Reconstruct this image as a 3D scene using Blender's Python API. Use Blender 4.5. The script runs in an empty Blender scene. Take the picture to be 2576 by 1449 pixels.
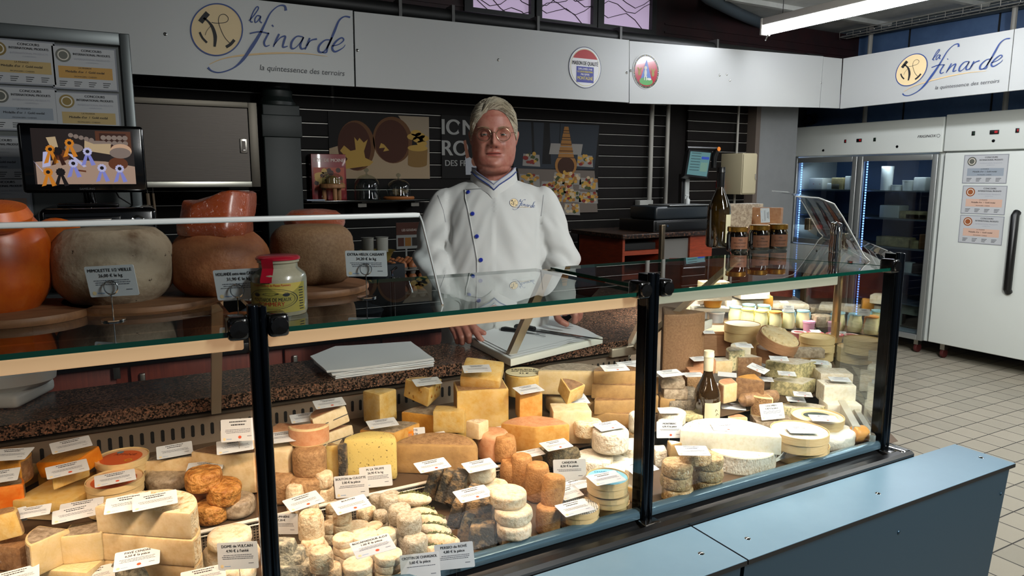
import bpy, bmesh, math, random
from math import sin, cos, pi, radians as R, sqrt, atan2, exp
from mathutils import Vector as V, Matrix as MX, noise as NZ, Euler
sc = bpy.context.scene
COL = sc.collection
# ---------------------------------------------------------------- camera
IW, IH, FPX, EYE = 2576.0, 1449.0, 1780.0, 1.58
CR = (0.87543823, -0.48331833, 0.00336054)      # camera right, up and forward in world axes
CU = (0.07630952, 0.13455542, 0.98839499)
CF = (0.47726801, 0.86502232, -0.15186856)
cam = bpy.data.cameras.new('camera'); cam.sensor_width = 36; cam.lens = FPX/IW*36
cam.clip_start = .05; cam.clip_end = 60
co = bpy.data.objects.new('camera', cam); COL.objects.link(co); sc.camera = co
co.matrix_world = MX(((CR[0], CU[0], -CF[0], 0), (CR[1], CU[1], -CF[1], 0), (CR[2], CU[2], -CF[2], EYE), (0, 0, 0, 1)))
# ---------------------------------------------------------------- render look
sc.view_settings.view_transform = 'Standard'; sc.view_settings.look = 'None'
sc.view_settings.gamma = 1; sc.view_settings.use_curve_mapping = False
sc.view_settings.exposure = 0.0
try:
    sc.cycles.use_denoising = True; sc.cycles.denoiser = 'OPENIMAGEDENOISE'
except Exception: pass
sc.cycles.max_bounces = 7; sc.cycles.diffuse_bounces = 3; sc.cycles.glossy_bounces = 4
sc.cycles.transmission_bounces = 4; sc.cycles.transparent_max_bounces = 24
sc.cycles.caustics_reflective = False; sc.cycles.caustics_refractive = False
sc.cycles.sample_clamp_indirect = 6
# ---------------------------------------------------------------- world: dim grey daylight of the hall
w = bpy.data.worlds.new('hall'); sc.world = w; w.use_nodes = True
w.node_tree.nodes['Background'].inputs[0].default_value = (.60, .68, .80, 1)
w.node_tree.nodes['Background'].inputs[1].default_value = .10
# ---------------------------------------------------------------- lights
def area(name, loc, aim, sx, sy, power, col=(1, 1, 1), spread=180):
    l = bpy.data.lights.new(name, 'AREA'); l.shape = 'RECTANGLE'; l.size = sx; l.size_y = sy
    l.energy = power; l.color = col; l.spread = R(spread)
    o = bpy.data.objects.new(name, l); COL.objects.link(o); o.location = loc
    d = V(aim)-V(loc); o.rotation_euler = d.to_track_quat('-Z', 'Y').to_euler(); return o
def strip(name, x0, x1, y, z, aimdy, power, col, wd=.03):
    l = bpy.data.lights.new(name, 'AREA'); l.shape = 'RECTANGLE'; l.size = x1-x0; l.size_y = wd
    l.energy = power; l.color = col; l.spread = R(130)
    o = bpy.data.objects.new(name, l); COL.objects.link(o); o.location = ((x0+x1)/2, y, z)
    o.rotation_euler = (math.atan(aimdy), 0, 0); return o
WARM = (1, .715, .515); WARM2 = (1, .87, .77); COOL = (.98, 1, .97)
strip('case_lamp', -.72, .12, 1.175, 1.325, .30, 4.2, WARM)
strip('case_lamp', .20, .92, 1.175, 1.325, .30, 3.6, WARM)
strip('case_lamp', .99, 1.72, 1.175, 1.325, .35, 5.2, WARM2)
strip('case_lamp', 1.75, 2.5, 2.05, 1.33, .1, 11, (1, .93, .80), .06)
# unseen overhead fill lights, added to brighten the man, counter and fridges
area('hall_fill', (1.7, -.8, 3.2), (1.5, 1.4, .8), .2, 2.6, 95, COOL, 120)
area('hall_fill', (4.4, .2, 3.2), (4.4, 1.6, .0), .2, 3.0, 68, COOL, 130)
area('hall_fill', (-2.2, 1.0, 3.1), (0, 3.5, 1.2), .2, 2.4, 4, COOL)
area('hall_fill', (6.2, 1.6, 3.2), (6.2, 1.6, 0), .2, 2.6, 90, COOL)
area('hall_fill', (3.2, 1.0, 3.2), (6.3, 3.6, 1.3), .2, 2.4, 60, COOL, 110)

# ---------------------------------------------------------------- placing helpers
def ray(px, py):
    a, b = (px-1288)/FPX, (724.5-py)/FPX
    return V([CR[i]*a+CU[i]*b+CF[i] for i in range(3)])
def Z(px, py, z): d = ray(px, py); return d*((z-EYE)/d.z)+V((0, 0, EYE))
def Y(px, py, y): d = ray(px, py); return d*(y/d.y)+V((0, 0, EYE))
def X(px, py, x): d = ray(px, py); return d*(x/d.x)+V((0, 0, EYE))
def depth(p): return (V(p)-V((0, 0, EYE))).dot(V(CF))
SCR = math.degrees(atan2(CR[1], CR[0]))           # world yaw of the picture's right

# ---------------------------------------------------------------- materials
def hx(s):
    s = s.lstrip('#'); v = [int(s[i:i+2], 16)/255 for i in (0, 2, 4)]
    return tuple(((c+.055)/1.055)**2.4 if c > .04045 else c/12.92 for c in v)+(1,)
MATS = {}
def mat(name, col, rough=.5, metal=0, n=None, bump=None, coat=0, emit=None, spec=None, wrap=0, stretch=None, sss=0, n2=None):
    """n=(colour, scale, lo, hi) mixes a second colour by noise; bump=(strength, scale, metres)"""
    if name in MATS: return MATS[name]
    m = bpy.data.materials.new(name); m.use_nodes = True; MATS[name] = m
    N = m.node_tree.nodes; L = m.node_tree.links; b = N['Principled BSDF']
    b.inputs['Base Color'].default_value = hx(col); b.inputs['Roughness'].default_value = rough
    b.inputs['Metallic'].default_value = metal
    if spec is not None: b.inputs['Specular IOR Level'].default_value = spec
    if coat: b.inputs['Coat Weight'].default_value = coat; b.inputs['Coat Roughness'].default_value = .06
    if sss:
        b.inputs['Subsurface Weight'].default_value = sss; b.inputs['Subsurface Radius'].default_value = (1, .5, .25)
        b.inputs['Subsurface Scale'].default_value = .008
    if emit: b.inputs['Emission Color'].default_value = hx(emit[0]); b.inputs['Emission Strength'].default_value = emit[1]
    if n or bump or wrap:
        tc = N.new('ShaderNodeTexCoord'); oi = N.new('ShaderNodeObjectInfo')
        ad = N.new('ShaderNodeVectorMath'); ad.operation = 'MULTIPLY_ADD'
        L.new(tc.outputs['Object'], ad.inputs[0]); ad.inputs[1].default_value = stretch or (1, 1, 1)
        L.new(oi.outputs['Random'], ad.inputs[2]); vec = ad.outputs[0]
    prev = None
    for k in (n, n2):
        if not k: continue
        t = N.new('ShaderNodeTexNoise'); t.inputs['Scale'].default_value = k[1]; t.inputs['Detail'].default_value = 6
        t.inputs['Roughness'].default_value = .65; L.new(vec, t.inputs['Vector'])
        r = N.new('ShaderNodeMapRange'); r.inputs[1].default_value = k[2]; r.inputs[2].default_value = k[3]
        L.new(t.outputs['Fac'], r.inputs[0])
        x = N.new('ShaderNodeMix'); x.data_type = 'RGBA'; L.new(r.outputs[0], x.inputs[0])
        if prev: L.new(prev, x.inputs[6])
        else: x.inputs[6].default_value = hx(col)
        x.inputs[7].default_value = hx(k[0]); prev = x.outputs[2]
        L.new(prev, b.inputs['Base Color'])
    if bump:
        t = N.new('ShaderNodeTexNoise'); t.inputs['Scale'].default_value = bump[1]; t.inputs['Detail'].default_value = 5
        L.new(vec, t.inputs['Vector']); u = N.new('ShaderNodeBump'); u.inputs['Strength'].default_value = bump[0]
        u.inputs['Distance'].default_value = bump[2]; L.new(t.outputs['Fac'], u.inputs['Height']); L.new(u.outputs[0], b.inputs['Normal'])
    if wrap:                                      # tight cling film: a clear coat with its own creases
        b.inputs['Coat Weight'].default_value = wrap; b.inputs['Coat Roughness'].default_value = .12
        t = N.new('ShaderNodeTexNoise'); t.inputs['Scale'].default_value = 70; t.inputs['Detail'].default_value = 3
        t.inputs['Distortion'].default_value = 2.5; L.new(vec, t.inputs['Vector'])
        u = N.new('ShaderNodeBump'); u.inputs['Strength'].default_value = 1; u.inputs['Distance'].default_value = .012
        L.new(t.outputs['Fac'], u.inputs['Height']); L.new(u.outputs[0], b.inputs['Coat Normal'])
    return m
def glass(name, tint='#dfeee8', refl=1.0, rough=0.0, base=0.0, two=1.0):
    if name in MATS: return MATS[name]
    m = bpy.data.materials.new(name); m.use_nodes = True; MATS[name] = m
    N = m.node_tree.nodes; L = m.node_tree.links; N.clear()
    o = N.new('ShaderNodeOutputMaterial'); t = N.new('ShaderNodeBsdfTransparent'); t.inputs[0].default_value = hx(tint)
    g = N.new('ShaderNodeBsdfGlossy'); g.inputs['Roughness'].default_value = rough; g.inputs[0].default_value = (refl, refl, refl, 1)
    f = N.new('ShaderNodeFresnel'); f.inputs[0].default_value = 1.5
    x = N.new('ShaderNodeMixShader'); a = N.new('ShaderNodeMath'); a.operation = 'ADD'; a.inputs[1].default_value = base
    ge = N.new('ShaderNodeNewGeometry'); mu = N.new('ShaderNodeMath'); mu.operation = 'SUBTRACT'; mu.inputs[0].default_value = 1
    L.new(ge.outputs['Backfacing'], mu.inputs[1]); m2 = N.new('ShaderNodeMath'); m2.operation = 'MULTIPLY'; m3 = N.new('ShaderNodeMath'); m3.operation = 'MULTIPLY'; m3.inputs[1].default_value = two
    L.new(f.outputs[0], m2.inputs[0]); L.new(mu.outputs[0], m2.inputs[1]); L.new(m2.outputs[0], m3.inputs[0]); L.new(m3.outputs[0], a.inputs[0]); a.use_clamp = True
    L.new(a.outputs[0], x.inputs[0]); L.new(t.outputs[0], x.inputs[1]); L.new(g.outputs[0], x.inputs[2]); L.new(x.outputs[0], o.inputs[0])
    return m

# ---------------------------------------------------------------- mesh builder
class MB:
    def __init__(s): s.v = []; s.f = []; s.m = []; s.k = 0; s.T = MX.Identity(4)
    def add(s, vs, fs, k=None):
        n = len(s.v); s.v += [s.T @ V(p) for p in vs]; s.f += [[i+n for i in f] for f in fs]
        s.m += [s.k if k is None else k]*len(fs); return s
    def box(s, x0, x1, y0, y1, z0, z1, k=None, b=0):
        if b:
            bm = bmesh.new(); bmesh.ops.create_cube(bm, size=1)
            for q in bm.verts: q.co = V(((x0+x1)/2+q.co.x*(x1-x0), (y0+y1)/2+q.co.y*(y1-y0), (z0+z1)/2+q.co.z*(z1-z0)))
            bmesh.ops.bevel(bm, geom=bm.edges[:], offset=min(b, .49*min(x1-x0, y1-y0, z1-z0)), segments=3, affect='EDGES', profile=.5)
            bm.verts.index_update(); s.add([q.co.copy() for q in bm.verts], [[q.index for q in f.verts] for f in bm.faces], k); bm.free(); return s
        vs = [(x, y, z) for z in (z0, z1) for y in (y0, y1) for x in (x0, x1)]
        return s.add(vs, [(0, 2, 3, 1), (4, 5, 7, 6), (0, 1, 5, 4), (2, 6, 7, 3), (0, 4, 6, 2), (1, 3, 7, 5)], k)
    def lathe(s, prof, n=24, k=None, c=(0, 0, 0), sx=1, sy=1, ks=None):
        vs = []; fs = []; P = len(prof)
        for i in range(n):
            a = 2*pi*i/n
            vs += [(c[0]+r*cos(a)*sx, c[1]+r*sin(a)*sy, c[2]+z) for r, z in prof]
        base = len(s.v); s.v += [s.T @ V(p) for p in vs]
        for i in range(n):
            j = (i+1) % n
            for q in range(P-1):
                s.f.append([base+i*P+q, base+j*P+q, base+j*P+q+1, base+i*P+q+1]); s.m.append(ks[q] if ks else (s.k if k is None else k))
        if prof[0][0] > 1e-6: s.f.append([base+i*P for i in range(n)][::-1]); s.m.append(ks[0] if ks else (s.k if k is None else k))
        if prof[-1][0] > 1e-6: s.f.append([base+i*P+P-1 for i in range(n)]); s.m.append(ks[-1] if ks else (s.k if k is None else k))
        return s
    def prism(s, poly, z0, z1, k=None, ks=None, kt=None):
        n = len(poly); vs = [(x, y, z0) for x, y in poly]+[(x, y, z1) for x, y in poly]
        s.add(vs, [list(range(n))[::-1]], k if kt is None else kt); b = len(s.v)-2*n
        s.f.append([b+n+i for i in range(n)]); s.m.append((s.k if k is None else k) if kt is None else kt)
        for i in range(n):
            j = (i+1) % n; s.f.append([b+i, b+j, b+n+j, b+n+i]); s.m.append(ks[i] if ks else (s.k if k is None else k))
        return s
    def tube(s, pts, r, n=8, k=None, closed=False):
        pts = [V(p) for p in pts]; m = len(pts); rr = r if isinstance(r, (list, tuple)) else [r]*m
        vs = []; up = None
        for i, p in enumerate(pts):
            t = (pts[(i+1) % m]-pts[i-1]) if closed else (pts[min(i+1, m-1)]-pts[max(i-1, 0)])
            if t.length < 1e-9: t = V((0, 0, 1))
            t.normalize()
            if up is None: up = t.orthogonal()
            a = (up-t*up.dot(t)); a = a.normalized() if a.length > 1e-6 else t.orthogonal(); up = a; b = t.cross(a)
            vs += [p+(a*cos(2*pi*q/n)+b*sin(2*pi*q/n))*rr[i] for q in range(n)]
        fs = [[i*n+q, i*n+(q+1) % n, ((i+1) % m)*n+(q+1) % n, ((i+1) % m)*n+q] for i in range(m if closed else m-1) for q in range(n)]
        if not closed: fs += [list(range(n))[::-1], [(m-1)*n+q for q in range(n)]]
        return s.add(vs, fs, k)
    def quad(s, a, b, c, d, k=None): return s.add([a, b, c, d], [(0, 1, 2, 3)], k)
    def ell(s, c, r, n=16, k=None, m=None):
        pr = [(sin(pi*i/n), -cos(pi*i/n)) for i in range(n+1)]; vs = []; fs = []
        q = 2*n; T = m or MX.Identity(3)
        vs = [T @ V((0, 0, -r[2]))+V(c)]
        for i in range(1, n): vs += [T @ V((r[0]*pr[i][0]*cos(2*pi*j/q), r[1]*pr[i][0]*sin(2*pi*j/q), r[2]*pr[i][1]))+V(c) for j in range(q)]
        vs.append(T @ V((0, 0, r[2]))+V(c)); e = len(vs)-1
        fs = [(0, 1+(j+1) % q, 1+j) for j in range(q)]
        for i in range(n-2): fs += [(1+i*q+j, 1+i*q+(j+1) % q, 1+(i+1)*q+(j+1) % q, 1+(i+1)*q+j) for j in range(q)]
        fs += [(e, 1+(n-2)*q+j, 1+(n-2)*q+(j+1) % q) for j in range(q)]
        return s.add(vs, fs, k)
    def mesh(s, name, mats, ang=38):
        me = bpy.data.meshes.new(name); me.from_pydata([tuple(p) for p in s.v], [], s.f)
        for m in (mats if isinstance(mats, (list, tuple)) else [mats]): me.materials.append(m)
        me.polygons.foreach_set('material_index', s.m); me.polygons.foreach_set('use_smooth', [True]*len(s.f))
        me.update(); me.set_sharp_from_angle(angle=R(ang)); return me
    def obj(s, name, mats, parent=None, loc=None, rot=None, ang=38):
        return link(name, s.mesh(name, mats, ang), parent, loc, rot)
def link(name, me, parent=None, loc=None, rot=None):
    o = bpy.data.objects.new(name, me); COL.objects.link(o)
    if parent: o.parent = parent
    if loc is not None: o.location = loc
    if rot is not None: o.rotation_euler = rot
    return o
def tag(o, label=None, cat=None, group=None, kind=None):
    if label: o['label'] = label
    if cat: o['category'] = cat
    if group: o['group'] = group
    if kind: o['kind'] = kind
    return o
def empty(name, loc, rot=(0, 0, 0), label=None, cat=None, group=None):
    o = bpy.data.objects.new(name, None); COL.objects.link(o); o.location = loc; o.rotation_euler = rot
    o.empty_display_size = .02; return tag(o, label, cat, group)
def struct(o): o['kind'] = 'structure'; return o
def copy_tree(o, loc=None, rot=None, parent=None):
    c = o.copy(); COL.objects.link(c)
    if parent: c.parent = parent
    if loc is not None: c.location = loc
    if rot is not None: c.rotation_euler = rot
    for ch in list(o.children): copy_tree(ch, parent=c)
    return c
_tc = {}
def textmesh(s, size, shear=0):
    """(verts, faces, width) of a line of writing, lying in x/z, centred"""
    key = (s, shear)
    if key not in _tc:
        c = bpy.data.curves.new('t', 'FONT'); c.body = s; c.size = 1; c.align_x = 'CENTER'; c.align_y = 'CENTER'; c.resolution_u = 8 if len(s) < 4 else 3; c.shear = shear
        o = bpy.data.objects.new('t', c); COL.objects.link(o)
        me = bpy.data.meshes.new_from_object(o.evaluated_get(bpy.context.evaluated_depsgraph_get()))
        _tc[key] = ([tuple(q.co) for q in me.vertices], [list(p.vertices) for p in me.polygons])
        bpy.data.objects.remove(o); bpy.data.curves.remove(c); bpy.data.meshes.remove(me)
    vs, fs = _tc[key]; return [(x*size, 0, y*size) for x, y, z in vs], fs
def write(mb, s, x, y, z, size, k, sx=1, bold=0, shear=0):
    """writing on the -y side of a sheet, baseline along +x"""
    vs, fs = textmesh(s, size, shear)
    for i, d in enumerate((0,) if not bold else (-bold, 0, bold)):
        mb.add([(x+p[0]*sx+d, y-.00012*i, z+p[2]) for p in vs], fs, k)
def stroke(mb, pts, wd, k, y=0, T=lambda p: p):
    """a flat pen stroke through 2-D points (x, z), widths per point; smoothed by Catmull-Rom"""
    P = [V((p[0], p[1])) for p in pts]; W = list(wd) if isinstance(wd, (list, tuple)) else [wd]*len(P); Q = []; U = []
    if len(W) < len(P): W = [W[min(len(W)-1, int(i/(len(P)-1)*(len(W)-1)+.5))] for i in range(len(P))]
    for i in range(len(P)-1):
        a, b, c, d = P[max(i-1, 0)], P[i], P[i+1], P[min(i+2, len(P)-1)]
        for t in [j/6 for j in range(6)]:
            Q.append(.5*((2*b)+(c-a)*t+(2*a-5*b+4*c-d)*t*t+(3*b-a-3*c+d)*t**3)); U.append(W[i]*(1-t)+W[i+1]*t)
    Q.append(P[-1]); U.append(W[-1]); vs = []
    for i, q in enumerate(Q):
        t = Q[min(i+1, len(Q)-1)]-Q[max(i-1, 0)]; t = t.normalized() if t.length > 1e-9 else V((1, 0)); n = V((-t.y, t.x))*U[i]/2
        for e in (q+n, q-n):
            e = T(e); vs.append((e[0], y, e[1]))
    mb.add(vs, [(2*i, 2*i+1, 2*i+3, 2*i+2) for i in range(len(Q)-1)], k)
def disc(mb, cx, cz, r, k, y=0, rz=None, n=32):
    mb.add([(cx+r*cos(2*pi*i/n), y, cz+(rz or r)*sin(2*pi*i/n)) for i in range(n)], [list(range(n))], k)
def ringf(mb, cx, cz, r0, r1, k, y=0, n=36, f=1):
    vs = [(cx+r*cos(2*pi*i/n), y, cz+r*f*sin(2*pi*i/n)) for i in range(n) for r in (r0, r1)]
    mb.add(vs, [(2*i, 2*i+1, (2*i+3) % (2*n), (2*i+2) % (2*n)) for i in range(n)], k)
def sheet(mb, x0, x1, z0, z1, y, k): mb.add([(x0, y, z0), (x1, y, z0), (x1, y, z1), (x0, y, z1)], [(0, 1, 2, 3)], k)
def poly(mb, pts, y, k): mb.add([(p[0], y, p[1]) for p in pts], [list(range(len(pts)))], k)
# common materials
white = mat('white_lacquer', '#e4e6e2', .35); blk = mat('black_plastic', '#0b0b0c', .35); blkm = mat('black_matte', '#060606', .8)
steel = mat('brushed_steel', '#a9a49c', .28, .95, bump=(.15, 30, .002), stretch=(1, 1, 12)); chrome = mat('chrome', '#dadada', .08, 1)
darkst = mat('dark_chrome', '#3a3c40', .12, 1); ink = mat('ink', '#15151a', .6); paper = mat('paper_white', '#eef0f2', .5)
wood = mat('board_wood', '#a8784e', .6, n=('#7b5230', 22, .4, .7), stretch=(1, 8, 1)); redwood = mat('red_brown_laminate', '#7e301c', .45, n=('#612012', 9, .35, .7), stretch=(9, 9, .6))
orange = mat('orange_dot', '#d2522c', .6); gold = mat('gold_foil', '#b8893c', .25, .9); redm = mat('red_print', '#b3141d', .45); blue = mat('logo_blue', '#1c3f86', .5); sand = mat('logo_sand', '#ecd2a0', .5)
# ================================================================ THE HALL
def floor_mat():
    m = bpy.data.materials.new('floor_tiles'); m.use_nodes = True; N = m.node_tree.nodes; L = m.node_tree.links; b = N['Principled BSDF']
    g = N.new('ShaderNodeNewGeometry'); mp = N.new('ShaderNodeMapping'); mp.inputs['Location'].default_value = (-4.5-16.8, -2.255-15.8, 0)
    L.new(g.outputs['Position'], mp.inputs[0]); t = N.new('ShaderNodeTexBrick'); t.offset = 0; t.squash = 1
    t.inputs['Scale'].default_value = 1; t.inputs['Brick Width'].default_value = .168; t.inputs['Row Height'].default_value = .158
    t.inputs['Mortar Size'].default_value = .0035; t.inputs['Mortar Smooth'].default_value = .1; t.inputs['Bias'].default_value = -.3
    t.inputs['Color1'].default_value = hx('#a39b8b'); t.inputs['Color2'].default_value = hx('#948e80'); t.inputs['Mortar'].default_value = hx('#2c2824')
    L.new(mp.outputs[0], t.inputs[0]); n = N.new('ShaderNodeTexNoise'); n.inputs['Scale'].default_value = 2.2; L.new(g.outputs['Position'], n.inputs[0])
    x = N.new('ShaderNodeMix'); x.data_type = 'RGBA'; x.blend_type = 'MULTIPLY'; x.inputs[0].default_value = .35
    L.new(t.outputs[0], x.inputs[6]); L.new(n.outputs[1], x.inputs[7]); L.new(t.outputs[0], b.inputs['Base Color']); b.inputs['Roughness'].default_value = .42
    return m
struct(MB().box(-4.5, 7.0, -3.5, 6.2, -.08, 0).obj('floor', floor_mat()))
slatc = mat('slat_dark', '#0f0b0a', .6, n=('#0a0706', 4, .4, .6), spec=.15); groove = mat('groove_metal', '#a5a19b', .4, .5); maroon = mat('maroon_boards', '#2a0b0e', .65, n=('#17070a', 5, .35, .65))
dark = mat('dark_void', '#0a0908', .85); greyp = mat('grey_paint', '#6f7172', .6, n=('#6a6c6d', 6, .4, .65)); bluew = mat('blue_panel', '#4a6489', .55, n=('#3f587c', 3, .4, .6))
# slatted back wall: boards with a metal lip in every joint, one mesh
mb = MB(); P0 = .0855
for k in range(31):
    z = .06+k*P0
    mb.box(-1.2, 4.12, 4.70, 4.76, z, z+P0-.012, 0); mb.box(-1.2, 4.12, 4.715, 4.76, z+P0-.012, z+P0, 0)
    mb.box(-1.2, 4.12, 4.702, 4.716, z+P0-.0105, z+P0-.0065, 1)
for k in range(31):                                # the right bay, a little behind the pipes
    z = .03+k*P0
    mb.box(4.34, 5.10, 4.70, 4.76, z, z+P0-.012, 0); mb.box(4.34, 5.10, 4.715, 4.76, z+P0-.012, z+P0, 0)
    mb.box(4.34, 5.10, 4.702, 4.716, z+P0-.0105, z+P0-.0065, 1)
mb.box(4.12, 4.34, 4.73, 4.78, 0, 2.72, 0)
struct(mb.obj('wall_back', [slatc, groove]))
mb = MB(); mb.box(-2, 2.42, 5.0, 5.1, 2.5, 3.4, 0); mb.box(4.20, 7.0, 5.0, 5.1, 2.5, 3.06, 0); mb.box(4.2, 5.4, 5.0, 5.1, 3.06, 3.4, 0); mb.box(2.42, 4.2, 5.0, 5.1, 2.5, 2.83, 0); mb.box(-2, 7, 4.76, 5.0, 2.45, 2.5, 0)
for k in range(12): mb.box(-2, 2.42, 4.99, 5.0, 2.56+k*.07, 2.575+k*.07, 0); mb.box(4.3, 6.9, 4.99, 5.0, 2.56+k*.07, 2.575+k*.07, 0) if k < 6 else None
struct(mb.obj('trim_1', maroon))
struct(MB().box(-4.5, -4.4, -3.5, 6.2, 0, 3.4).obj('wall_left', greyp))
mb = MB(); mb.box(6.95, 7.05, -3.5, 6.2, 0, 3.4, 0)
for q in (5.6, 4.44, 3.62, 2.6, 1.4): mb.box(6.94, 6.95, q, q+.012, 2.0, 3.4, 1)
struct(mb.obj('wall_right', [bluew, blkm]))
mb = MB(); mb.box(5.3, 7.0, 5.6, 5.7, 0, 3.1); struct(mb.obj('wall_corner', mat('corner_wall', '#2b2d31', .7)))
ceilm = mat('ceiling_white', '#c6c7c2', .8, n=('#aeafaa', 2, .4, .6))
ca, cb_ = Z(1797, -2, 3.10), Z(1960, 70, 3.10)
mb = MB(); mb.prism([(ca.x, -3.5), (7.0, -3.5), (7.0, 6.2), (cb_.x, 6.2), (cb_.x, cb_.y), (ca.x, ca.y)], 3.10, 3.2, 0)
for k in range(9): yy = 4.55-k*.9; mb.box(ca.x+.04 if yy < ca.y-.06 else ca.x+.04+(yy+.06-ca.y)/(cb_.y-ca.y)*(cb_.x-ca.x), 7.0, yy, yy+.05, 3.06, 3.10, 0)
struct(mb.obj('ceiling', ceilm))
struct(MB().box(-4.5, 7.0, -3.5, 6.2, 3.4, 3.5).obj('ceiling', mat('ceiling_dark', '#4a4a4a', .8)))
# high windows with climbing stems outside
pane = mat('frosted_pane', '#b9a6c4', .4, emit=('#b7a3bf', .62)); frame = mat('window_frame_black', '#0c0d0d', .5)
stem = mat('vine_stem', '#3d3340', .9)
random.seed(4)
for i, (a, b) in enumerate(((1190, 1335), (1363, 1491), (1519, 1639))):
    x0 = Y(a, 30, 5.0).x; x1 = Y(b, 50, 5.0).x; z0 = Y(a, (17, 45, 60)[i]-3, 5.0).z-.02
    e = MB(); e.box(x0-.07, x0, 4.97, 5.06, z0-.05, 3.40, 0); e.box(x1, x1+.05, 4.97, 5.06, z0-.05, 3.40, 0); e.box(x0, x1, 4.97, 5.06, z0-.05, z0, 0)
    f = struct(e.obj('window_%d' % (i+1), frame)); sheet_ = MB(); sheet_.box(x0, x1, 5.01, 5.02, z0, 3.40); sheet_.obj('pane', pane, f)
    v = MB()
    for q in range(7):
        z = z0+.03+random.random()*.5; p = [(x0-.03+(x1-x0+.06)*t/6, 5.004, z+.05*sin(t*1.3+q*2)-.02*t*(1 if q % 2 else -.4)) for t in range(7)]
        v.tube([(px_, py_, pz_) for px_, py_, pz_ in p], .0035, 4)
    v.obj('climbing_stem', stem, f)
# black duct along the header and its brackets
mb = MB(); mb.tube([(-1.5, 4.42, 2.62), (5.45, 4.42, 2.62)], .05, 14, 0); mb.tube([(5.42, 4.42, 2.62), (5.62, 4.42, 2.62)], .058, 14, 0)
for x in (1.62, 1.98, 2.62, 3.33, 4.3): mb.box(x, x+.02, 4.36, 4.46, 2.56, 2.685, 1)
tag(mb.obj('cable_duct', [mat('duct_black', '#131414', .5), mat('duct_clip', '#5b5b5a', .4)]), 'long black round duct running above the white sign boards', 'duct')
for i, (a, zb, l) in enumerate(((Y(1643, 300, 4.66).x, 1.10, 'pale vertical conduit left of the dark corner strip, ending in a white junction box'), (Y(1684, 300, 4.66).x, 1.08, 'pale vertical conduit right of the dark corner strip behind the till'), (Y(1861, 300, 4.66).x, 1.15, 'thin pale conduit rising behind the dark wine bottle'))):
    t = tag(MB().tube([(a, 4.655, zb), (a, 4.655, 2.45)], (.020, .018, .011)[i], 10).obj('conduit', mat('conduit_grey', '#96938c', .5)), l, 'pipe', 'conduits on the slatted wall')

# ================================================================ SIGN BOARDS
signw = mat('sign_white', '#b6b8b7', .46, .10)
def corners(px, yy=4.3): return [(Y(a, b, yy).x, Y(a, b, yy).z) for a, b in px]
def board(c, label, screws=()):
    """c: four corners (x,z) bottom-left, bottom-right, top-right, top-left in the plane y=4.3"""
    mb = MB(); vs = [(x, 4.30, z) for x, z in c]+[(x, 4.325, z) for x, z in c]
    mb.add(vs, [(0, 1, 2, 3), (7, 6, 5, 4), (0, 4, 5, 1), (1, 5, 6, 2), (2, 6, 7, 3), (3, 7, 4, 0)], 0)
    o = tag(mb.obj('sign_board', signw), label, 'sign board')
    for x, z in screws: s = MB(); s.T = MX.Translation((x, 4.298, z)) @ MX.Rotation(pi/2, 4, 'X'); s.lathe([(0, .004), (.006, .003), (.009, 0)], 12); s.obj('screw', chrome, o)
    return o
b1 = board([(-2.6, 2.10)]+corners([(896, 218)])+corners([(891, 27)])+[(-2.6, 2.545)], 'white sign board with the hammer logo and blue script lettering, far left end', [(Y(420, 85, 4.3).x, Y(420, 85, 4.3).z)])
b2 = board(corners([(900, 218), (1586, 260), (1587, 103), (895, 29)]), 'blank white sign board above the man, with a round red and blue quality sticker', corners([(903, 127), (1581, 185), (1258, 152)]))
b3 = board(corners([(1588, 262), (2066, 274), (2076, 145), (1588, 105)]), 'white sign board lit by the lamp, round shepherd sticker at its left end', corners([(1591, 180), (1815, 192), (1833, 190), (1841, 205)]))
b4 = board(corners([(2068, 274), (2117, 276), (2124, 151), (2077, 146)]), 'narrow white filler board in the inner corner of the signs', corners([(2071, 212)]))
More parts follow.
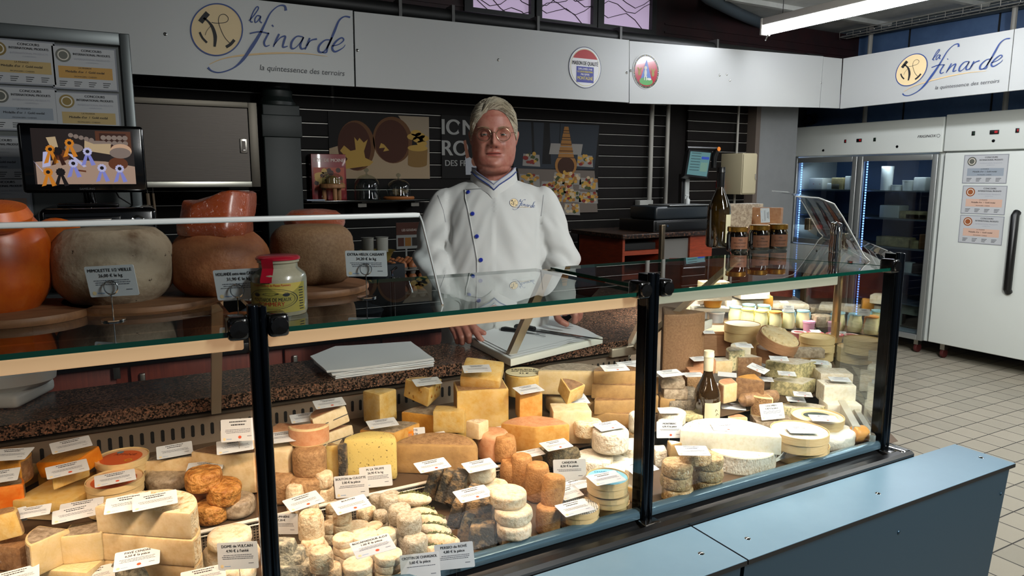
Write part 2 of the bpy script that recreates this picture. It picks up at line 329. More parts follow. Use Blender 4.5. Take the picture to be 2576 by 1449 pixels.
def logo(mb, T, y=0):
    """the shop's hammer emblem and script name; T maps traced points to the board"""
    def st(p, wd, k): stroke(mb, p, wd, k, y, T)
    n = 48
    mb.add([tuple((lambda e: (e[0], y, e[1]))(T((1572+184*cos(2*pi*i/n), 212+184*sin(2*pi*i/n))))) for i in range(n)], [list(range(n))], 0)
    y0 = y
    def st(p, wd, k, dy=-.0015): stroke(mb, p, [q*1.1 for q in (wd if isinstance(wd, list) else [wd])], k, y0+dy, T)
    st([(1572+186*cos(2*pi*i/24), 212+186*sin(2*pi*i/24)) for i in range(25)], 9, 1)
    st([(1509, 92), (1480, 125), (1455, 158)], 36, 2)
    st([(1478, 128), (1510, 152), (1542, 195), (1562, 262), (1558, 335)], [14, 12, 20, 24, 15], 2)
    st([(1450, 230), (1470, 270), (1503, 306)], 14, 2); st([(1640, 338), (1672, 318), (1700, 286)], 20, 2)
    st([(1535, 160), (1580, 166), (1640, 158), (1656, 130), (1630, 103), (1596, 110), (1585, 150), (1602, 210), (1632, 270), (1670, 312)], 4, 2)
    st([(1530, 185), (1502, 220), (1490, 252)], 5, 3)
    st([(1805, 148), (1840, 110), (1872, 62), (1862, 48), (1838, 80), (1818, 130), (1818, 155), (1832, 157)], 8, 1)
    st([(1888, 116), (1865, 112), (1848, 135), (1850, 160), (1868, 150), (1890, 118), (1883, 150), (1898, 164)], 8, 1)
    st([(2070, 76), (2060, 42), (2015, 44), (1960, 92), (1920, 170), (1880, 250), (1830, 330), (1760, 430), (1690, 490), (1600, 520), (1540, 510), (1510, 484)], [18, 12, 7, 9, 13, 19, 24, 20, 9, 8, 9, 15], 1)
    st([(1812, 240), (1880, 228), (1948, 241)], 9, 1)
    st([(1948, 236), (1915, 300), (1925, 332), (1954, 324)], [12, 14, 10, 5], 1); st([(1972, 188), (1979, 182)], 16, 1)
    st([(2022, 244), (2000, 290), (1980, 338)], [12, 14, 8], 1); st([(1984, 326), (2030, 272), (2066, 262), (2056, 300), (2050, 338), (2084, 332)], [6, 8, 12, 14, 11, 5], 1)
    st([(2194, 266), (2150, 262), (2114, 300), (2110, 345), (2138, 345), (2180, 300), (2198, 267), (2175, 322), (2185, 352), (2214, 342)], [7, 9, 14, 13, 7, 6, 9, 14, 11, 5], 1)
    st([(2242, 274), (2225, 320), (2208, 357)], [11, 14, 8], 1); st([(2218, 332), (2250, 292), (2294, 281)], [6, 8, 12], 1)
    st([(2400, 290), (2352, 290), (2310, 330), (2308, 370), (2340, 374), (2375, 330), (2420, 225), (2452, 150), (2492, 120), (2532, 126)], [7, 9, 14, 14, 9, 11, 16, 12, 8, 12], 1)
    st([(2402, 270), (2372, 335), (2362, 377), (2330, 378)], [10, 13, 10, 5], 1)
    st([(2402, 332), (2452, 320), (2486, 290), (2470, 273), (2430, 300), (2404, 345), (2425, 373), (2480, 346), (2497, 323)], [7, 7, 9, 9, 13, 14, 12, 6, 4], 1)
    st([(1520, 462), (1620, 420), (1780, 395), (2000, 382), (2200, 385), (2370, 406)], [4, 8, 12, 12, 7, 2], 4, -.0008)
LM = [sand, blue, ink, mat('grey_line', '#8b7a60', .6), mat('swoosh_sand', '#e2c08a', .5)]
def TL(p):
    q = Y(p[0]/2.862, p[1]/2.862, 4.297); return (q.x, q.z)
mb = MB(); logo(mb, TL, 4.2975); mb.obj('logo_lettering', LM, b1)
def tagline(parent, T, y, width, name='tagline'):
    vs, fs = textmesh('la quintessence des terroirs', 1, .18); w0 = max(p[0] for p in vs)-min(p[0] for p in vs); k = width/w0
    mb = MB(); c = T((2195, 509)); mb.add([(c[0]+p[0]*k, y, c[1]+p[2]*k) for p in vs], fs, 0); return mb.obj(name, mat('tagline_grey', '#4b4d52', .6), parent)
tagline(b1, TL, 4.2975, TL((2500, 530))[0]-TL((1890, 490))[0])
# right-hand return of the sign, along x = 5.77
def rboard(y0, y1, z00, z01, z10, z11, label):
    mb = MB(); v = []
    for x in (5.77, 5.795): v += [(x, y0, z00), (x, y1, z10), (x, y1, z11), (x, y0, z01)]
    mb.add(v, [(0, 1, 2, 3), (7, 6, 5, 4), (0, 4, 5, 1), (1, 5, 6, 2), (2, 6, 7, 3), (3, 7, 4, 0)], 0); return tag(mb.obj('sign_board', signw), label, 'sign board')
ra = X(2118, 277, 5.77); rb = X(2124, 151, 5.77); rc = X(2541, 234, 5.77); rd = X(2557, 78, 5.77)
b5 = rboard(4.295, rc.y, ra.z, rb.z, rc.z, rd.z, 'white sign board with hammer logo above the glass-door fridge, right wall')
b6 = rboard(rc.y-.006, 1.2, rc.z, rd.z, rc.z+.01, rd.z+.02, 'blank white sign board cut by the right picture edge')
# same logo, moved over: its own frame measured from the emblem centre
c0 = TL((1572, 212)); rcz = X(2298, 180, 5.77)
class Sh: pass
mb = MB(); logo(mb, lambda p: (TL(p)[0]-c0[0], TL(p)[1]-c0[1]), 0)
lg = mb.obj('logo_lettering', LM, b5, loc=(5.7665, rcz.y, rcz.z), rot=(0, 0, -pi/2)); lg.scale = (.98, 1, .9)
t2 = tagline(b5, lambda p: (TL(p)[0]-c0[0], TL(p)[1]-c0[1]), 0, TL((2500, 530))[0]-TL((1890, 490))[0]); t2.location = (5.7665, rcz.y, rcz.z); t2.rotation_euler = (0, 0, -pi/2); t2.scale = (.98, 1, .9)
# stickers
def sticker(parent, cx, cy, name):
    p = Y(cx, cy, 4.297); return MB(), p
mb, p = sticker(b2, 1476, 172, ''); r = .178/2; rz = (Y(1476, 120, 4.297).z-Y(1476, 225, 4.297).z)/2; rx = (Y(1517, 172, 4.297).x-Y(1435, 172, 4.297).x)/2
def E2(mb, f, k, dy, n=40, a0=0, a1=2*pi, chord=False):
    pts = [(p.x+rx*f*cos(a0+(a1-a0)*i/n), p.z+rz*f*sin(a0+(a1-a0)*i/n)) for i in range(n+(1 if chord else 0))]; poly(mb, pts, 4.297-dy, k)
E2(mb, 1, 0, 0); E2(mb, .965, 1, .0006); E2(mb, .89, 2, .0011); E2(mb, .87, 1, .0014)
E2(mb, .86, 3, .0018, a0=.52, a1=pi-.52, chord=True)
write(mb, 'MAISON DE QUALITÉ', p.x, 4.2948, p.z+rz*.19, rz*.27, 4, sx=.60, bold=.0007)
bw = rx*.53; mb.box(p.x-bw, p.x+bw, 4.2945, 4.2952, p.z-rz*.72, p.z+rz*.04, 5)
for s, dz, sz, k in (('DIPLOMÉE PAR', -.08, .13, 1), ("LE CLUB INTERNATIONAL", -.21, .13, 6), ('PROSPER', -.34, .13, 1), ('MONTAGNÉ', -.52, .23, 6)):
    vs, fs = textmesh(s, 1); w0 = max(q[0] for q in vs)*2; write(mb, s, p.x, 4.2942, p.z+rz*dz, rz*sz, k, sx=min(1.0, 1.8*bw/(w0*rz*sz)), bold=.0004)
mb.obj('quality_sticker', [mat('sticker_edge', '#3f4a63', .4), mat('sticker_white', '#e8e8ea', .35), mat('laurel_yellow', '#cfc77a', .5), redm, ink, mat('sticker_blue', '#23309a', .4), mat('sticker_yellow', '#e5d74e', .5)], b2)
p = Y(1630, 182, 4.297); rz = (Y(1630, 137, 4.297).z-Y(1630, 227, 4.297).z)/2; rx = (Y(1664, 182, 4.297).x-Y(1596, 182, 4.297).x)/2; mb = MB()
E2(mb, 1, 0, 0); E2(mb, .95, 1, .0005); E2(mb, .84, 2, .001)
poly(mb, [(p.x, p.z+rz*.7), (p.x+rx*.42, p.z-rz*.5), (p.x-rx*.42, p.z-rz*.5)], 4.2957, 3)
mb.add([(p.x+rx*.5*cos(2*pi*i/24), 4.2952, p.z-rz*.56+rz*.22*sin(2*pi*i/24)) for i in range(24)], [list(range(24))], 4)
mb.ell((p.x-rx*.06, 4.295, p.z-rz*.1), (rx*.1, .001, rz*.22), 8, 5); disc(mb, p.x-rx*.06, p.z+rz*.2, rx*.1, 5, 4.2945, rz*.1)
for q in (-.12, .02): mb.box(p.x+rx*(q-.04), p.x+rx*(q+.03), 4.294, 4.2948, p.z-rz*.5, p.z-rz*.25, 5)
mb.ell((p.x+rx*.22, 4.295, p.z-rz*.42), (rx*.17, .001, rz*.07), 8, 5)
for q in (-.5, .5):
    for d in (-1, 1): stroke(mb, [(p.x+rx*q, p.z-rz*.1), (p.x+rx*(q+.05*d), p.z+rz*.05), (p.x+rx*(q+.14*d), p.z+rz*.18)], rx*.09, 6, 4.2952)
    disc(mb, p.x+rx*q, p.z-rz*.1, rx*.1, 6, 4.2951, rz*.16)
for i in range(44):
    a = 2*pi*i/44; disc(mb, p.x+rx*.895*cos(a), p.z+rz*.895*sin(a), rx*.028, 1 if i % 3 else 0, 4.2955, rz*.03, 8)
for i in range(44):
    a = 2*pi*i/44; disc(mb, p.x+rx*.895*cos(a), p.z+rz*.895*sin(a), rx*.03, 6, 4.2952, rz*.03, 6) if i % 2 else None
mb.obj('shepherd_sticker', [mat('sticker_grey', '#c3c6c4', .3), mat('sticker_olive', '#2f2f1f', .3), mat('sticker_red', '#b51f35', .2, coat=.6), mat('sticker_cobalt', '#2f5fb8', .3), mat('sticker_green', '#3c9a3d', .4), mat('figure_white', '#d6d9cf', .5), mat('horn_ochre', '#9c8a3c', .5)], b3)

# ================================================================ CEILING THINGS
t = empty('ceiling_lamp', (0, 0, 0), label='long fluorescent batten lamp shining under the ceiling at the top right', cat='lamp')
A = Z(1932, 82, 2.70); xl = A.x; ye = A.y
mb = MB(); mb.box(xl-.045, xl+.045, ye-1.9, ye+.01, 2.74, 2.795, 0, b=.006); mb.box(xl-.05, xl+.05, ye-.0, ye+.02, 2.67, 2.795, 0, b=.005); mb.obj('housing', mat('lamp_housing', '#aaa69e', .45), t)
MB().box(xl-.038, xl+.038, ye-1.9, ye-.002, 2.675, 2.74, 0, b=.02).obj('diffuser', mat('lamp_tube', '#ffffff', .4, emit=('#f4f8ff', 48)), t)
MB().tube([(xl, ye-.02, 2.675), (xl, ye, 2.64), (xl+.01, ye+.01, 2.638)], .006, 6).obj('pull_clip', chrome, t)
for d in (.15, 1.6): MB().tube([(xl, ye-d, 2.795), (xl, ye-d, 3.4 if xl < ca.x else 3.1)], .003, 5).obj('suspension_wire', chrome, t)
piped = mat('pipe_bluegrey', '#4b555c', .45)
mb = MB(); mb.tube([Z(1720, -60, 3.06), Z(1790, 0, 3.05), Z(1860, 36, 3.05), Z(1925, 64, 3.04), X(2050, 96, 6.6), X(2110, 92, 6.85), X(2300, 62, 6.85), X(2640, 0, 6.85)], .05, 12)
tag(mb.obj('ceiling_pipe', piped), 'thick grey-blue pipe bending round the top corner under the white ceiling', 'pipe')
mb = MB(); y0, y1, zt_ = 1.0, 4.9, 2.99
for dx, dz in ((0, 0), (.11, 0), (0, .05), (.11, .05)): mb.tube([(6.5+dx, y0, zt_+dz), (6.5+dx, y1, zt_+dz)], .0035, 5)
for k in range(27):
    y = y0+k*.15; mb.tube([(6.5, y, zt_+.05), (6.5, y, zt_), (6.61, y, zt_), (6.61, y, zt_+.05)], .003, 4); mb.tube([(6.5, y, zt_), (6.61, y+.075, zt_)], .0025, 4)
tag(mb.obj('cable_tray', mat('tray_wire', '#b9b6ae', .4, .6)), 'white wire cable tray running below the ceiling on the right', 'cable tray')
mb = MB()
for k in range(3): mb.tube([(6.53+.03*k, 1, 3.0), (6.52+.03*k, 2.4, 3.004), (6.54+.02*k, 4.9, 3.0)], .01, 6)
tag(mb.obj('power_cable', mat('cable_dark', '#3a4046', .6)), 'dark cables lying in the wire tray under the ceiling', 'cable', kind='stuff')
# ================================================================ BACK AREA
lam = mat('orange_wood', '#8a3519', .45, n=('#6a2611', 12, .35, .7), stretch=(1, 1, 6)); blackg = mat('gloss_black', '#050506', .12, coat=.5)
granite = None
def granite_mat():
    m = bpy.data.materials.new('granite'); m.use_nodes = True; N = m.node_tree.nodes; L = m.node_tree.links; b = N['Principled BSDF']
    tc = N.new('ShaderNodeNewGeometry'); v = N.new('ShaderNodeTexVoronoi'); v.inputs['Scale'].default_value = 290; L.new(tc.outputs['Position'], v.inputs[0])
    n = N.new('ShaderNodeTexNoise'); n.inputs['Scale'].default_value = 170; n.inputs['Detail'].default_value = 8; n.inputs['Roughness'].default_value = .75; L.new(tc.outputs['Position'], n.inputs[0])
    s = N.new('ShaderNodeSeparateColor'); L.new(v.outputs['Color'], s.inputs[0]); a = N.new('ShaderNodeMath'); a.operation = 'MULTIPLY_ADD'; a.inputs[1].default_value = .45
    L.new(s.outputs[0], a.inputs[0]); L.new(n.outputs[0], a.inputs[2]); r = N.new('ShaderNodeValToRGB'); L.new(a.outputs[0], r.inputs[0])
    e = r.color_ramp.elements; e[0].position = .52; e[0].color = hx('#0b0a09'); e[1].position = .98; e[1].color = hx('#9c6a50')
    for p_, c_ in ((.63, '#1d1a17'), (.72, '#4a3a30'), (.80, '#75503f'), (.86, '#5c5248')): q = e.new(p_); q.color = hx(c_)
    L.new(r.outputs[0], b.inputs['Base Color']); b.inputs['Roughness'].default_value = .27; return m
granite = granite_mat()
# back counter along the slatted wall
t = empty('back_counter', (0, 0, 0), label='long red-brown back counter with dark top behind the man', cat='counter')
MB().box(-1.6, 2.35, 3.05, 3.75, .86, .905, b=.004).obj('worktop', mat('dark_worktop', '#191512', .35), t)
MB().box(-1.6, 2.33, 3.12, 3.73, .0, .86).obj('cabinet_body', redwood, t)
for k, (a, b) in enumerate(((-1.58, -.75), (-.74, -.05), (.0, .58), (.59, 1.02), (1.03, 1.6), (1.61, 2.32))):
    d = MB().box(a, b, 3.09, 3.12, .04, .85, b=.003).obj('door', redwood, t)
    if k in (2, 3, 4): MB().box(a+.03, a+.05, 3.07, 3.09, .70, .82, b=.003).obj('door_handle', steel, d)
p = Y(300, 920, 3.08); MB().box(p.x-.012, p.x+.012, 3.06, 3.09, p.z-.045, p.z+.045, b=.002).obj('hinge_plate', steel, t)

def certificate(parent_name, loc, rot, w, h, seal, band, label, group, crinkle=0, topline=0):
    mb = MB(); sheet(mb, -w/2, w/2, -h/2, h/2, 0, 0); sheet(mb, -w/2+.006, w/2-.006, -h/2+.006, h/2-.006, -.0006, 1)
    disc(mb, -w*.31, h*.27, h*.155, 2, -.0012, n=28); disc(mb, -w*.31, h*.27, h*.115, 3, -.0016, n=24); disc(mb, -w*.31, h*.27, h*.09, 2, -.002, n=24)
    write(mb, 'CONCOURS', w*.12, -.0015, h*.40, h*.075, 4, bold=.0004); write(mb, 'INTERNATIONAL PRODUITS', w*.12, -.0015, h*.31, h*.07, 4, sx=.85, bold=.0004)
    write(mb, 'INTERNATIONAL PRODUCTS', w*.12, -.0015, h*.20, h*.055, 5); write(mb, 'COMPETITION', w*.12, -.0015, h*.13, h*.04, 5)
    sheet(mb, -w*.40, w*.42, -h*.24, h*.03, -.0010, 6)
    write(mb, 'LA FINARDE', 0, -.0016, h*.0, h*.05, 4); write(mb, "Médaille d'or  /  Gold medal", 0, -.0016, -h*.09, h*.07, 4, bold=.0003); write(mb, 'FROMAGERS / CHEESES', 0, -.0016, -h*.20, h*.045, 4)
    for q in range(4):
        for z in range(3): sheet(mb, -w*.40+q*w*.22, -w*.40+q*w*.22+w*(.12-.02*z), -h*(.33+.045*z), -h*(.315+.045*z), -.0012, 4)
    return tag(mb.obj('certificate', [mat('sleeve_plastic', '#8f9299', .12, coat=.8), mat('cert_paper', '#b4b6b9', .5), seal, mat('seal_inner', '#d8d2c4', .4), ink, mat('grey_print', '#9a9ca6', .6), band], loc=loc, rot=rot), label, 'certificate', group)
# display board with certificates at the left
bz0 = Y(300, 85, 3.4).z; bx1 = Y(322, 90, 3.4).x
t = empty('notice_board', (0, 0, 0), label='grey framed notice board full of competition certificates at the left', cat='notice board')
MB().box(-1.3, bx1-.02, 3.42, 3.45, .95, bz0-.02).obj('backing', mat('board_grey', '#5d6160', .6), t)
for n_, a in (('frame_side', (bx1-.025, bx1+.012, 3.40, 3.46, .95, bz0+.005)), ('frame_top', (-1.3, bx1-.025, 3.395, 3.46, bz0-.045, bz0+.005))): MB().box(*a, b=.003).obj(n_, mat('board_frame', '#585d5e', .35, .6), t)
sealS = mat('seal_silver', '#6f7068', .35, .4); sealG = mat('seal_gold', '#8f7a48', .35, .4); sealB = mat('seal_bronze', '#a8623c', .4, .3); bgold = mat('band_gold', '#b9a06a', .6); bsil = mat('band_silver', '#8f98a2', .6); bbr = mat('band_bronze', '#c9a795', .6); borange = mat('band_orange', '#bf9248', .6)
C = [((219, 171), sealS, borange, 'certificate with silver seal, black strip and orange band, top right of the board'), ((60, 155), sealG, bgold, 'certificate with gold band, top left of the board, cut by the picture edge'),
     ((66, 272), sealS, bsil, 'certificate with a grey band, second row left, above the television'), ((228, 285), sealG, bgold, 'certificate with gold seal, partly hidden by the top of the television'),
     ((-8, 395), sealS, bsil, 'certificate seen left of the television, upper one'), ((0, 500), sealB, bbr, 'certificate seen left of the television, lower one'), ((240, 400), sealG, bgold, 'certificate hidden behind the television screen')]
for (c, s, b, l) in C:
    q = Y(c[0], c[1], 3.412); w_ = (Y(305, 200, 3.41).x-Y(132, 200, 3.41).x)*.95; h_ = (Y(219, 112, 3.41).z-Y(219, 226, 3.41).z)*.96
    certificate('', (q.x, 3.412, q.z), (0, 0, 0), w_, h_, s, b, l, 'certificates on the notice board')
# television
t = empty('television', (0, 0, 0), label='black flat television showing prize cheeses with rosettes', cat='television')
a, b = Y(46, 306, 3.12), Y(362, 320, 3.12); c, d = Y(68, 484, 3.12), Y(370, 482, 3.12)
mb = MB(); x0, x1, z0, z1 = a.x, b.x+.004, c.z, a.z; mb.box(x0, x1, 3.12, 3.16, z0, z1, b=.012); mb.box(x0+.06, x1-.06, 3.16, 3.20, z0+.03, z1-.03, b=.01)
mb.obj('casing', blackg, t)
sx0, sx1, sz0, sz1 = x0+.040, x1-.038, z0+.032, z1-.018; W_, H_ = sx1-sx0, sz1-sz0
EM = {}
def em(col, s=1.0):
    return mat('screen_'+col[1:], '#000000', .3, emit=(col, s*.62))
mb = MB(); pal = ['#2a211f', '#b89a86', '#5d3420', '#8d7c72', '#c9b08a', '#e08a28', '#1a1416', '#c9c8ef', '#8f93e0', '#6b3a20', '#d9b090', '#3a1c12']
def S(u, v): return (sx0+u*W_, sz0+v*H_)
def sp(pts, k, dy): poly(mb, [S(*p) for p in pts], 3.1195-dy, k)
def sd(u, v, ru, rv, k, dy): mb.add([(S(u+ru*cos(2*pi*i/20), v+rv*sin(2*pi*i/20))[0], 3.1195-dy, S(u+ru*cos(2*pi*i/20), v+rv*sin(2*pi*i/20))[1]) for i in range(20)], [list(range(20))], k)
sp([(0, 0), (1, 0), (1, 1), (0, 1)], 0, 0); sp([(.02, 0), (1, 0), (1, .33), (.7, .42), (.3, .45), (.02, .4)], 1, .0004)
sp([(.62, .62), (.98, .62), (.98, .98), (.62, .98)], 2, .0004); sp([(.66, .70), (.93, .70), (.93, .94), (.66, .94)], 11, .0006)
for k in range(5):
    sd(.70+.055*k, .86, .028, .045, 3, .0008); sd(.70+.055*k, .76, .028, .045, 3, .0008); sd(.38+.05*k, .89-.02*k, .025, .04, 3, .0008)
sp([(.50, .62), (.76, .55), (.77, .75), (.70, .80), (.51, .80)], 4, .0009); sp([(.51, .80), (.70, .80), (.77, .75), (.60, .74)], 3, .0011)
sd(.87, .62, .11, .13, 10, .001); sd(.86, .58, .11, .10, 3, .0012); sd(.83, .38, .10, .12, 9, .0009)
sd(.40, .66, .09, .08, 3, .001); sp([(.14, .84), (.23, .86), (.25, .66), (.19, .6)], 4, .0012); sp([(.10, .58), (.17, .60), (.16, .33), (.08, .3)], 7, .0013); sp([(.0, .42), (.09, .2), (.11, .18), (.03, .36)], 7, .0013)
sp([(.33, .56), (.37, .55), (.51, .33), (.48, .31)], 7, .0014); sd(.28, .52, .07, .1, 9, .001); sp([(.42, .27), (.5, .25), (.5, .22), (.42, .24)], 9, .0012)
for u, v, k1, k2 in ((.36, .75, 5, 5), (.17, .63, 5, 5), (.13, .22, 5, 5), (.25, .22, 6, 6), (.53, .60, 7, 8), (.38, .38, 7, 8), (.66, .30, 7, 8), (.84, .29, 7, 8), (.24, .6, 6, 11)):
    for d in (-1, 1): sp([(u-.012, v), (u+.012, v), (u+.05*d+.022, v-.24), (u+.05*d-.022, v-.26)], k2, .0015)
    for i in range(10): sd(u+.034*cos(i*.628), v+.055*sin(i*.628), .013, .021, k1, .0017)
    sd(u, v, .031, .050, k1, .0019); sd(u, v, .020, .033, 6, .0021)
mb.obj('screen', [em(x_, 1) for x_ in pal], t)
MB().tube([((x0+x1)/2, 3.15, z0+.01), ((x0+x1)/2+.004, 3.17, z0-.04)], .022, 12).obj('neck', blackg, t)
MB().box((x0+x1)/2-.10, (x0+x1)/2+.10, 3.08, 3.26, z0-.052, z0-.038, b=.005).obj('foot', blackg, t)
mb = MB(); write(mb, 'SAMSUNG', (x0+x1)/2, 3.1185, z0+.014, .011, 0); mb.obj('maker_lettering', mat('dim_grey', '#55565a', .5), t)
mb = MB(); mb.tube([(x1-.12, 3.2, z0+.03), (x1-.10, 3.22, z0-.02), (x1-.06, 3.23, z0-.05)], .003, 6); mb.obj('cord', blkm, t)
# oven under the television
oz1 = z0-.0525; ozb = .905+.0
t = empty('countertop_oven', (0, 0, 0), label='black countertop oven with a steel door bar under the television', cat='oven')
oa, ob = x0+.05, x1+.02; MB().box(oa, ob, 2.98, 3.34, oz1-.30, oz1, b=.02).obj('body', blackg, t)
MB().box(oa+.02, ob-.12, 2.972, 2.982, oz1-.28, oz1-.03, b=.003).obj('door', blackg, t)
MB().box(oa+.035, ob-.15, 2.945, 2.96, oz1-.052, oz1-.037, b=.004).obj('door_handle', steel, t)
k_ = MB(); k_.T = MX.Translation((ob-.065, 2.98, oz1-.05)) @ MX.Rotation(pi/2, 4, 'X'); k_.lathe([(.022, 0), (.022, .008), (.014, .012), (.013, .022), (0, .024)], 20); k_.obj('knob', chrome, t)
tag(MB().box(oa-.05, ob+.06, 2.96, 3.40, .905, oz1-.301, b=.004).obj('appliance_stand', mat('stand_black', '#0d0d0d', .6)), 'black box stand carrying the oven on the back counter', 'stand')
# steel wall cabinet
t = empty('wall_cabinet', (0, 0, 0), label='brushed steel wall cabinet with sliding door, hanging left of the green column', cat='cabinet')
a = Y(645, 258, 4.0); x1 = a.x; z1 = a.z; z0 = Y(662, 470, 4.0).z; xs0 = -.35
dst = mat('steel_dull', '#4e4945', .45, .9, bump=(.12, 14, .002), stretch=(1, 1, 10)); dst2 = mat('steel_edge', '#5c574f', .45, .9)
MB().box(xs0, x1+.01, 4.02, 4.35, z0, z1).obj('body', dst2, t)
MB().box(x1-.035, x1+.01, 4.0, 4.02, z0, z1, b=.002).obj('side_rail', dst2, t)
MB().box(xs0, x1-.035, 3.995, 4.02, z0, z0+.03, b=.002).obj('bottom_rail', mat('steel_bright', '#a8a69c', .3, .9), t); MB().box(xs0, x1-.035, 3.995, 4.02, z1-.03, z1, b=.002).obj('top_rail', dst2, t)
d_ = MB().box(xs0, x1-.038, 4.006, 4.018, z0+.032, z1-.032).obj('sliding_door', dst, t)
hz = (z0+z1)/2; hx_ = x1-.066; h = MB(); h.box(hx_-.018, hx_+.018, 3.998, 4.006, hz-.042, hz+.032, 0, b=.002); h.box(hx_-.009, hx_+.009, 3.996, 4.0, hz-.03, hz+.02, 1); h.box(hx_-.009, hx_+.009, 3.993, 4.0, hz-.033, hz-.024, 0, b=.002); h.obj('door_handle', [steel, dst], d_)
# green column
GY = 4.40; ga, gb = Y(668, 350, GY).x, Y(762, 350, GY).x; gm = mat('column_green', '#161e1c', .5, n=('#182120', 6, .4, .6)); z2 = Y(700, 262, GY).z; cx = (ga+gb)/2; hw = (gb-ga)/2
mb = MB(); mb.box(cx-hw, cx+hw, GY, GY+2*hw, 0, z2, b=.008); mb.box(cx-hw-.008, cx+hw+.008, GY-.008, GY+.008+2*hw, z2-.19, z2-.06, b=.006)
mb.lathe([(hw*.98, z2), (hw*.98, z2+.02), (hw*.9, z2+.03), (hw*.8, z2+.05), (hw*.84, z2+.07), (hw*.84, z2+.085), (hw*.72, z2+.10), (hw*.72, 2.7)], 28, c=(cx, GY+hw, 0)); struct(mb.obj('column', gm))
# hanging utensils left of the column
for i, (px_, l) in enumerate(((378, 'pale handled spatula hanging behind the oven'), (392, 'thin steel skewer hanging behind the oven'))):
    a = Y(px_, 500, 4.05); mb = MB(); mb.tube([(a.x, 4.05, 1.555), (a.x, 4.05, a.z+.03)], .002, 6, 1); mb.tube([(a.x, 4.05, a.z+.03), (a.x+.004, 4.05, a.z-.09)], .009-.003*i, 8, 0); mb.tube([(a.x+.004, 4.05, a.z-.09), (a.x+.008, 4.05, 1.15)], .003, 6, 1); tag(mb.obj('utensil', [mat('handle_tan', '#6e5d4a', .6), steel]), l, 'utensil', 'utensils hanging behind the oven')

# posters on the slatted wall
def flat_poster(name, c, mats, paint, label, cat='poster'):
    x0, x1, z0, z1 = c; mb = MB(); mb.box(x0, x1, 4.690, 4.697, z0, z1, 0); U = lambda u, v: (x0+u*(x1-x0), z0+v*(z1-z0))
    def pg(pts, k, dy=.001): poly(mb, [U(*p) for p in pts], 4.690-dy, k)
    def el(u, v, ru, rv, k, dy=.001, n=26): poly(mb, [U(u+ru*cos(2*pi*i/n), v+rv*sin(2*pi*i/n)) for i in range(n)], 4.690-dy, k)
    paint(mb, pg, el, U); return tag(mb.obj(name, mats), label, cat)
def c_(px0, py0, px1, py1, yy=4.69):
    a = Y(px0, py1, yy); b = Y(px1, py0, yy); a2 = Y((px0+px1)/2, py0, yy).z; b2 = Y((px0+px1)/2, py1, yy).z; return (a.x, b.x, b2, a2)
pm = lambda n_, c, **k: mat('print_'+n_, '#'+''.join('%02x' % int(int(c[i:i+2], 16)*.86) for i in (1, 3, 5)) if len(c) == 7 else c, .6, spec=.2, **k)
def pa(mb, pg, el, U):
    pg([(0, 0), (1, 0), (1, .42), (.75, .55), (.1, .5), (0, .45)], 1, .0005); pg([(.68, .98), (1, .98), (1, .42), (.95, .40)], 2, .0006)
    el(.26, .50, .18, .38, 3, .001, 32); el(.24, .49, .16, .36, 4, .0015, 32); el(.62, .60, .20, .36, 3, .001, 32); el(.61, .58, .17, .33, 4, .0015, 32)
    pg([(.12, .14), (.38, .2), (.42, .26), (.34, .32), (.33, .42), (.37, .6), (.33, .55), (.29, .62), (.27, .57), (.24, .63), (.25, .44), (.2, .42), (.14, .5), (.1, .42), (.17, .3), (.13, .22)], 5, .002)
    pg([(.53, .53), (.58, .44), (.52, .42), (.54, .48), (.48, .47), (.5, .55)], 5, .002)
    pg([(.77, .23), (.97, .22), (.98, .47), (.78, .50)], 6, .002); el(.875, .485, .105, .05, 5, .0024); el(.87, .23, .1, .05, 6, .0019)
    for u, v in ((.82, .66), (.86, .72), (.90, .68), (.94, .64), (.88, .62), (.92, .56)): el(u, v, .055, .05, 5, .0028, 10)
flat_poster('cheese_poster', c_(836, 286, 1083, 450), [pm('black', '#0b0806'), pm('table', '#b39b7d'), pm('board', '#a2927c'), pm('rind', '#6b4626'), pm('inside', '#4a2413'), pm('cheese', '#c19a4a'), pm('side', '#8c6a38')], pa, 'poster photograph of cut cheese wheels on a table, left of the man')
def pb(mb, pg, el, U):
    x0, z0 = U(0, 0); x1, z1 = U(1, 1); H = z1-z0
    for s, u, v, sz in (('ION', .40, .80, .36), ('RO', .30, .47, .36), ('DES FR', .33, .24, .14)):
        q = U(u, v); write(mb, s, q[0], 4.6885, q[1], H*sz*.95, 1, bold=.004 if sz > .2 else .001)
    el(.43, .80, .05, .08, 2, .002); el(.70, .30, .10, .10, 2, .002); el(.76, .28, .075, .08, 3, .0024); pg([(.5, .6), (.56, .62), (.64, .34), (.56, .32)], 3, .0024); pg([(.55, .06), (.9, .06), (.95, .22), (.8, .26), (.58, .38), (.54, .34)], 4, .0022)
flat_poster('lettered_poster', c_(1117, 292, 1222, 450), [pm('black', '#0b0806'), pm('type', '#a9a9a6'), pm('hair', '#0a0808'), pm('skin', '#8c5a44'), pm('shirt', '#b8bcc4')], pb, 'black poster with large grey capitals behind the man, left of his head')
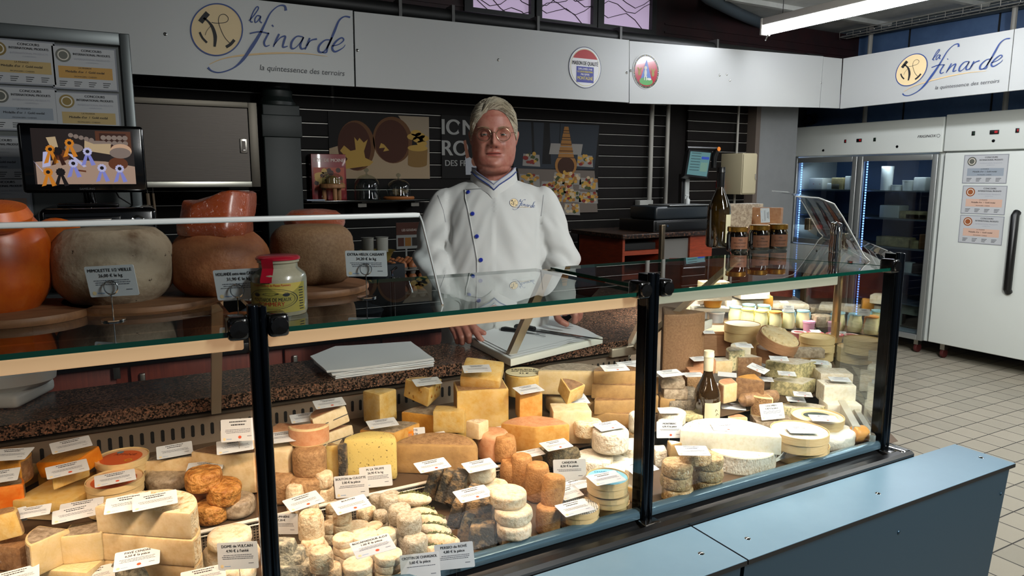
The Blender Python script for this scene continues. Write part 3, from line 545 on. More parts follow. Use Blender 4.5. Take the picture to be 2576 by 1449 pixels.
def pc(mb, pg, el, U):
    random.seed(7); pg([(0, .5), (.95, .5), (1, 1), (0, 1)], 1, .0004)
    for k in range(9): u = random.random(); pg([(u, .55), (u+.08, .55), (u+.1, 1), (u-.02, 1)], random.choice((0, 2, 1)), .0006+.0001*k)
    pg([(.05, .5), (.95, .48), (1, 0), (.1, 0)], 3, .0014); pg([(.40, .66), (.78, .66), (.80, .78), (.42, .78)], 4, .002)
    for k in range(5): w_ = .10-.016*k; z_ = .60+.075*k; pg([(.60-w_, z_), (.60+w_, z_), (.60+w_-.012, z_+.068), (.60-w_+.012, z_+.068)], 5, .0026); pg([(.60-w_, z_+.02), (.60+w_, z_+.02), (.60+w_, z_+.028), (.60-w_, z_+.028)], 6, .003)
    el(.60, .54, .13, .13, 5, .0028); el(.60, .53, .10, .10, 6, .0032)
    for cu, cv, ru, n_ in ((.62, .40, .17, 60), (.50, .30, .20, 50), (.62, .20, .17, 40), (.18, .38, .12, 20), (.20, .60, .1, 16), (.83, .60, .1, 16), (.88, .34, .12, 30), (.88, .18, .12, 30), (.68, .05, .10, 14)):
        pg([(cu-ru, cv-.07), (cu+ru, cv-.08), (cu+ru*.9, cv+.05), (cu-ru*.9, cv+.06)], 4, .0018)
        for q in range(n_): a = random.random()*6.28; r_ = random.random()**.5; el(cu+ru*.85*r_*cos(a), cv+.065*r_*sin(a), .016+.012*random.random(), .014+.01*random.random(), random.choice((5, 7, 8, 9, 7, 10)), .0034+.0004*random.random(), 7)
flat_poster('buffet_poster', c_(1296, 312, 1512, 538), [pm('black', '#0b0806'), pm('slate', '#2a3038'), pm('cloth', '#3a424c'), pm('table2', '#6d625a'), pm('tray', '#8f8a84'), pm('melon', '#9a6a34'), pm('deep', '#3c2010'), pm('yellow', '#b98f3e'), pm('red', '#7d2a24'), pm('leaf', '#3f4a26'), pm('cream', '#bda98a')], pc, 'poster photograph of a cheese buffet behind the man, right of his head')

# glass shelf with its goods
sa, sb = Y(770, 508, 4.6).x, Y(1085, 505, 4.6).x; sz = Y(900, 503, 4.5).z
t = empty('wall_shelf', (0, 0, 0), label='thin dark shelf on the slatted wall carrying glass domes', cat='shelf')
MB().box(sa, sb, 4.40, 4.69, sz-.012, sz, b=.002).obj('shelf_board', mat('shelf_dark', '#101312', .15), t)
for q in (Y(895, 500, 4.6).x, Y(1025, 500, 4.6).x): MB().box(q-.008, q+.008, 4.45, 4.70, sz-.05, sz-.012).obj('bracket', blkm, t); MB().box(q-.02, q+.035, 4.442, 4.449, sz-.045, sz-.022).obj('price_tag', mat('tag_grey', '#77736c', .6), t)
q0, q1 = Y(785, 400, 4.62).x, Y(872, 400, 4.62).x; zt0 = Y(830, 388, 4.62).z
t = empty('gift_box', (0, 0, 0), label='red cardboard box with a cheese picture at the left end of the shelf', cat='box')
MB().box(q0, q1, 4.60, 4.68, sz, zt0, b=.002).obj('carton', mat('box_red', '#7d1219', .35, coat=.4), t)
mb = MB(); W2, H2 = q1-q0, zt0-sz; cxx = (q0+q1)/2
write(mb, 'TÊTE DE MOINE', cxx, 4.598, zt0-.04, .030, 0, sx=.95, bold=.0006); sheet(mb, q0+.012, q1-.012, sz+.06, zt0-.085, 4.5985, 1); random.seed(3)
for k in range(40): disc(mb, cxx+(random.random()-.5)*W2*.75, sz+.09+random.random()**2*.10, .010+.01*random.random(), random.choice((2, 3, 4)), 4.598-k*.00002, n=8)
disc(mb, cxx-W2*.22, zt0-.13, W2*.2, 3, 4.5975, W2*.07)
mb.obj('front_print', [mat('box_type', '#cdb9b0', .5), mat('box_orange', '#a23c1c', .4), mat('box_choc', '#3c1c12', .5), mat('box_curd', '#c09a50', .5), mat('box_olive', '#5e4a1e', .5)], t)
t = empty('cheese_stand', (0, 0, 0), label='small wooden three-legged cheese stand with a clear dome before the red box', cat='stand')
wc = V((Y(842, 480, 4.5).x, 4.50, sz)); MB().lathe([(.0, .075), (.075, .075), (.08, .08), (.08, .098), (.075, .103), (0, .103)], 28, c=wc).obj('wooden_disc', wood, t)
for k in range(3): a = k*2.094+.5; MB().lathe([(.012, 0), (.014, .01), (.014, .076)], 10, c=(wc.x+.055*cos(a), wc.y+.055*sin(a), sz)).obj('leg', wood, t)
clear = glass('dome_glass', '#e6ecea', .9, base=.03)
def dome(c, r, h, knob, parent):
    pr = [(r*1.03, 0), (r, .006), (r*.99, h*.45)]+[(r*.99*cos(a), h*.5+h*.48*sin(a)) for a in [i*pi/2/8 for i in range(1, 8)]]+([(.006, h), (.006, h+.012), (.016, h+.02), (.016, h+.03), (.006, h+.038), (0, h+.039)] if knob else [(0, h*.98)])
    return MB().lathe(pr, 32, c=c).obj('glass_dome', clear, parent)
dome((wc.x, wc.y, sz+.103), .065, .07, False, t); mb = MB(); mb.lathe([(0, .103), (.04, .103), (.045, .13), (.02, .15), (0, .155)], 14, c=wc); mb.obj('curd', mat('curd_dim', '#8d7040', .6), t)
e_ = empty('cheese_bell', (Y(928, 480, 4.55).x, 4.55, sz), label='tall empty glass cheese bell with a knob in the middle of the shelf', cat='glass bell'); dome((0, 0, 0), .085, .165, True, e_)
e_ = empty('cheese_dome', (Y(1008, 490, 4.55).x, 4.55, sz), label='low glass dome on a round wooden base, right of the tall bell', cat='glass dome')
MB().lathe([(0, 0), (.10, 0), (.105, .008), (.10, .018), (0, .018)], 32).obj('wooden_base', mat('base_orange', '#a0602e', .5), e_); dome((0, 0, .018), .08, .115, True, e_)
mb = MB(); random.seed(9)
for k in range(9): mb.ell((random.uniform(-.04, .04), random.uniform(-.04, .04), .035+random.random()*.03), (.022, .018, .014), 6)
mb.obj('cheese_curls', mat('curl', '#7d6a50', .7), e_)
tag(MB().box(Y(770, 508, 4.5).x, Y(815, 508, 4.5).x, 4.42, 4.5, sz, sz+.008).obj('paper_slips', mat('slip', '#8a93a3', .5)), 'small stack of pale slips lying at the shelf end, left of the wooden stand', 'paper')

# ---- things on the back counter, seen past the man's right arm
cz = .905
eggm = mat('egg_shell', '#a8683f', .5, n=('#8f5230', 6, .4, .6)); trayp = mat('egg_tray_pulp', '#77716a', .9)
er = Z(968, 655, 1.16); ex0 = Y(955, 640, 3.55).x; ez = Y(1000, 655, 3.55).z-.045
t0 = ez; trays = []
def egg_tray(x, y, z, label, first=None):
    if first: return tag(copy_tree(first, loc=(x, y, z)), label)
    e = empty('egg_tray', (x, y, z), label=label, cat='egg tray', group='trays of eggs by the sink'); mb = MB()
    for i in range(6):
        for j in range(5): mb.lathe([(.012, 0), (.020, .02), (.0255, .034)], 10, c=(.026+i*.05, .026+j*.05, 0))
    mb.box(0, .30, 0, .25, .020, .024); mb.obj('pulp_tray', trayp, e)
    em_ = MB().lathe([(0, 0), (.012, .003), (.020, .014), (.0215, .026), (.018, .04), (.010, .051), (0, .055)], 16).mesh('egg', eggm)
    for i in range(6):
        for j in range(5): o = link('egg', em_, e, loc=(.026+i*.05, .026+j*.05, .012)); o['label'] = 'brown egg'
    return e
f = egg_tray(ex0-.02, 3.3, t0, 'tray of brown eggs on top of the stack beside the man')
egg_tray(ex0-.02, 3.3, t0-.06, 'tray of brown eggs in the middle of the stack beside the man', f); egg_tray(ex0-.02, 3.3, t0-.12, 'tray of brown eggs at the bottom of the stack beside the man', f)
tag(MB().box(ex0-.05, ex0+.36, 3.26, 3.60, cz, t0-.121, b=.004).obj('dark_crate', mat('crate', '#141820', .6)), 'dark crate under the egg trays on the back counter', 'crate')
e_ = empty('yellow_bowl', (Y(955, 600, 3.4).x, 3.42, t0+.06), label='yellow bowl standing left of the egg poster', cat='bowl')
ylw = mat('bowl_yellow', '#8a7530', .5); MB().lathe([(.05, 0), (.06, .004), (.085, .05), (.095, .055), (.082, .05), (.055, .01), (0, .008)], 24).obj('bowl_body', ylw, e_)
for k, dx in enumerate((-.045, .03)): tag(MB().lathe([(.028, 0), (.030, .11), (.033, .112), (.0, .112)], 16, c=(0, 0, 0)).obj('cup_stack', mat('cup_white', '#99958c', .6), loc=(Y(955, 600, 3.4).x+dx, 3.42, t0+.07)), ('left', 'right')[k]+' stack of white paper cups standing in the yellow bowl', 'cups')
tag(MB().box(Y(905, 640, 3.5).x, Y(905, 640, 3.5).x+.17, 3.28, 3.55, cz, t0+.058, b=.004).obj('dark_box', mat('crate', '#141820', .6)), 'dark box under the yellow bowl on the back counter', 'box')
pp = c_(1003, 560, 1070, 612, 3.6); mb = MB(); mb.box(pp[0], pp[1], 3.602, 3.607, pp[2]-.03, pp[3], 0); mb.box(pp[0]+.05, pp[0]+.06, 3.603, 3.607, .905, pp[2]-.03, 0); sheet(mb, pp[0], pp[1], pp[2]+.045, pp[3], 3.601, 1); write(mb, 'LES GOUDAS', (pp[0]+pp[1])/2-.005, 3.600, pp[2]+.07, .018, 2, sx=.8, bold=.0003)
for k in range(3): sheet(mb, pp[0]+.008+k*.04, pp[0]+.042+k*.04, pp[2]-.015, pp[2]+.03, 3.6005, (1, 3, 4)[k])
tag(mb.obj('gouda_poster', [pm('pale', '#8f8d8a'), pm('brown', '#4a2418'), pm('type3', '#c9b7ae'), pm('amber', '#8c5a20'), pm('dk', '#2a2420')]), 'small brown and white poster reading LES GOUDAS beside the eggs', 'poster')
e_ = empty('sink_tap', (Y(1020, 700, 3.0).x, 3.15, cz), label='chrome tap on the back counter beside the man\'s right arm', cat='tap')
MB().tube([(0, 0, 0), (0, 0, .22)], .013, 12).obj('riser', chrome, e_); MB().tube([(0, 0, .20), (.02, -.03, .215), (.05, -.08, .20), (.06, -.10, .15)], .008, 10).obj('spout', chrome, e_); MB().tube([(0, 0, .225), (-.005, .0, .245), (.03, .02, .26)], .006, 8).obj('lever', chrome, e_)
for k, (a, b, hgt, col, l) in enumerate(((665, 640, .10, '#7d858c', 'grey plastic tub with domed lid on the back counter, between two cheese wheels'), (905, 690, .07, '#4a5058', 'flat grey dish on the back counter, left of the tap'))):
    q = Z(a, b+10, cz+.05); tag(MB().lathe([(.0, 0), (.10, 0), (.115, hgt*.6), (.12, hgt*.65), (.10, hgt*.9), (.05, hgt*1.15), (0, hgt*1.2)], 28).obj('plastic_tub', mat('tub'+str(k), col, .3), loc=(Y(a, b, 3.3).x, 3.3, cz)), l, 'tub')

# ================================================================ TILL CORNER
t = empty('till_cabinet', (0, 0, 0), label='orange-brown till cabinet with dark stone top and open shelves', cat='cabinet')
a = Y(1572, 590, 3.9); zt_ = a.z-.005; xA, xB = a.x, a.x+.86
MB().box(xA-.03, xB, 3.86, 4.5, zt_-.03, zt_, b=.003).obj('stone_top', mat('till_top', '#1c1512', .3, n=('#5a3c2c', 60, .5, .6)), t)
mb = MB(); mb.box(xA, xA+.02, 3.9, 4.45, 0, zt_-.03); mb.box(xA+.34, xA+.36, 3.9, 4.45, 0, zt_-.03); mb.box(xB-.24, xB-.02, 3.9, 4.45, 0, zt_-.03); mb.box(xA, xB-.02, 4.43, 4.45, 0, zt_-.03); mb.obj('carcass', lam, t)
MB().box(xA+.02, xA+.34, 3.9, 4.43, zt_-.15, zt_-.12).obj('shelf', lam, t); MB().box(xA+.02, xA+.34, 3.9, 4.43, zt_-.32, zt_-.29).obj('shelf', lam, t)
MB().box(xA+.36, xB-.24, 3.92, 3.93, 0, zt_-.05).obj('inner_panel', mat('panel_grey', '#5f5d5a', .6), t)
tag(MB().box(xA+.04, xA+.32, 3.93, 4.3, zt_-.119, zt_-.07, b=.004).obj('document_tray', blkm), 'black flat tray on the upper open shelf of the till cabinet', 'tray')
bc = MB(); bc.box(xA+.55, xA+.57, 3.925, 3.93, zt_-.2, zt_-.08)
# drawer, printer
p = Y(1630, 598, 4.0); dx0 = p.x; dw = Y(1788, 598, 4.0).x-p.x
e_ = empty('cash_drawer', (0, 0, 0), label='wide black cash drawer on the till cabinet', cat='cash drawer'); MB().box(dx0, dx0+dw, 3.92, 4.32, zt_, zt_+.085, b=.006).obj('drawer_body', blk, e_); MB().box(dx0+.02, dx0+dw-.02, 3.912, 3.92, zt_+.012, zt_+.075, b=.003).obj('drawer_front', blk, e_); MB().lathe([(.008, 0), (.008, .006), (0, .006)], 10).obj('lock', chrome, e_, loc=(dx0+.12, 3.912, zt_+.045), rot=(pi/2, 0, 0))
e_ = empty('receipt_printer', (0, 0, 0), label='dark grey printer with a silver top edge on the cash drawer', cat='printer'); pz = zt_+.085; px0 = Y(1642, 560, 4.0).x; px1 = Y(1775, 560, 4.0).x; pt = Y(1720, 517, 4.0).z
MB().box(px0, px1, 3.95, 4.25, pz, pt-.008, b=.02).obj('printer_body', mat('printer_grey', '#1b2126', .35), e_); MB().box(px0+.12, px1, 3.94, 4.18, pt-.008, pt, b=.003).obj('lid_edge', mat('silver_dull', '#8a8c8c', .35, .6), e_)
mb = MB(); mb.tube([(px1-.01, 3.93, pz+.02), (px1+.08, 3.9, pz+.015), (px1+.10, 3.95, pz)], .003, 6); mb.obj('cord', mat('cord_grey', '#666', .6) if False else blkm, e_)
e_ = empty('sanitizer_bottle', (Y(1734, 515, 4.05).x, 4.05, pt), label='small white pump bottle standing on the printer', cat='bottle'); MB().lathe([(0, 0), (.018, 0), (.019, .03), (.016, .038), (.007, .042), (.006, .05)], 14).obj('bottle_body', mat('pump_white', '#b5b8b8', .4), e_); mb = MB(); mb.tube([(0, 0, .05), (0, 0, .064)], .004, 8); mb.box(-.02, .012, -.006, .006, .062, .069, b=.002); mb.obj('pump', mat('pump_white', '#b5b8b8', .4), e_)
e_ = empty('till_screen', (0, 0, 0), label='touch-screen till on a white pole with an orange-tipped side display', cat='till')
p = Y(1755, 470, 4.15); pl = MB(); pl.box(p.x-.02, p.x+.022, 4.24, 4.28, zt_, Y(1755, 440, 4.2).z, 0, b=.004); pl.box(p.x-.05, p.x-.02, 4.25, 4.29, zt_, Y(1755, 440, 4.2).z, 1, b=.003); pl.obj('pole', [mat('pole_white', '#a9adac', .4), blk], e_)
q = [Y(1738, 378, 4.12), Y(1727, 445, 4.12), Y(1785, 452, 4.12), Y(1797, 383, 4.12)]
def slab(q, th, name, m, parent, inset=0, dy=0):
    c = sum(q, V((0, 0, 0)))/4; qq = [c+(v-c)*(1-inset) for v in q]; vs = [v+V((0, dy, 0)) for v in qq]+[v+V((.1*th, th+dy, -.35*th)) for v in qq]
    return MB().add(vs, [(0, 1, 2, 3), (7, 6, 5, 4), (0, 4, 5, 1), (1, 5, 6, 2), (2, 6, 7, 3), (3, 7, 4, 0)], 0).obj(name, m, parent)
slab(q, .05, 'screen_housing', blk, e_); slab(q, .002, 'screen_display', mat('till_glow', '#101820', .3, emit=('#6fa0a2', .55)), e_, .14, -.004)
mb = MB(); c = sum(q, V((0, 0, 0)))/4; ux = (q[3]-q[0]); uz = (q[0]-q[1])
for i in range(7): 
    a = q[0]+ux*.12-uz*(.14+.105*i)+V((0, -.008, 0)); mb.quad(a, a+ux*.40, a+ux*.40+uz*.02, a+uz*.02, 0)
a = q[0]+ux*.56-uz*.34+V((0, -.008, 0)); mb.quad(a, a+ux*.32, a+ux*.32+uz*.1, a+uz*.1, 1); a = q[0]+ux*.56-uz*.80+V((0, -.008, 0)); mb.quad(a, a+ux*.30, a+ux*.30+uz*.34, a+uz*.34, 2)
mb.obj('screen_rows', [mat('row_dark', '#000', .5, emit=('#2f5a66', .5)) if False else mat('row_dark', '#0a1a20', .5), mat('row_blue', '#0a1a60', .5, emit=('#2c55c0', .4)), mat('row_green', '#0a2018', .5, emit=('#86b0a0', .5))], e_)
h = Y(1808, 380, 4.1); mb = MB(); mb.tube([h+V((-.0, 0, 0)), h+V((-.005, .02, -.05)), Y(1800, 425, 4.12)], [.022, .024, .018], 14, 0); mb.tube([h+V((0, -.024, .006)), h+V((0, -.018, .006))], .017, 14, 1); mb.tube([q[0]+V((.0, .02, .012)), h+V((0, 0, .01))], .012, 8, 0); mb.obj('side_display', [blk, mat('orange_cap', '#d4782a', .4)], e_)
# signs and boxes on the wall
a = Y(1808, 458, 4.69); b = Y(1856, 485, 4.69); mb = MB(); mb.box(a.x, b.x, 4.685, 4.695, b.z, a.z, 0)
for i, s in enumerate(('DERRIÈRE', 'CETTE', 'LIGNE')): write(mb, s, (a.x+b.x)/2, 4.683, a.z-.022-.022*i, .018, 1)
tag(mb.obj('red_notice', [mat('notice_red', '#a3121c', .5), mat('notice_type', '#d9b0ae', .5)]), 'small red notice with white capitals on the slatted wall, left of the dark bottle', 'notice')
a = Y(1880, 388, 4.45); b = Y(1912, 492, 4.45); e_ = empty('fuse_box', (0, 0, 0), label='tall beige fuse box on the end of the slatted wall', cat='fuse box'); bg_ = mat('beige_box', '#a89e82', .5)
MB().box(a.x-.03, b.x-.04, 4.45, 4.70, b.z, a.z, b=.004).obj('box_body', bg_, e_); MB().box(a.x-.025, b.x-.045, 4.44, 4.45, b.z+.01, a.z-.01, b=.002).obj('cover', bg_, e_); MB().tube([(b.x-.06, 4.435, (a.z+b.z)/2), (b.x-.06, 4.43, (a.z+b.z)/2-.05)], .004, 6).obj('cord', mat('conduit_grey', '#96938c', .5), e_)
a = Y(1919, 300, 4.6); b = Y(2003, 400, 4.6); struct(MB().box(a.x, b.x+.02, 4.6, 5.3, 0, 2.5).obj('wall_pillar', greyp)); struct(MB().box(a.x-.055, a.x, 4.60, 4.72, 0, 2.4).obj('trim_2', mat('trim_taupe', '#544a43', .6)))
a = Y(1615, 506, 4.62); b = Y(1646, 592, 4.62); tag(MB().box(a.x, b.x, 4.62, 4.69, b.z, a.z, b=.006).obj('junction_box', mat('junction_white', '#9c9c98', .5)), 'tall white junction box at the foot of the left conduit', 'junction box')
# ================================================================ FRIDGES
whitef = mat('fridge_white', '#d3d7d2', .35); alu = mat('door_aluminium', '#9fa2a0', .35, .7); fglass = glass('fridge_glass', '#c9d2d6', .8, base=.02)
FX = 6.3; Ya, Ym, Yb = X(2003, 360, FX).y, X(2384, 350, FX).y, 2.35; top = 2.11
t = empty('display_fridge', (0, 0, 0), label='white two-door glass display fridge with blue-white LED strips', cat='fridge')
z1 = 1.815; zb = .13
inner = mat('fridge_inside', '#2a2624', .6); mb = MB(); mb.box(FX+.02, FX+.72, Ym+.005, Ym+.05, zb, top-.01, 0); mb.box(FX+.02, FX+.72, Ya-.05, Ya, zb, top-.01, 0); mb.box(FX+.66, FX+.72, Ym+.05, Ya-.05, zb, top-.01, 1); mb.box(FX+.02, FX+.66, Ym+.05, Ya-.05, zb, zb+.06, 0); mb.box(FX+.02, FX+.66, Ym+.05, Ya-.05, z1, top-.01, 0)
mb.obj('cabinet', [whitef, inner], t)
hd = MB().box(FX-.03, FX+.02, Ym+.003, Ya, z1-.005, top, b=.008).obj('header_panel', whitef, t)
def onpanel(py_, pz_): return X(py_, pz_, FX-.031)
for (n_, px_, pz_, w_, h_, m_) in (('switch', 2132, 359, .022, .032, [blk, redm]), ('temperature_display', 2167, 357, .055, .032, [blk, redm]), ('switch', 2206, 355, .024, .034, [blk, mat('switch_green', '#123a24', .4)])):
    q = onpanel(px_, pz_); mb = MB(); mb.box(FX-.036, FX-.03, q.y-w_/2, q.y+w_/2, q.z-h_/2, q.z+h_/2, 0, b=.002); mb.box(FX-.0385, FX-.036, q.y-w_*.38, q.y-w_*.05, q.z-h_*.25, q.z+h_*.3, 1); mb.obj(n_, m_, hd)
for px_, pz_ in ((2076, 382), (2262, 373)): q = onpanel(px_, pz_); MB().lathe([(0, .006), (.010, .005), (.013, 0)], 14).obj('door_lock', darkst, hd, loc=(FX-.03, q.y, q.z), rot=(0, -pi/2, 0))
q = onpanel(2342, 347); mb = MB(); write(mb, 'FRIGINOX', 0, 0, 0, .032, 0, sx=1.1, bold=.0006, shear=.3); ringf(mb, .105, 0, .012, .015, 0); mb.obj('maker_lettering', ink, hd, loc=(FX-.0325, q.y+.02, q.z), rot=(0, 0, -pi/2))
led = mat('led_strip', '#8fb4ff', .4, emit=('#86a8ff', 6)); yD = X(2168, 400, FX).y
for k, (y0, y1) in enumerate(((yD+.006, Ya-.03), (Ym+.03, yD-.006))):
    fw = .05; e = MB(); e.box(FX-.03, FX+.015, y0, y0+fw, zb, z1-.02, b=.006); e.box(FX-.03, FX+.015, y1-fw, y1, zb, z1-.02, b=.006); e.box(FX-.03, FX+.015, y0+fw, y1-fw, z1-.02-fw, z1-.02, b=.004); e.box(FX-.03, FX+.015, y0+fw, y1-fw, zb, zb+fw, b=.004)
    d_ = e.obj('glass_door', alu, t); MB().box(FX-.008, FX-.004, y0+fw, y1-fw, zb+fw, z1-.02-fw).obj('pane', fglass, d_)
    s = MB()
    for i in range(62): s.box(FX+.03, FX+.04, y1-fw-.014, y1-fw-.004, zb+.12+i*.0248, zb+.136+i*.0248)
    s.obj('led_strip', led, d_); MB().box(FX-.05, FX-.03, y0+.02 if k == 0 else y1-.035, y0+.035 if k == 0 else y1-.02, .95, 1.05, b=.003).obj('latch', blk, d_)
    for z in (.42, .70, .93, 1.20, 1.46): MB().box(FX+.06, FX+.62, y0+.02, y1-.02, z, z+.012).obj('shelf', mat('shelf_wire', '#6d7378', .4, .3), t)
for y in (Ya-.12, Ym+.12, Ym-.10, Yb+.1):
    for x in (FX+.06,):
        pass
def casters(parent, ys, x=FX+.07):
    for y in ys:
        e = MB(); e.box(x-.03, x+.03, y-.02, y+.02, .075, .132, 0); e.T = MX.Translation((x, y, .042)) @ MX.Rotation(pi/2, 4, 'X'); e.lathe([(.012, -.016), (.04, -.014), (.042, -.008), (.042, .008), (.04, .014), (.012, .016)], 20, 1); e.obj('caster', [steel, mat('caster_red', '#4a1614', .6)], parent)
casters(t, (Ya-.15, Ym+.12))
area('fridge_lamp', (FX+.1, (Ya+yD)/2, 1.70), (FX+.35, (Ya+yD)/2, 1.0), .5, .05, 2.2, (.75, .85, 1)); area('fridge_lamp', (FX+.1, (Ym+yD)/2, 1.70), (FX+.35, (Ym+yD)/2, 1.0), .5, .05, 2.2, (.75, .85, 1))
# goods inside the fridge
random.seed(11); tubm = mat('tub_white', '#cfccc0', .4); gch = mat('fridge_cheese', '#b5a06c', .6, n=('#8d7a50', 12, .4, .6)); redt = mat('tub_red', '#9a2228', .4); och = mat('fridge_amber', '#8c5a2e', .6); wrp = mat('wrapped_block', '#c3bfb0', .35, wrap=.8)
FW = 'behind the glass fridge door'
def fb(px_, py_, w_, h_, m, name, label, cat, round_=0, d=.16, xx=FX+.12):
    q = X(px_, py_, xx); k = depth(q)/FPX; W = w_*k*1.12; H = h_*k; z0 = min((s+.012 for s in (.118+.072, .42, .70, .93, 1.20, 1.46)), key=lambda s: abs(s-(q.z-H/2)))
    o = (MB().lathe([(0, 0), (W*.46, 0), (W/2, H*.9), (W/2*1.04, H*.9), (W/2*1.04, H), (0, H)], 18) if round_ else MB().box(-d/2, d/2, -W/2, W/2, 0, H, b=.008)).obj(name, m, loc=(xx+d/2 if not round_ else xx+W/2, q.y, z0))
    return tag(o, label+' '+FW, cat)
for a in ((2058, 445, 36, 28, wrp, 'cheese_block', 'pale wrapped block on the top shelf,', 'cheese'), (2112, 442, 30, 30, gch, 'cheese_block', 'dull yellow block on the top shelf, left door,', 'cheese'), (2050, 492, 12, 14, redt, 'small_tub', 'red tub on the second shelf,', 'tub', 1), (2066, 492, 12, 14, redt, 'small_tub', 'second red tub from the left', 'tub', 1),
          (2100, 490, 34, 16, tubm, 'tub_pack', 'pack of small white tubs, left door,', 'tub'), (2136, 478, 14, 34, wrp, 'wrapped_pack', 'upright white wrapped pack beside the door frame', 'pack'),
          (2226, 478, 26, 60, tubm, 'tall_bucket', 'tall cream bucket, right door,', 'bucket', 1), (2252, 502, 24, 14, tubm, 'low_tub', 'low white tub right of the tall bucket', 'tub', 1), (2282, 495, 30, 26, tubm, 'cream_tub', 'cream tub stack in the middle,', 'tub', 1), (2316, 492, 28, 34, wrp, 'wrapped_pack', 'crumpled blue-white wrapped pack, right door,', 'pack'),
          (2240, 555, 46, 32, wrp, 'cheese_block', 'large white wrapped cheese block on the middle shelf', 'cheese'), (2306, 562, 74, 20, gch, 'flat_cheese', 'flat yellow cheese lying at the right of the middle shelf', 'cheese'), (2310, 544, 50, 14, och, 'cheese_slab', 'darker slab lying on the flat yellow cheese', 'cheese'),
          (2246, 613, 72, 24, gch, 'cheese_loaf', 'long wrapped yellow loaf, fourth shelf,', 'cheese'), (2300, 636, 28, 20, gch, 'cheese_piece', 'small yellow piece on the fourth shelf', 'cheese', 1), (2325, 634, 18, 38, och, 'amber_cheese', 'amber cheese by the door frame', 'cheese'),
          (2286, 682, 22, 26, tubm, 'white_tub', 'white tub on the fifth shelf', 'tub', 1), (2316, 684, 30, 26, mat('dark_pack', '#5b4a44', .4), 'dark_pack', 'dark cup pack on the fifth shelf', 'pack'), (2300, 770, 50, 60, mat('sack', '#a39c80', .7, wrap=.5), 'cheese_sack', 'cream sack at the bottom, upper one,', 'sack'), (2300, 815, 52, 34, mat('sack', '#a39c80', .7, wrap=.5), 'cheese_sack', 'cream sack at the very bottom', 'sack')):
    fb(*a)
t = empty('white_fridge', (0, 0, 0), label='solid white fridge with a long black handle at the right picture edge', cat='fridge')
MB().box(FX+.02, FX+.74, Yb, Ym-.012, .13, 2.10).obj('cabinet', whitef, t); hd = MB().box(FX-.03, FX+.02, Yb, Ym-.01, 1.815, 2.125, b=.008).obj('header_panel', whitef, t); dd = MB().box(FX-.035, FX+.015, Yb, Ym-.03, .14, 1.80, b=.008).obj('door', whitef, t)
for (n_, px_, pz_, w_, h_, m_) in (('switch', 2455, 340, .026, .036, [blk, mat('switch_green', '#123a24', .4)]), ('temperature_display', 2508, 337, .07, .034, [blk, redm]), ('switch', 2566, 333, .026, .036, [blk, redm])):
    q = onpanel(px_, pz_); mb = MB(); mb.box(FX-.036, FX-.03, q.y-w_/2, q.y+w_/2, q.z-h_/2, q.z+h_/2, 0, b=.002); mb.box(FX-.0385, FX-.036, q.y-w_*.38, q.y-w_*.05, q.z-h_*.25, q.z+h_*.3, 1); mb.obj(n_, m_, hd)
q = onpanel(2505, 359); MB().lathe([(0, .006), (.010, .005), (.013, 0)], 14).obj('door_lock', darkst, hd, loc=(FX-.03, q.y, q.z), rot=(0, -pi/2, 0))
q = X(2563, 540, FX-.05); q2 = X(2560, 745, FX-.05); MB().tube([(FX-.035, q.y, q.z), (FX-.06, q.y, q.z-.02), (FX-.06, q.y, q2.z+.03), (FX-.035, q.y, q2.z+.01)], .03, 12).obj('door_handle', blk, dd); casters(t, (Ym-.12, Yb+.12))
for (px_, py_, s_, b_, l) in ((2484, 430, sealS, bsil, 'certificate with a grey seal, topmost on the white fridge'), (2480, 508, sealB, bbr, 'certificate with a bronze seal, middle one on the white fridge'), (2473, 583, sealB, bbr, 'certificate with a bronze seal, lowest on the white fridge')):
    q = X(px_, py_, FX-.038); certificate('', (FX-.038, q.y, q.z), (0, 0, -pi/2), .345, .235, s_, b_, l, 'certificates on the white fridge')
# clutter above the display fridge
mb = MB(); random.seed(2); cc = Y(2058, 300, 5.4)
for k in range(7): r_ = .04+.02*random.random(); mb.tube([(cc.x+r_*1.6*cos(a*.52), 5.45+.01*k, cc.z-.02*random.random()+r_*sin(a*.52)) for a in range(12)], .006, 5, closed=True)
tag(mb.obj('cable_coil', blkm), 'black cable coil hanging in the corner above the display fridge', 'cable')
for px_ in (2183, 2535): a = X(px_, 270, 6.7); tag(MB().tube([(6.7, a.y, 2.0), (6.7, a.y, 3.1)], .022, 8).obj('conduit', mat('conduit_grey', '#96938c', .5)), 'vertical grey conduit behind the %s' % ('display fridge top' if px_ < 2300 else 'white fridge top'), 'pipe', 'conduits behind the fridges')
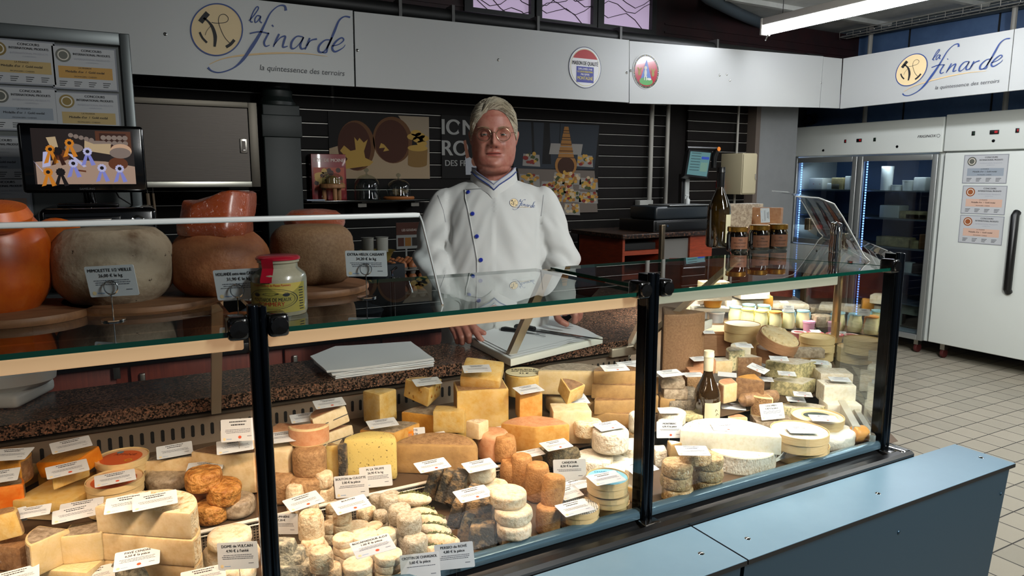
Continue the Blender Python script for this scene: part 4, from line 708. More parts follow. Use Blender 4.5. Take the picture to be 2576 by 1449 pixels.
# ================================================================ BLUE SHELF IN FRONT OF THE COUNTER
bl = mat('blue_laminate', '#7795a8', .34, n=('#6f8da0', 1.5, .4, .6)); bld = mat('blue_front', '#16303f', .5); corem = mat('laminate_core', '#0b0b0d', .5)
BZ, BY0, BY1 = .853, .888, 1.042
XE = 1.985
def bshelf(x0, x1, label, screws):
    e = empty('bag_shelf', (0, 0, 0), label=label, cat='shelf', group='blue shelf boards along the counter')
    mb = MB(); mb.box(x0, x1, BY0, BY1, BZ-.0105, BZ-.001, 1); mb.box(x0+.0006, x1-.0006, BY0+.0006, BY1, BZ-.001, BZ, 0); mb.obj('shelf_top', [bl, corem], e)
    mb = MB(); z0 = 0; yb = BY0+.010; mb.add([(x0+.002, yb, BZ-.0105), (x1-.006, yb, BZ-.0105), (x1-.006, yb+.06, z0), (x0+.002, yb+.06, z0), (x0+.002, yb+.014, BZ-.0105), (x1-.006, yb+.014, BZ-.0105), (x1-.006, yb+.074, z0), (x0+.002, yb+.074, z0)], [(0, 3, 2, 1), (4, 5, 6, 7), (0, 1, 5, 4), (1, 2, 6, 5), (2, 3, 7, 6), (3, 0, 4, 7)], 0)
    f = mb.obj('front_panel', bld, e)
    for i, (a, b) in enumerate(screws): q = Z(a, b, BZ); MB().lathe([(0, .0022), (.004, .0018), (.0065, 0)], 14).obj('screw', chrome, e, loc=(q.x, q.y, BZ))
    for a, b in ((2260, 1340), (2518, 1245)):
        if x1 > 1.5: q = Y(a, b, yb+.012); MB().lathe([(0, .002), (.004, .0015), (.0055, 0)], 12).obj('panel_screw', mat('screw_dark', '#163244', .3, .5), e, loc=(q.x, yb+(BZ-.0105-q.z)/.8425*.06-.0005, q.z), rot=(pi/2, 0, 0))
    return e
bshelf(-1.2, 1.0135, 'near blue shelf board in front of the counter, cut by the bottom picture edge', [(1770, 1394)])
bshelf(1.0165, XE, 'far blue shelf board with three screws, ending on the tiled floor', [(1887, 1357), (2215, 1245), (2475, 1156)])
# ================================================================ THE GLASS COUNTER
ZT, YG, ZR = 1.356, 1.113, .886; PX = [-.60, .173, .938, 1.755]
RT = sqrt(.5); P3 = V((1.755, 1.113, 0)); DR = V((RT, RT, 0)); DN = V((-RT, RT, 0))
cg = glass('case_glass', '#eef3f1', 1.0, two=1.35); edge = mat('glass_edge_green', '#06382c', .15, coat=.5); cg2 = glass('pane_glass', '#f4f6f4', 1.0)
cnt = empty('display_counter', (0, 0, 0), label='long refrigerated glass cheese counter with dark posts and black bumper', cat='counter')
def slabpoly(name, pts, z0, z1, parent, mats, top=0, side=1):
    mb = MB(); mb.prism([(p[0], p[1]) for p in pts], z0, z1, k=side, kt=top); return mb.obj(name, mats, parent)
for x0, x1 in ((-1.30, PX[1]-.02), (PX[1]+.022, PX[2]-.022)):
    slabpoly('top_pane', [(x0, YG-.018), (x1, YG-.018), (x1, 1.525), (x0, 1.525)], ZT-.008, ZT, cnt, [cg, edge])
slabpoly('top_pane', [(PX[2]+.022, YG-.018), (1.74, YG-.018), (1.595, 1.525), (PX[2]+.022, 1.525)], ZT-.008, ZT, cnt, [cg, edge])
q0 = P3+V((.0, .0, 0)); q1 = P3+DR*1.75; slabpoly('top_pane', [(q0.x-.004, q0.y), (q1.x, q1.y), (q1.x+DN.x*.42, q1.y+DN.y*.42), (1.60, 1.525)], ZT-.008, ZT, cnt, [cg, edge])
for x0, x1 in ((-1.3, PX[1]-.016), (PX[1]+.016, PX[2]-.016), (PX[2]+.016, PX[3]-.016)):
    MB().box(x0, x1, YG, YG+.005, ZR-.01, ZT-.0085).obj('front_pane', cg2, cnt)
def runbox(a, b, n0, n1, z0, z1, k=0, mb=None):
    """a box along the 45 degree run: a..b along it, n0..n1 across"""
    mb = mb or MB(); P = [P3+DR*t+DN*n for t, n in ((a, n0), (b, n0), (b, n1), (a, n1))]
    vs = [(p.x, p.y, z) for z in (z0, z1) for p in P]
    return mb.add(vs, [(3, 2, 1, 0), (4, 5, 6, 7), (0, 1, 5, 4), (1, 2, 6, 5), (2, 3, 7, 6), (3, 0, 4, 7)], k)
runbox(.02, .765, 0, .005, ZR-.01, 1.389).obj('end_pane', cg2, cnt); runbox(.80, 1.80, 0, .005, ZR-.01, 1.389).obj('end_pane', cg2, cnt)
# canopy rails under the top glass; emission stands in for case light on them
can1 = mat('canopy_glow_warm', '#dfbf9c', .35, emit=('#f0b888', .50)); can2 = mat('canopy_glow_pale', '#c9c4b6', .35, emit=('#c9bda0', .22))
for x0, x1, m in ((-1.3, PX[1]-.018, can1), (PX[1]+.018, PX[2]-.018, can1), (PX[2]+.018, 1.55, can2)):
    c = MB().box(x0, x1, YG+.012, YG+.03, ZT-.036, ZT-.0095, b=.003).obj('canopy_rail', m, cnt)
# posts
pm_ = mat('post_anodised', '#1b2026', .16, .85); capm = mat('clamp_black', '#0a0908', .22, coat=.4)
for i, x in enumerate(PX):
    mb = MB(); mb.lathe([(.0, ZR-.03), (.0080, ZR-.03), (.0080, ZT+.034), (.0070, ZT+.037), (0, ZT+.037)], 20, c=(x-.0060, YG-.014, 0)); mb.lathe([(.0, ZR-.03), (.0062, ZR-.03), (.0062, ZT+.034), (0, ZT+.036)], 18, c=(x+.0072, YG-.015, 0)); mb.box(x-.010, x+.010, YG-.011, YG+.022, ZR-.03, ZT+.033)
    p = mb.obj('post', pm_, cnt)
    for s in (-1, 1):
        if i == 3 and s == 1: continue
        b_ = MB(); b_.box(-.0155, .0155, YG-.026, YG+.014, ZT-.014, ZT+.022, b=.007); b_.T = MX.Translation((0, YG-.026, ZT+.004)) @ MX.Rotation(pi/2, 4, 'X'); b_.lathe([(.014, 0), (.013, .004), (0, .005)], 18); b_.obj('glass_clamp', capm, p, loc=(x+s*.029, 0, 0))
    MB().box(x-.022, x+.022, YG-.04, YG+.0, ZR-.035, ZR-.022, b=.003).obj('post_foot', capm, p)
mb = MB(); pst = mat('post_steel', '#a9987f', .2, .9)
for t in (.785, 1.80): p = P3+DR*t; MB().box(p.x-.015, p.x+.015, p.y-.015, p.y+.015, ZR-.02, 1.385, b=.004).obj('post', pst, cnt)
for t, n in ((.35, .72), (1.80, .72)): p = P3+DR*t+DN*n; MB().box(p.x-.012, p.x+.012, p.y-.012, p.y+.012, ZR, 1.34, b=.003).obj('post', pst, cnt) if t > 1 else None
# front rail and bumper, drawn as one profile each
def extr(name, prof, x0, x1, m, parent):
    n = len(prof); vs = [(x0, y, z) for y, z in prof]+[(x1, y, z) for y, z in prof]
    return MB().add(vs, [[i, (i+1) % n, n+(i+1) % n, n+i] for i in range(n)]+[list(range(n))[::-1], list(range(n, 2*n))], 0).obj(name, m, parent)
railm = mat('rail_reflected_blue', '#64808f', .22, .6)  # blue put into the colour for the reflection of the blue shelf
extr('pane_rail', [(YG-.003, ZR-.002), (YG-.010, ZR-.005), (YG-.012, ZR-.010), (YG-.012, ZR-.020), (YG-.008, ZR-.024), (YG+.01, ZR-.030), (YG+.01, ZR-.004)], -1.3, 1.765, railm, cnt)
bump = mat('bumper_black', '#101011', .28)
extr('bumper', [(YG-.002, ZR-.024), (YG-.014, ZR-.030), (YG-.030, ZR-.034), (YG-.036, ZR-.028), (YG-.045, ZR-.020), (YG-.062, ZR-.020), (YG-.069, ZR-.026), (YG-.069, ZR-.09), (YG, ZR-.09), (YG, ZR-.03)], -1.3, 1.80, bump, cnt)
MB().box(1.765, 1.80, YG-.06, YG+.02, ZR-.035, ZR-.018, b=.004).obj('bumper_end', chrome, cnt)
# body below, with its 45 degree turn
W = .735; A = P3+DR*1.82; B = A+DN*W; C_ = V((1.46, YG+W, 0))
body = [(-1.3, YG-.005), (P3.x, YG-.005), (A.x, A.y), (B.x, B.y), (C_.x, C_.y), (-1.3, YG+W)]
slabpoly('body', body, .10, ZR-.045, cnt, [mat('counter_body', '#20262b', .5)], 0, 0); slabpoly('plinth', [(x*.98, y+.05 if y < 1.2 else y-.05) for x, y in body], 0, .10, cnt, [blkm], 0, 0)
# decks
DZ0, DZ1, DZ2, YR = .858, .902, .93, 1.42
deckm = mat('deck_steel', '#8d7a62', .35, .6); dkd = mat('tray_dark', '#54412e', .6); paperd = mat('white_liner', '#dcdcd6', .6)
mb = MB(); mb.add([(-1.3, YG+.01, DZ0), (P3.x+.1, YG+.01, DZ0), (2.1, YR, DZ0), (-1.3, YR, DZ0)], [(0, 1, 2, 3)], 0); mb.obj('front_tray', dkd, cnt)
def deckz(x, y):
    if y < YR and x-y < .60: return DZ0 if y < YR else DZ1
    if y < YR: return DZ0
    return DZ1+(min(y, 2.8)-YR)*(DZ2-DZ1)/.42*(1 if y < 1.85 else 1)
mb = MB(); n = 12; ys = [YR+i*(2.9-YR)/n for i in range(n+1)]
for i in range(n):
    a, b = ys[i], ys[i+1]
    xr = lambda y: min(P3.x+(y-P3.y)-.02, 3.1); xl = lambda y: -1.3 if y <= 1.846 else C_.x+(y-C_.y)
    if b <= 1.86 or True:
        mb.quad((xl(a), a, deckz(0, a)), (xr(a), a, deckz(0, a)), (xr(b), b, deckz(0, b)), (xl(b), b, deckz(0, b)), 0)
mb.obj('rear_tray', dkd, cnt)
# perforated riser between the two trays, with its bright wire rim
rm = bpy.data.materials.new('perforated_riser'); rm.use_nodes = True; N = rm.node_tree.nodes; L = rm.node_tree.links
tc = N.new('ShaderNodeTexCoord'); ck = N.new('ShaderNodeTexVoronoi'); ck.inputs['Scale'].default_value = 170; ck.inputs['Randomness'].default_value = 0; L.new(tc.outputs['Object'], ck.inputs[0])
r = N.new('ShaderNodeMath'); r.operation = 'GREATER_THAN'; r.inputs[1].default_value = .42; L.new(ck.outputs['Distance'], r.inputs[0]); x = N.new('ShaderNodeMix'); x.data_type = 'RGBA'; L.new(r.outputs[0], x.inputs[0]); x.inputs[6].default_value = (.006, .005, .004, 1); x.inputs[7].default_value = hx('#8a7c6c'); L.new(x.outputs[2], N['Principled BSDF'].inputs['Base Color']); N['Principled BSDF'].inputs['Roughness'].default_value = .4
mb = MB(); mb.box(-1.3, .95, YR-.004, YR, DZ0, DZ1-.002); rs = mb.obj('perforated_riser', rm, cnt)
mb = MB(); mb.tube([(-1.3, YR-.008, DZ1+.002), (.95, YR-.008, DZ1+.002)], .004, 8); mb.tube([(-1.3, YR-.008, DZ1-.008), (.95, YR-.008, DZ1-.008)], .0015, 6); mb.obj('riser_rim', mat('rim_white', '#e3ddd2', .3), rs)
# slotted vent panel at the back
ventm = mat('vent_steel', '#a08f7e', .32, .6, bump=(.05, 30, .001), stretch=(1, 1, 6))
mb = MB(); mb.box(-1.3, 1.47, 1.838, 1.846, .91, 1.003); v_ = mb.obj('vent_panel', ventm, cnt)
mb = MB()
for i in range(118): 
    x = -1.12+i*.0222; zc = .966; pts = [(x+.0042*cos(a), zc+.011*(1 if sin(a) >= 0 else -1)+.0042*sin(a)) for a in [2*pi*j/12+.01 for j in range(12)]]; mb.add([(p[0], 1.8372, p[1]) for p in pts], [list(range(12))], 0)
o = mb.obj('vent_slots', mat('slot_black', '#060505', .9), v_)
MB().box(-1.3, 1.47, 1.825, 1.846, 1.003, 1.009).obj('vent_lip', mat('lip_steel', '#6d6459', .3, .8), cnt)
# steel arms bracing the back edge of the top panes
arms = mat('arm_steel', '#c4b8a4', .3, .55)
for a, b, w_ in ((V((.165, 1.53, 1.345)), V((.175, 1.80, 1.02)), .022), (V((.955, 1.53, 1.345)), V((.985, 1.815, 1.02)), .026), (V((1.60, 1.50, 1.345)), V((1.475, 1.80, 1.03)), .034)):
    d = (b-a); sd = V((d.y, -d.x, 0)).normalized() if w_ > .03 else V((1, 0, 0)); up_ = d.cross(sd).normalized(); vs = [p+sd*s*w_/2+up_*u*.008 for p in (a, b) for s in (-1, 1) for u in (-1, 1)]
    MB().add(vs, [(0, 1, 3, 2), (4, 6, 7, 5), (0, 4, 5, 1), (2, 3, 7, 6), (0, 2, 6, 4), (1, 5, 7, 3)], 0).obj('brace_arm', arms, cnt)
mb = MB(); p = V((1.43, 1.84, 1.02)); mb.box(p.x-.05, p.x+.06, p.y-.03, p.y+.01, 1.0, 1.03, b=.004); mb.obj('corner_bracket', arms, cnt)
# inner side rails of the run's glass
runbox(-.02, 1.78, .015, .03, ZR-.005, ZR+.015).obj('inner_rail', mat('rail_bright', '#c9c5b8', .25, .8), cnt); runbox(.0, 1.78, .05, .07, ZR-.01, ZR+.03).obj('inner_rail', mat('rail_pale', '#d8d4c6', .3, .6), cnt)
# granite worktop with its turn
GZ = 1.05; e0 = C_+V((0, -.025, 0)); gp = [(-1.5, 1.823), (1.455, 1.823)]; f0 = C_+DR*1.35+DN*.0; f1 = f0+DN*.26
gp += [(f0.x, f0.y), (f1.x, f1.y), (1.35, 2.075), (-1.5, 2.055)]
g = MB().prism(gp, GZ-.034, GZ, 0); gw = tag(g.obj('granite_worktop', granite, ang=20), 'brown and black granite service worktop behind the glass counter', 'worktop')
mb = MB(); mb.box(-1.5, 1.44, 1.86, 2.02, 1.0, GZ-.034, 0); mb.box(-1.5, 1.44, 1.846, 1.86, 0, GZ-.034, 0); mb.obj('support_band', mat('support_black', '#090909', .5), cnt)
p0 = C_+DR*.05; sb = MB(); P_ = [C_+DR*.02+DN*.012, C_+DR*1.3+DN*.012, C_+DR*1.3+DN*.22, C_+DR*.12+DN*.22]
sb.prism([(p.x, p.y) for p in P_], .90, GZ-.034, 0); sb.obj('run_back', mat('run_back_pale', '#8f8a80', .5), cnt)
# brown-wrapped board closing the far end of the run
e1 = P3+DR*1.86; mb = MB(); P_ = [e1+DN*.05, e1+DR*.5+DN*.05, e1+DR*.35+DN*.70, e1+DN*.70]; mb.prism([(p.x, p.y) for p in P_], 0, 1.12, 0)
tag(mb.obj('side_cabinet', mat('wrapped_brown', '#8e3c26', .35, n=('#6b2818', 12, .4, .6), wrap=.6)), 'red-brown film-wrapped cabinet beyond the far end of the glass counter', 'cabinet')
# ================================================================ PLEXI GUARDS ON TOP OF THE COUNTER
plex = glass('plexi', '#e4eaec', .9, base=.01); pedge = mat('plexi_edge', '#b9bcbb', .15, coat=.6)
def guard_profile():
    return [(1.150, ZT+.001), (1.158, ZT+.012), (1.240, 1.500), (1.250, 1.510), (1.262, 1.514), (1.272, 1.5145)]
def guard(parent, conv, a, b):
    pr = guard_profile(); n = len(pr); mb = MB()
    vs = [conv(a, y, z) for y, z in pr]+[conv(b, y, z) for y, z in pr]; mb.add(vs, [(i, i+1, n+i+1, n+i) for i in range(n-1)], 0); o = mb.obj('clear_sheet', plex, parent)
    for s in (a, b): MB().tube([conv(s, y, z) for y, z in pr], .0022, 6).obj('sheet_edge', pedge, o)
    MB().box(a, b, pr[3][0], pr[-1][0]+.004, pr[3][1]-.002, pr[-1][1]+.002, b=.0015).obj('sheet_edge', mat('plexi_lit_rim', '#d9dbda', .3), o)  # white rim colour stands in for light caught by the clear edge
e = empty('plexi_guard', (0, 0, 0), label='clear plexiglass guard in front of the big cheese wheels on the counter', cat='guard'); guard(e, lambda t, y, z: V((t, y, z)), -1.25, .497)
e = empty('plexi_guard', (0, 0, 0), label='clear curved plexiglass guard with wavy white reflections, right end of the counter', cat='guard')
pr = [(.04, ZT+.001), (.055, ZT+.015), (.115, 1.475), (.14, 1.512), (.18, 1.528), (.24, 1.532)]
def conv2(t, y, z): p = P3+DR*t+DN*y; return V((p.x, p.y, z))
mb = MB(); n = len(pr); T_ = 14
plexw = glass('plexi_wavy', '#dfe6e8', .95, base=.34)
N = plexw.node_tree.nodes; L = plexw.node_tree.links; tc = N.new('ShaderNodeTexCoord'); wv = N.new('ShaderNodeTexNoise'); wv.inputs['Scale'].default_value = 5; wv.inputs['Detail'].default_value = 0; L.new(tc.outputs['Object'], wv.inputs[0]); bp = N.new('ShaderNodeBump'); bp.inputs['Strength'].default_value = .6; bp.inputs['Distance'].default_value = .04; L.new(wv.outputs[0], bp.inputs['Height'])
for q in N:
    if q.type == 'BSDF_GLOSSY': L.new(bp.outputs[0], q.inputs['Normal'])
vs = [conv2(.10+.9*i/T_, y, z) for i in range(T_+1) for y, z in pr]
mb.add(vs, [(i*n+j, (i+1)*n+j, (i+1)*n+j+1, i*n+j+1) for i in range(T_) for j in range(n-1)], 0); o = mb.obj('clear_sheet', plexw, e)
for s in (.10, 1.0): MB().tube([conv2(s, y, z) for y, z in pr], .0022, 6).obj('sheet_edge', pedge, o)
# ================================================================ CHEESE KIT
def M(nm, *a, **k): return mat(nm, *a, **k)
CM = dict(
 cream=M('paste_cream', '#e3c99c', .5, n=('#cfae7a', 63, .4, .7), sss=.08), pale=M('paste_pale', '#e6d2ac', .5, n=('#d4b98a', 63, .4, .7), sss=.08), yellow=M('paste_yellow', '#dcbd7c', .45, n=('#d3a84c', 54, .4, .7), sss=.08),
 gold=M('paste_gold', '#cfa058', .4, n=('#bb7f30', 54, .4, .7)), orange=M('paste_orange', '#e08a1e', .42, n=('#d2740f', 45, .4, .7)), deep=M('paste_deep_orange', '#d96816', .45, n=('#e38a34', 36, .4, .65)),
 white=M('paste_white', '#efe8d6', .55, n=('#e2d6b8', 90, .45, .7), sss=.08), tan=M('paste_tan', '#b08c58', .45, n=('#96744a', 45, .4, .7), wrap=.35), truffle=M('paste_truffle', '#e0c877', .5, n=('#4a3d20', 170, .61, .65), wrap=.3),
 blue_=M('paste_blue', '#e0d3a6', .5, n=('#7f8462', 117, .50, .62), wrap=.5), green=M('paste_green_mould', '#8f8962', .6, n=('#cdbd8a', 108, .42, .6), wrap=.4), herb=M('paste_herb', '#dccb94', .5, n=('#6e6338', 405, .62, .70)),
 brown=M('rind_brown', '#8f6a45', .75, n=('#b08a5e', 99, .38, .62), bump=(0.8, 180, 0.0036), n2=('#6b4a2e', 270, .58, .68)), grey=M('rind_grey', '#9a8c78', .8, n=('#6f6456', 117, .4, .6), bump=(0.8, 240, 0.0036), n2=('#cfc2a8', 225, .58, .7)),
 wgrey=M('rind_grey_wrapped', '#b3a189', .5, n=('#85725c', 81, .4, .6), wrap=.9), wbrown=M('rind_brown_wrapped', '#9b7550', .5, n=('#7d5a3b', 81, .4, .6), wrap=.9), wcream=M('paste_cream_wrapped', '#dfc698', .4, n=('#d6b97e', 54, .4, .7), wrap=.8), wgold=M('paste_gold_wrapped', '#d89a3c', .4, n=('#c3832c', 54, .4, .7), wrap=.7),
 wyellow=M('paste_yellow_wrapped', '#dcbd7c', .4, n=('#d0a448', 54, .4, .7), wrap=.7), pink=M('rind_pink', '#cf9a72', .6, n=('#c08258', 63, .4, .65), wrap=.5), washed=M('rind_washed', '#c48a44', .5, n=('#9c5f22', 60, .42, .62), bump=(1, 75, .012)),
 bloomy=M('rind_bloomy', '#e9e1cf', .85, n=('#b8955f', 55, .52, .72), bump=(.9, 110, .006), stretch=(1, 2.5, 1), n2=('#f4efe2', 120, .5, .7)), bloomy2=M('rind_bloomy_warm', '#e6d8b8', .85, n=('#c39c66', 81, .48, .66), bump=(0.96, 220, 0.0036)), goat=M('rind_goat', '#dfcaa8', .8, n=('#b58e64', 80, .46, .66), bump=(.7, 180, .004), n2=('#efe2c4', 150, .52, .7)), fresh=M('rind_fresh', '#ead9bd', .75, n=('#d2b086', 70, .46, .68), bump=(.6, 150, .004), n2=('#f2e6cc', 160, .52, .7)),
 goatg=M('rind_goat_grey', '#cfc6b4', .85, n=('#a89a80', 153, .42, .62), bump=(0.96, 360, 0.0027)), ash=M('rind_ash', '#45413c', .85, n=('#a08560', 45, .46, .60), bump=(0.96, 240, 0.0036)), ashg=M('rind_ash_grey', '#77756a', .85, n=('#cfc6ac', 60, .44, .62), bump=(0.96, 240, 0.0036)),
 barrel=M('rind_barrel', '#bf8c54', .7, n=('#a06e3c', 117, .42, .64), bump=(0.64, 280, 0.0027)), marcel=M('rind_marcellin', '#c9ad80', .85, n=('#9c7c54', 99, .44, .62), bump=(0.96, 280, 0.0036), n2=('#ece0c4', 135, .56, .7)), logm=M('rind_log_dark', '#6f6248', .8, n=('#3f3828', 117, .42, .6), bump=(0.96, 280, 0.0036), n2=('#a3936e', 180, .58, .7)),
 poplar=M('poplar_wood', '#dcc08c', .55, n=('#cfae76', 40.5, .4, .7), stretch=(1, 1, 9)), pinkwood=M('bark_pink', '#bf8f6a', .6, n=('#a87850', 40.5, .4, .7), stretch=(1, 1, 9)), clearw=M('wrap_film', '#e6dcc4', .18, wrap=1), parch=M('parchment', '#e8e4d8', .5, bump=(0.64, 72, 0.0054)),
 wcheese=M('rind_white_wrapped', '#e6dccb', .45, n=('#cdbb9c', 63, .45, .65), wrap=.9), mimol=M('wax_orange', '#b84a0c', .35, n=('#c65a14', 27, .4, .6), wrap=.25), mimoin=M('inside_orange', '#c4540e', .4, n=('#cf6418', 40.5, .4, .6), wrap=.3), mimow=M('rind_pitted_pale', '#a8937a', .7, n=('#6b4f36', 16, .48, .72), bump=(.7, 60, .004), n2=('#3b2717', 55, .66, .70)),
 amber=M('rind_amber', '#8c4f2c', .6, n=('#a0623a', 36, .4, .65), bump=(0.48, 160, 0.0027)), amberw=M('inside_amber_wrapped', '#8f3f1c', .3, n=('#8a3a16', 45, .4, .6), wrap=.9), khaki=M('rind_khaki', '#8a6848', .7, n=('#7a583a', 180, .4, .6), bump=(0.48, 360, 0.0018)))
def g_at(x, y, up, hs, zb=None):
    """world place of a thing whose silhouette centre is at pixel x,y, standing `up` above the tray, hs = side height in pixels"""
    zc = (zb if zb is not None else .9+up)+.02
    for i in range(9):
        p = Z(x, y, zc); k = depth(p)/FPX; h = hs*k; z0 = zb if zb is not None else deckz(p.x, p.y)+up; zc = .5*zc+.5*(z0+h/2)
    hd = sqrt(p.x*p.x+p.y*p.y); c = hd/sqrt(hd*hd+(EYE-zc)**2)
    h = hs*k/max(.5, c); return V((p.x, p.y, z0)), k, h
def nz(p, s, seed): return NZ.noise(V((p[0]*s+seed, p[1]*s-seed, p[2]*s+3*seed)))
def lump(mb, amp, sc_, seed):
    amp *= .6
    if amp: mb.v = [p+p.normalized()*amp*nz(p, sc_, seed) if p.length > 1e-6 else p for p in mb.v]
SEED = [1.0]
def fin(name, mb, mats, pos, a, tilt, label, cat, group, childname=None):
    """one object, or a thing whose second material is a child part of its own"""
    rot = Euler((R(tilt[0]), R(tilt[1]), 0)).to_matrix().to_4x4(); yaw = MX.Rotation(R(SCR), 4, 'Z'); m = MX.Translation(pos) @ yaw @ rot @ MX.Rotation(R(a), 4, 'Z')
    if childname and len(mats) > 1:
        parts = []
        for k in range(len(mats)):
            q = MB(); idx = {}
            for f, mk in zip(mb.f, mb.m):
                if mk != k: continue
                for i in f:
                    if i not in idx: idx[i] = len(q.v); q.v.append(mb.v[i])
                q.f.append([idx[i] for i in f]); q.m.append(0)
            parts.append(q)
        o = parts[0].obj(name, mats[0]); 
        for c, q, mm in zip(childname if isinstance(childname, (list, tuple)) else [childname], parts[1:], mats[1:]):
            if q.f: q.obj(c, mm, o)
    else: o = mb.obj(name, mats)
    o.matrix_world = m; tag(o, label, cat, group); return o
def bev(mb, off, seg=2):
    bm = bmesh.new(); vs = [bm.verts.new(p) for p in mb.v]; bm.verts.ensure_lookup_table()
    for f, k in zip(mb.f, mb.m):
        try: q = bm.faces.new([vs[i] for i in f]); q.material_index = k
        except ValueError: pass
    bmesh.ops.remove_doubles(bm, verts=bm.verts[:], dist=1e-5); bm.edges.ensure_lookup_table()
    ed = [e for e in bm.edges if len(e.link_faces) == 2 and e.calc_face_angle(0) > .5]
    bmesh.ops.bevel(bm, geom=ed, offset=off, segments=seg, affect='EDGES', profile=.6, clamp_overlap=True)
    long_ = [e for e in bm.edges if e.calc_length() > .022]
    for it in range(2):
        long_ = [e for e in bm.edges if e.calc_length() > .02]
        if long_: bmesh.ops.subdivide_edges(bm, edges=long_, cuts=1, use_grid_fill=True)
    bmesh.ops.triangulate(bm, faces=[f for f in bm.faces if len(f.verts) > 4])
    bm.verts.index_update(); o = MB(); o.v = [v.co.copy() for v in bm.verts]; o.f = [[v.index for v in f.verts] for f in bm.faces]; o.m = [f.material_index for f in bm.faces]; bm.free(); return o
CH = 'cheese'
def cyl(x, y, w, hs, m, label, up=0, a=0, tilt=(0, 0), r=.25, top=1, bulge=0, amp=.0012, name='cheese_round', g=None, cat=CH, zb=None, n=28, sy=1, rim=None):
    pos, k, h = g_at(x, y, up, hs, zb); R_ = w*k/2; SEED[0] += 1.7; e = min(r*.7*h, R_*.4); pr = [(0, 0)]
    pr += [(R_*(1-.0)-e+e*sin(t), e-e*cos(t)) for t in (0, .5, 1.0, 1.57)]
    pr += [(R_*(1+bulge*sin(pi*t)), e+(h-2*e)*t) for t in (.25, .5, .75)]
    pr += [(R_*top-e+e*cos(t), h-e+e*sin(t)) for t in (0, .5, 1.0, 1.57)]+[(R_*top*.5, h), (0, h)]
    mb = MB(); mb.lathe(pr, n, sy=sy); lump(mb, amp, 60, SEED[0]); o = fin(name, mb, [CM[m]], pos, a, tilt, label, cat, g); o['_k'] = k; o['_top'] = pos.z+h; del o['_k']; del o['_top']; return o, pos, h, R_
def stack(x, y, w, hs, n, m, labels, **kw):
    """n rounds standing on one another; x,y is the silhouette centre of the TOP one"""
    up = kw.pop('up', 0); base, k, h1 = g_at(x, y, up+.04*(n-1), hs)
    for it in range(6):
        base, k, h1 = g_at(x, y, up+h1*(n-1), hs)
    rnd = random.Random(x*7+y); out = []; kw.setdefault('amp', .0014); z0 = deckz(base.x, base.y)+up
    for i in range(n):
        SEED[0] += 1.3; R_ = w*k/2*(1+rnd.uniform(-.03, .03)); e = min(kw.get('r', .3)*.6*h1, R_*.4); mb = MB()
        pr = [(0, 0)]+[(R_-e+e*sin(t), e-e*cos(t)) for t in (0, .5, 1.0, 1.57)]+[(R_*1.015, h1*.5)]+[(R_-e+e*cos(t), h1-e+e*sin(t)) for t in (0, .5, 1.0, 1.57)]+[(R_*.5, h1*.99), (0, h1*.98)]
        mb.lathe(pr, 26); lump(mb, kw['amp'], 70, SEED[0])
        out.append(fin(kw.get('name', 'cheese_round'), mb, [CM[m]], V((base.x+rnd.uniform(-.05, .05)*R_*(i < n-1), base.y+rnd.uniform(-.05, .05)*R_*(i < n-1), z0+i*h1)), rnd.uniform(0, 360), (0, 0), labels[n-1-i] if len(labels) == n else labels[0], CH, kw.get('g')))
    return out
def wedge(x, y, Rp, A, hs, m, rind, label, up=0, a=0, tilt=(0, 0), name='cheese_wedge', g=None, toprind=True, zb=None, b=.004, amp=.0012, line=0, holes=0):
    """sector of a wheel: Rp radius in pixels, A opening in degrees, a = screen angle the rind side points to"""
    pos, k, h = g_at(x, y, up, hs, zb); R_ = Rp*k; n = max(4, int(A/10)); arc = [(R_*cos(R(-A/2+A*i/n)), R_*sin(R(-A/2+A*i/n))) for i in range(n+1)]
    P = [(0, 0)]+arc if A < 175 else arc; cx = sum(p[0] for p in P)/len(P) if A < 175 else R_*.42; P = [(p[0]-(R_*.5 if A < 100 else cx), p[1]) for p in P]
    N_ = len(P); ks = [0]+[1]*(N_-2)+[0] if A < 175 else [1]*(N_-1)+[0]; mb = MB(); mb.prism(P, 0, h, ks=ks, kt=1 if toprind else 0); mb = bev(mb, min(b, h*.2)); SEED[0] += 1.1; lump(mb, amp, 40, SEED[0])
    o = fin(name, mb, [CM[m], CM[rind]], pos, a, tilt, label, CH, g, 'rind')
    if line: MB().prism([(p[0]*1.006, p[1]*1.006) for p in P], h*.44, h*.44+.0022, 0).obj('ash_line', mat('ash_line', '#4a4a4c', .8), o)
    if holes:
        mb = MB(); rn = random.Random(holes)
        for s in (-1, 1):
            for q in range(holes): t = rn.uniform(.2, .85)*R_; z = rn.uniform(.2, .8)*h; rr = rn.uniform(.0025, .005); mb.ell((P[0][0]+t*cos(R(A/2)), s*t*sin(R(A/2)), z), (rr, rr*.6, rr), 7)
        mb.obj('hole', mat('cheese_hole', '#96661f', .7), o)
    return o
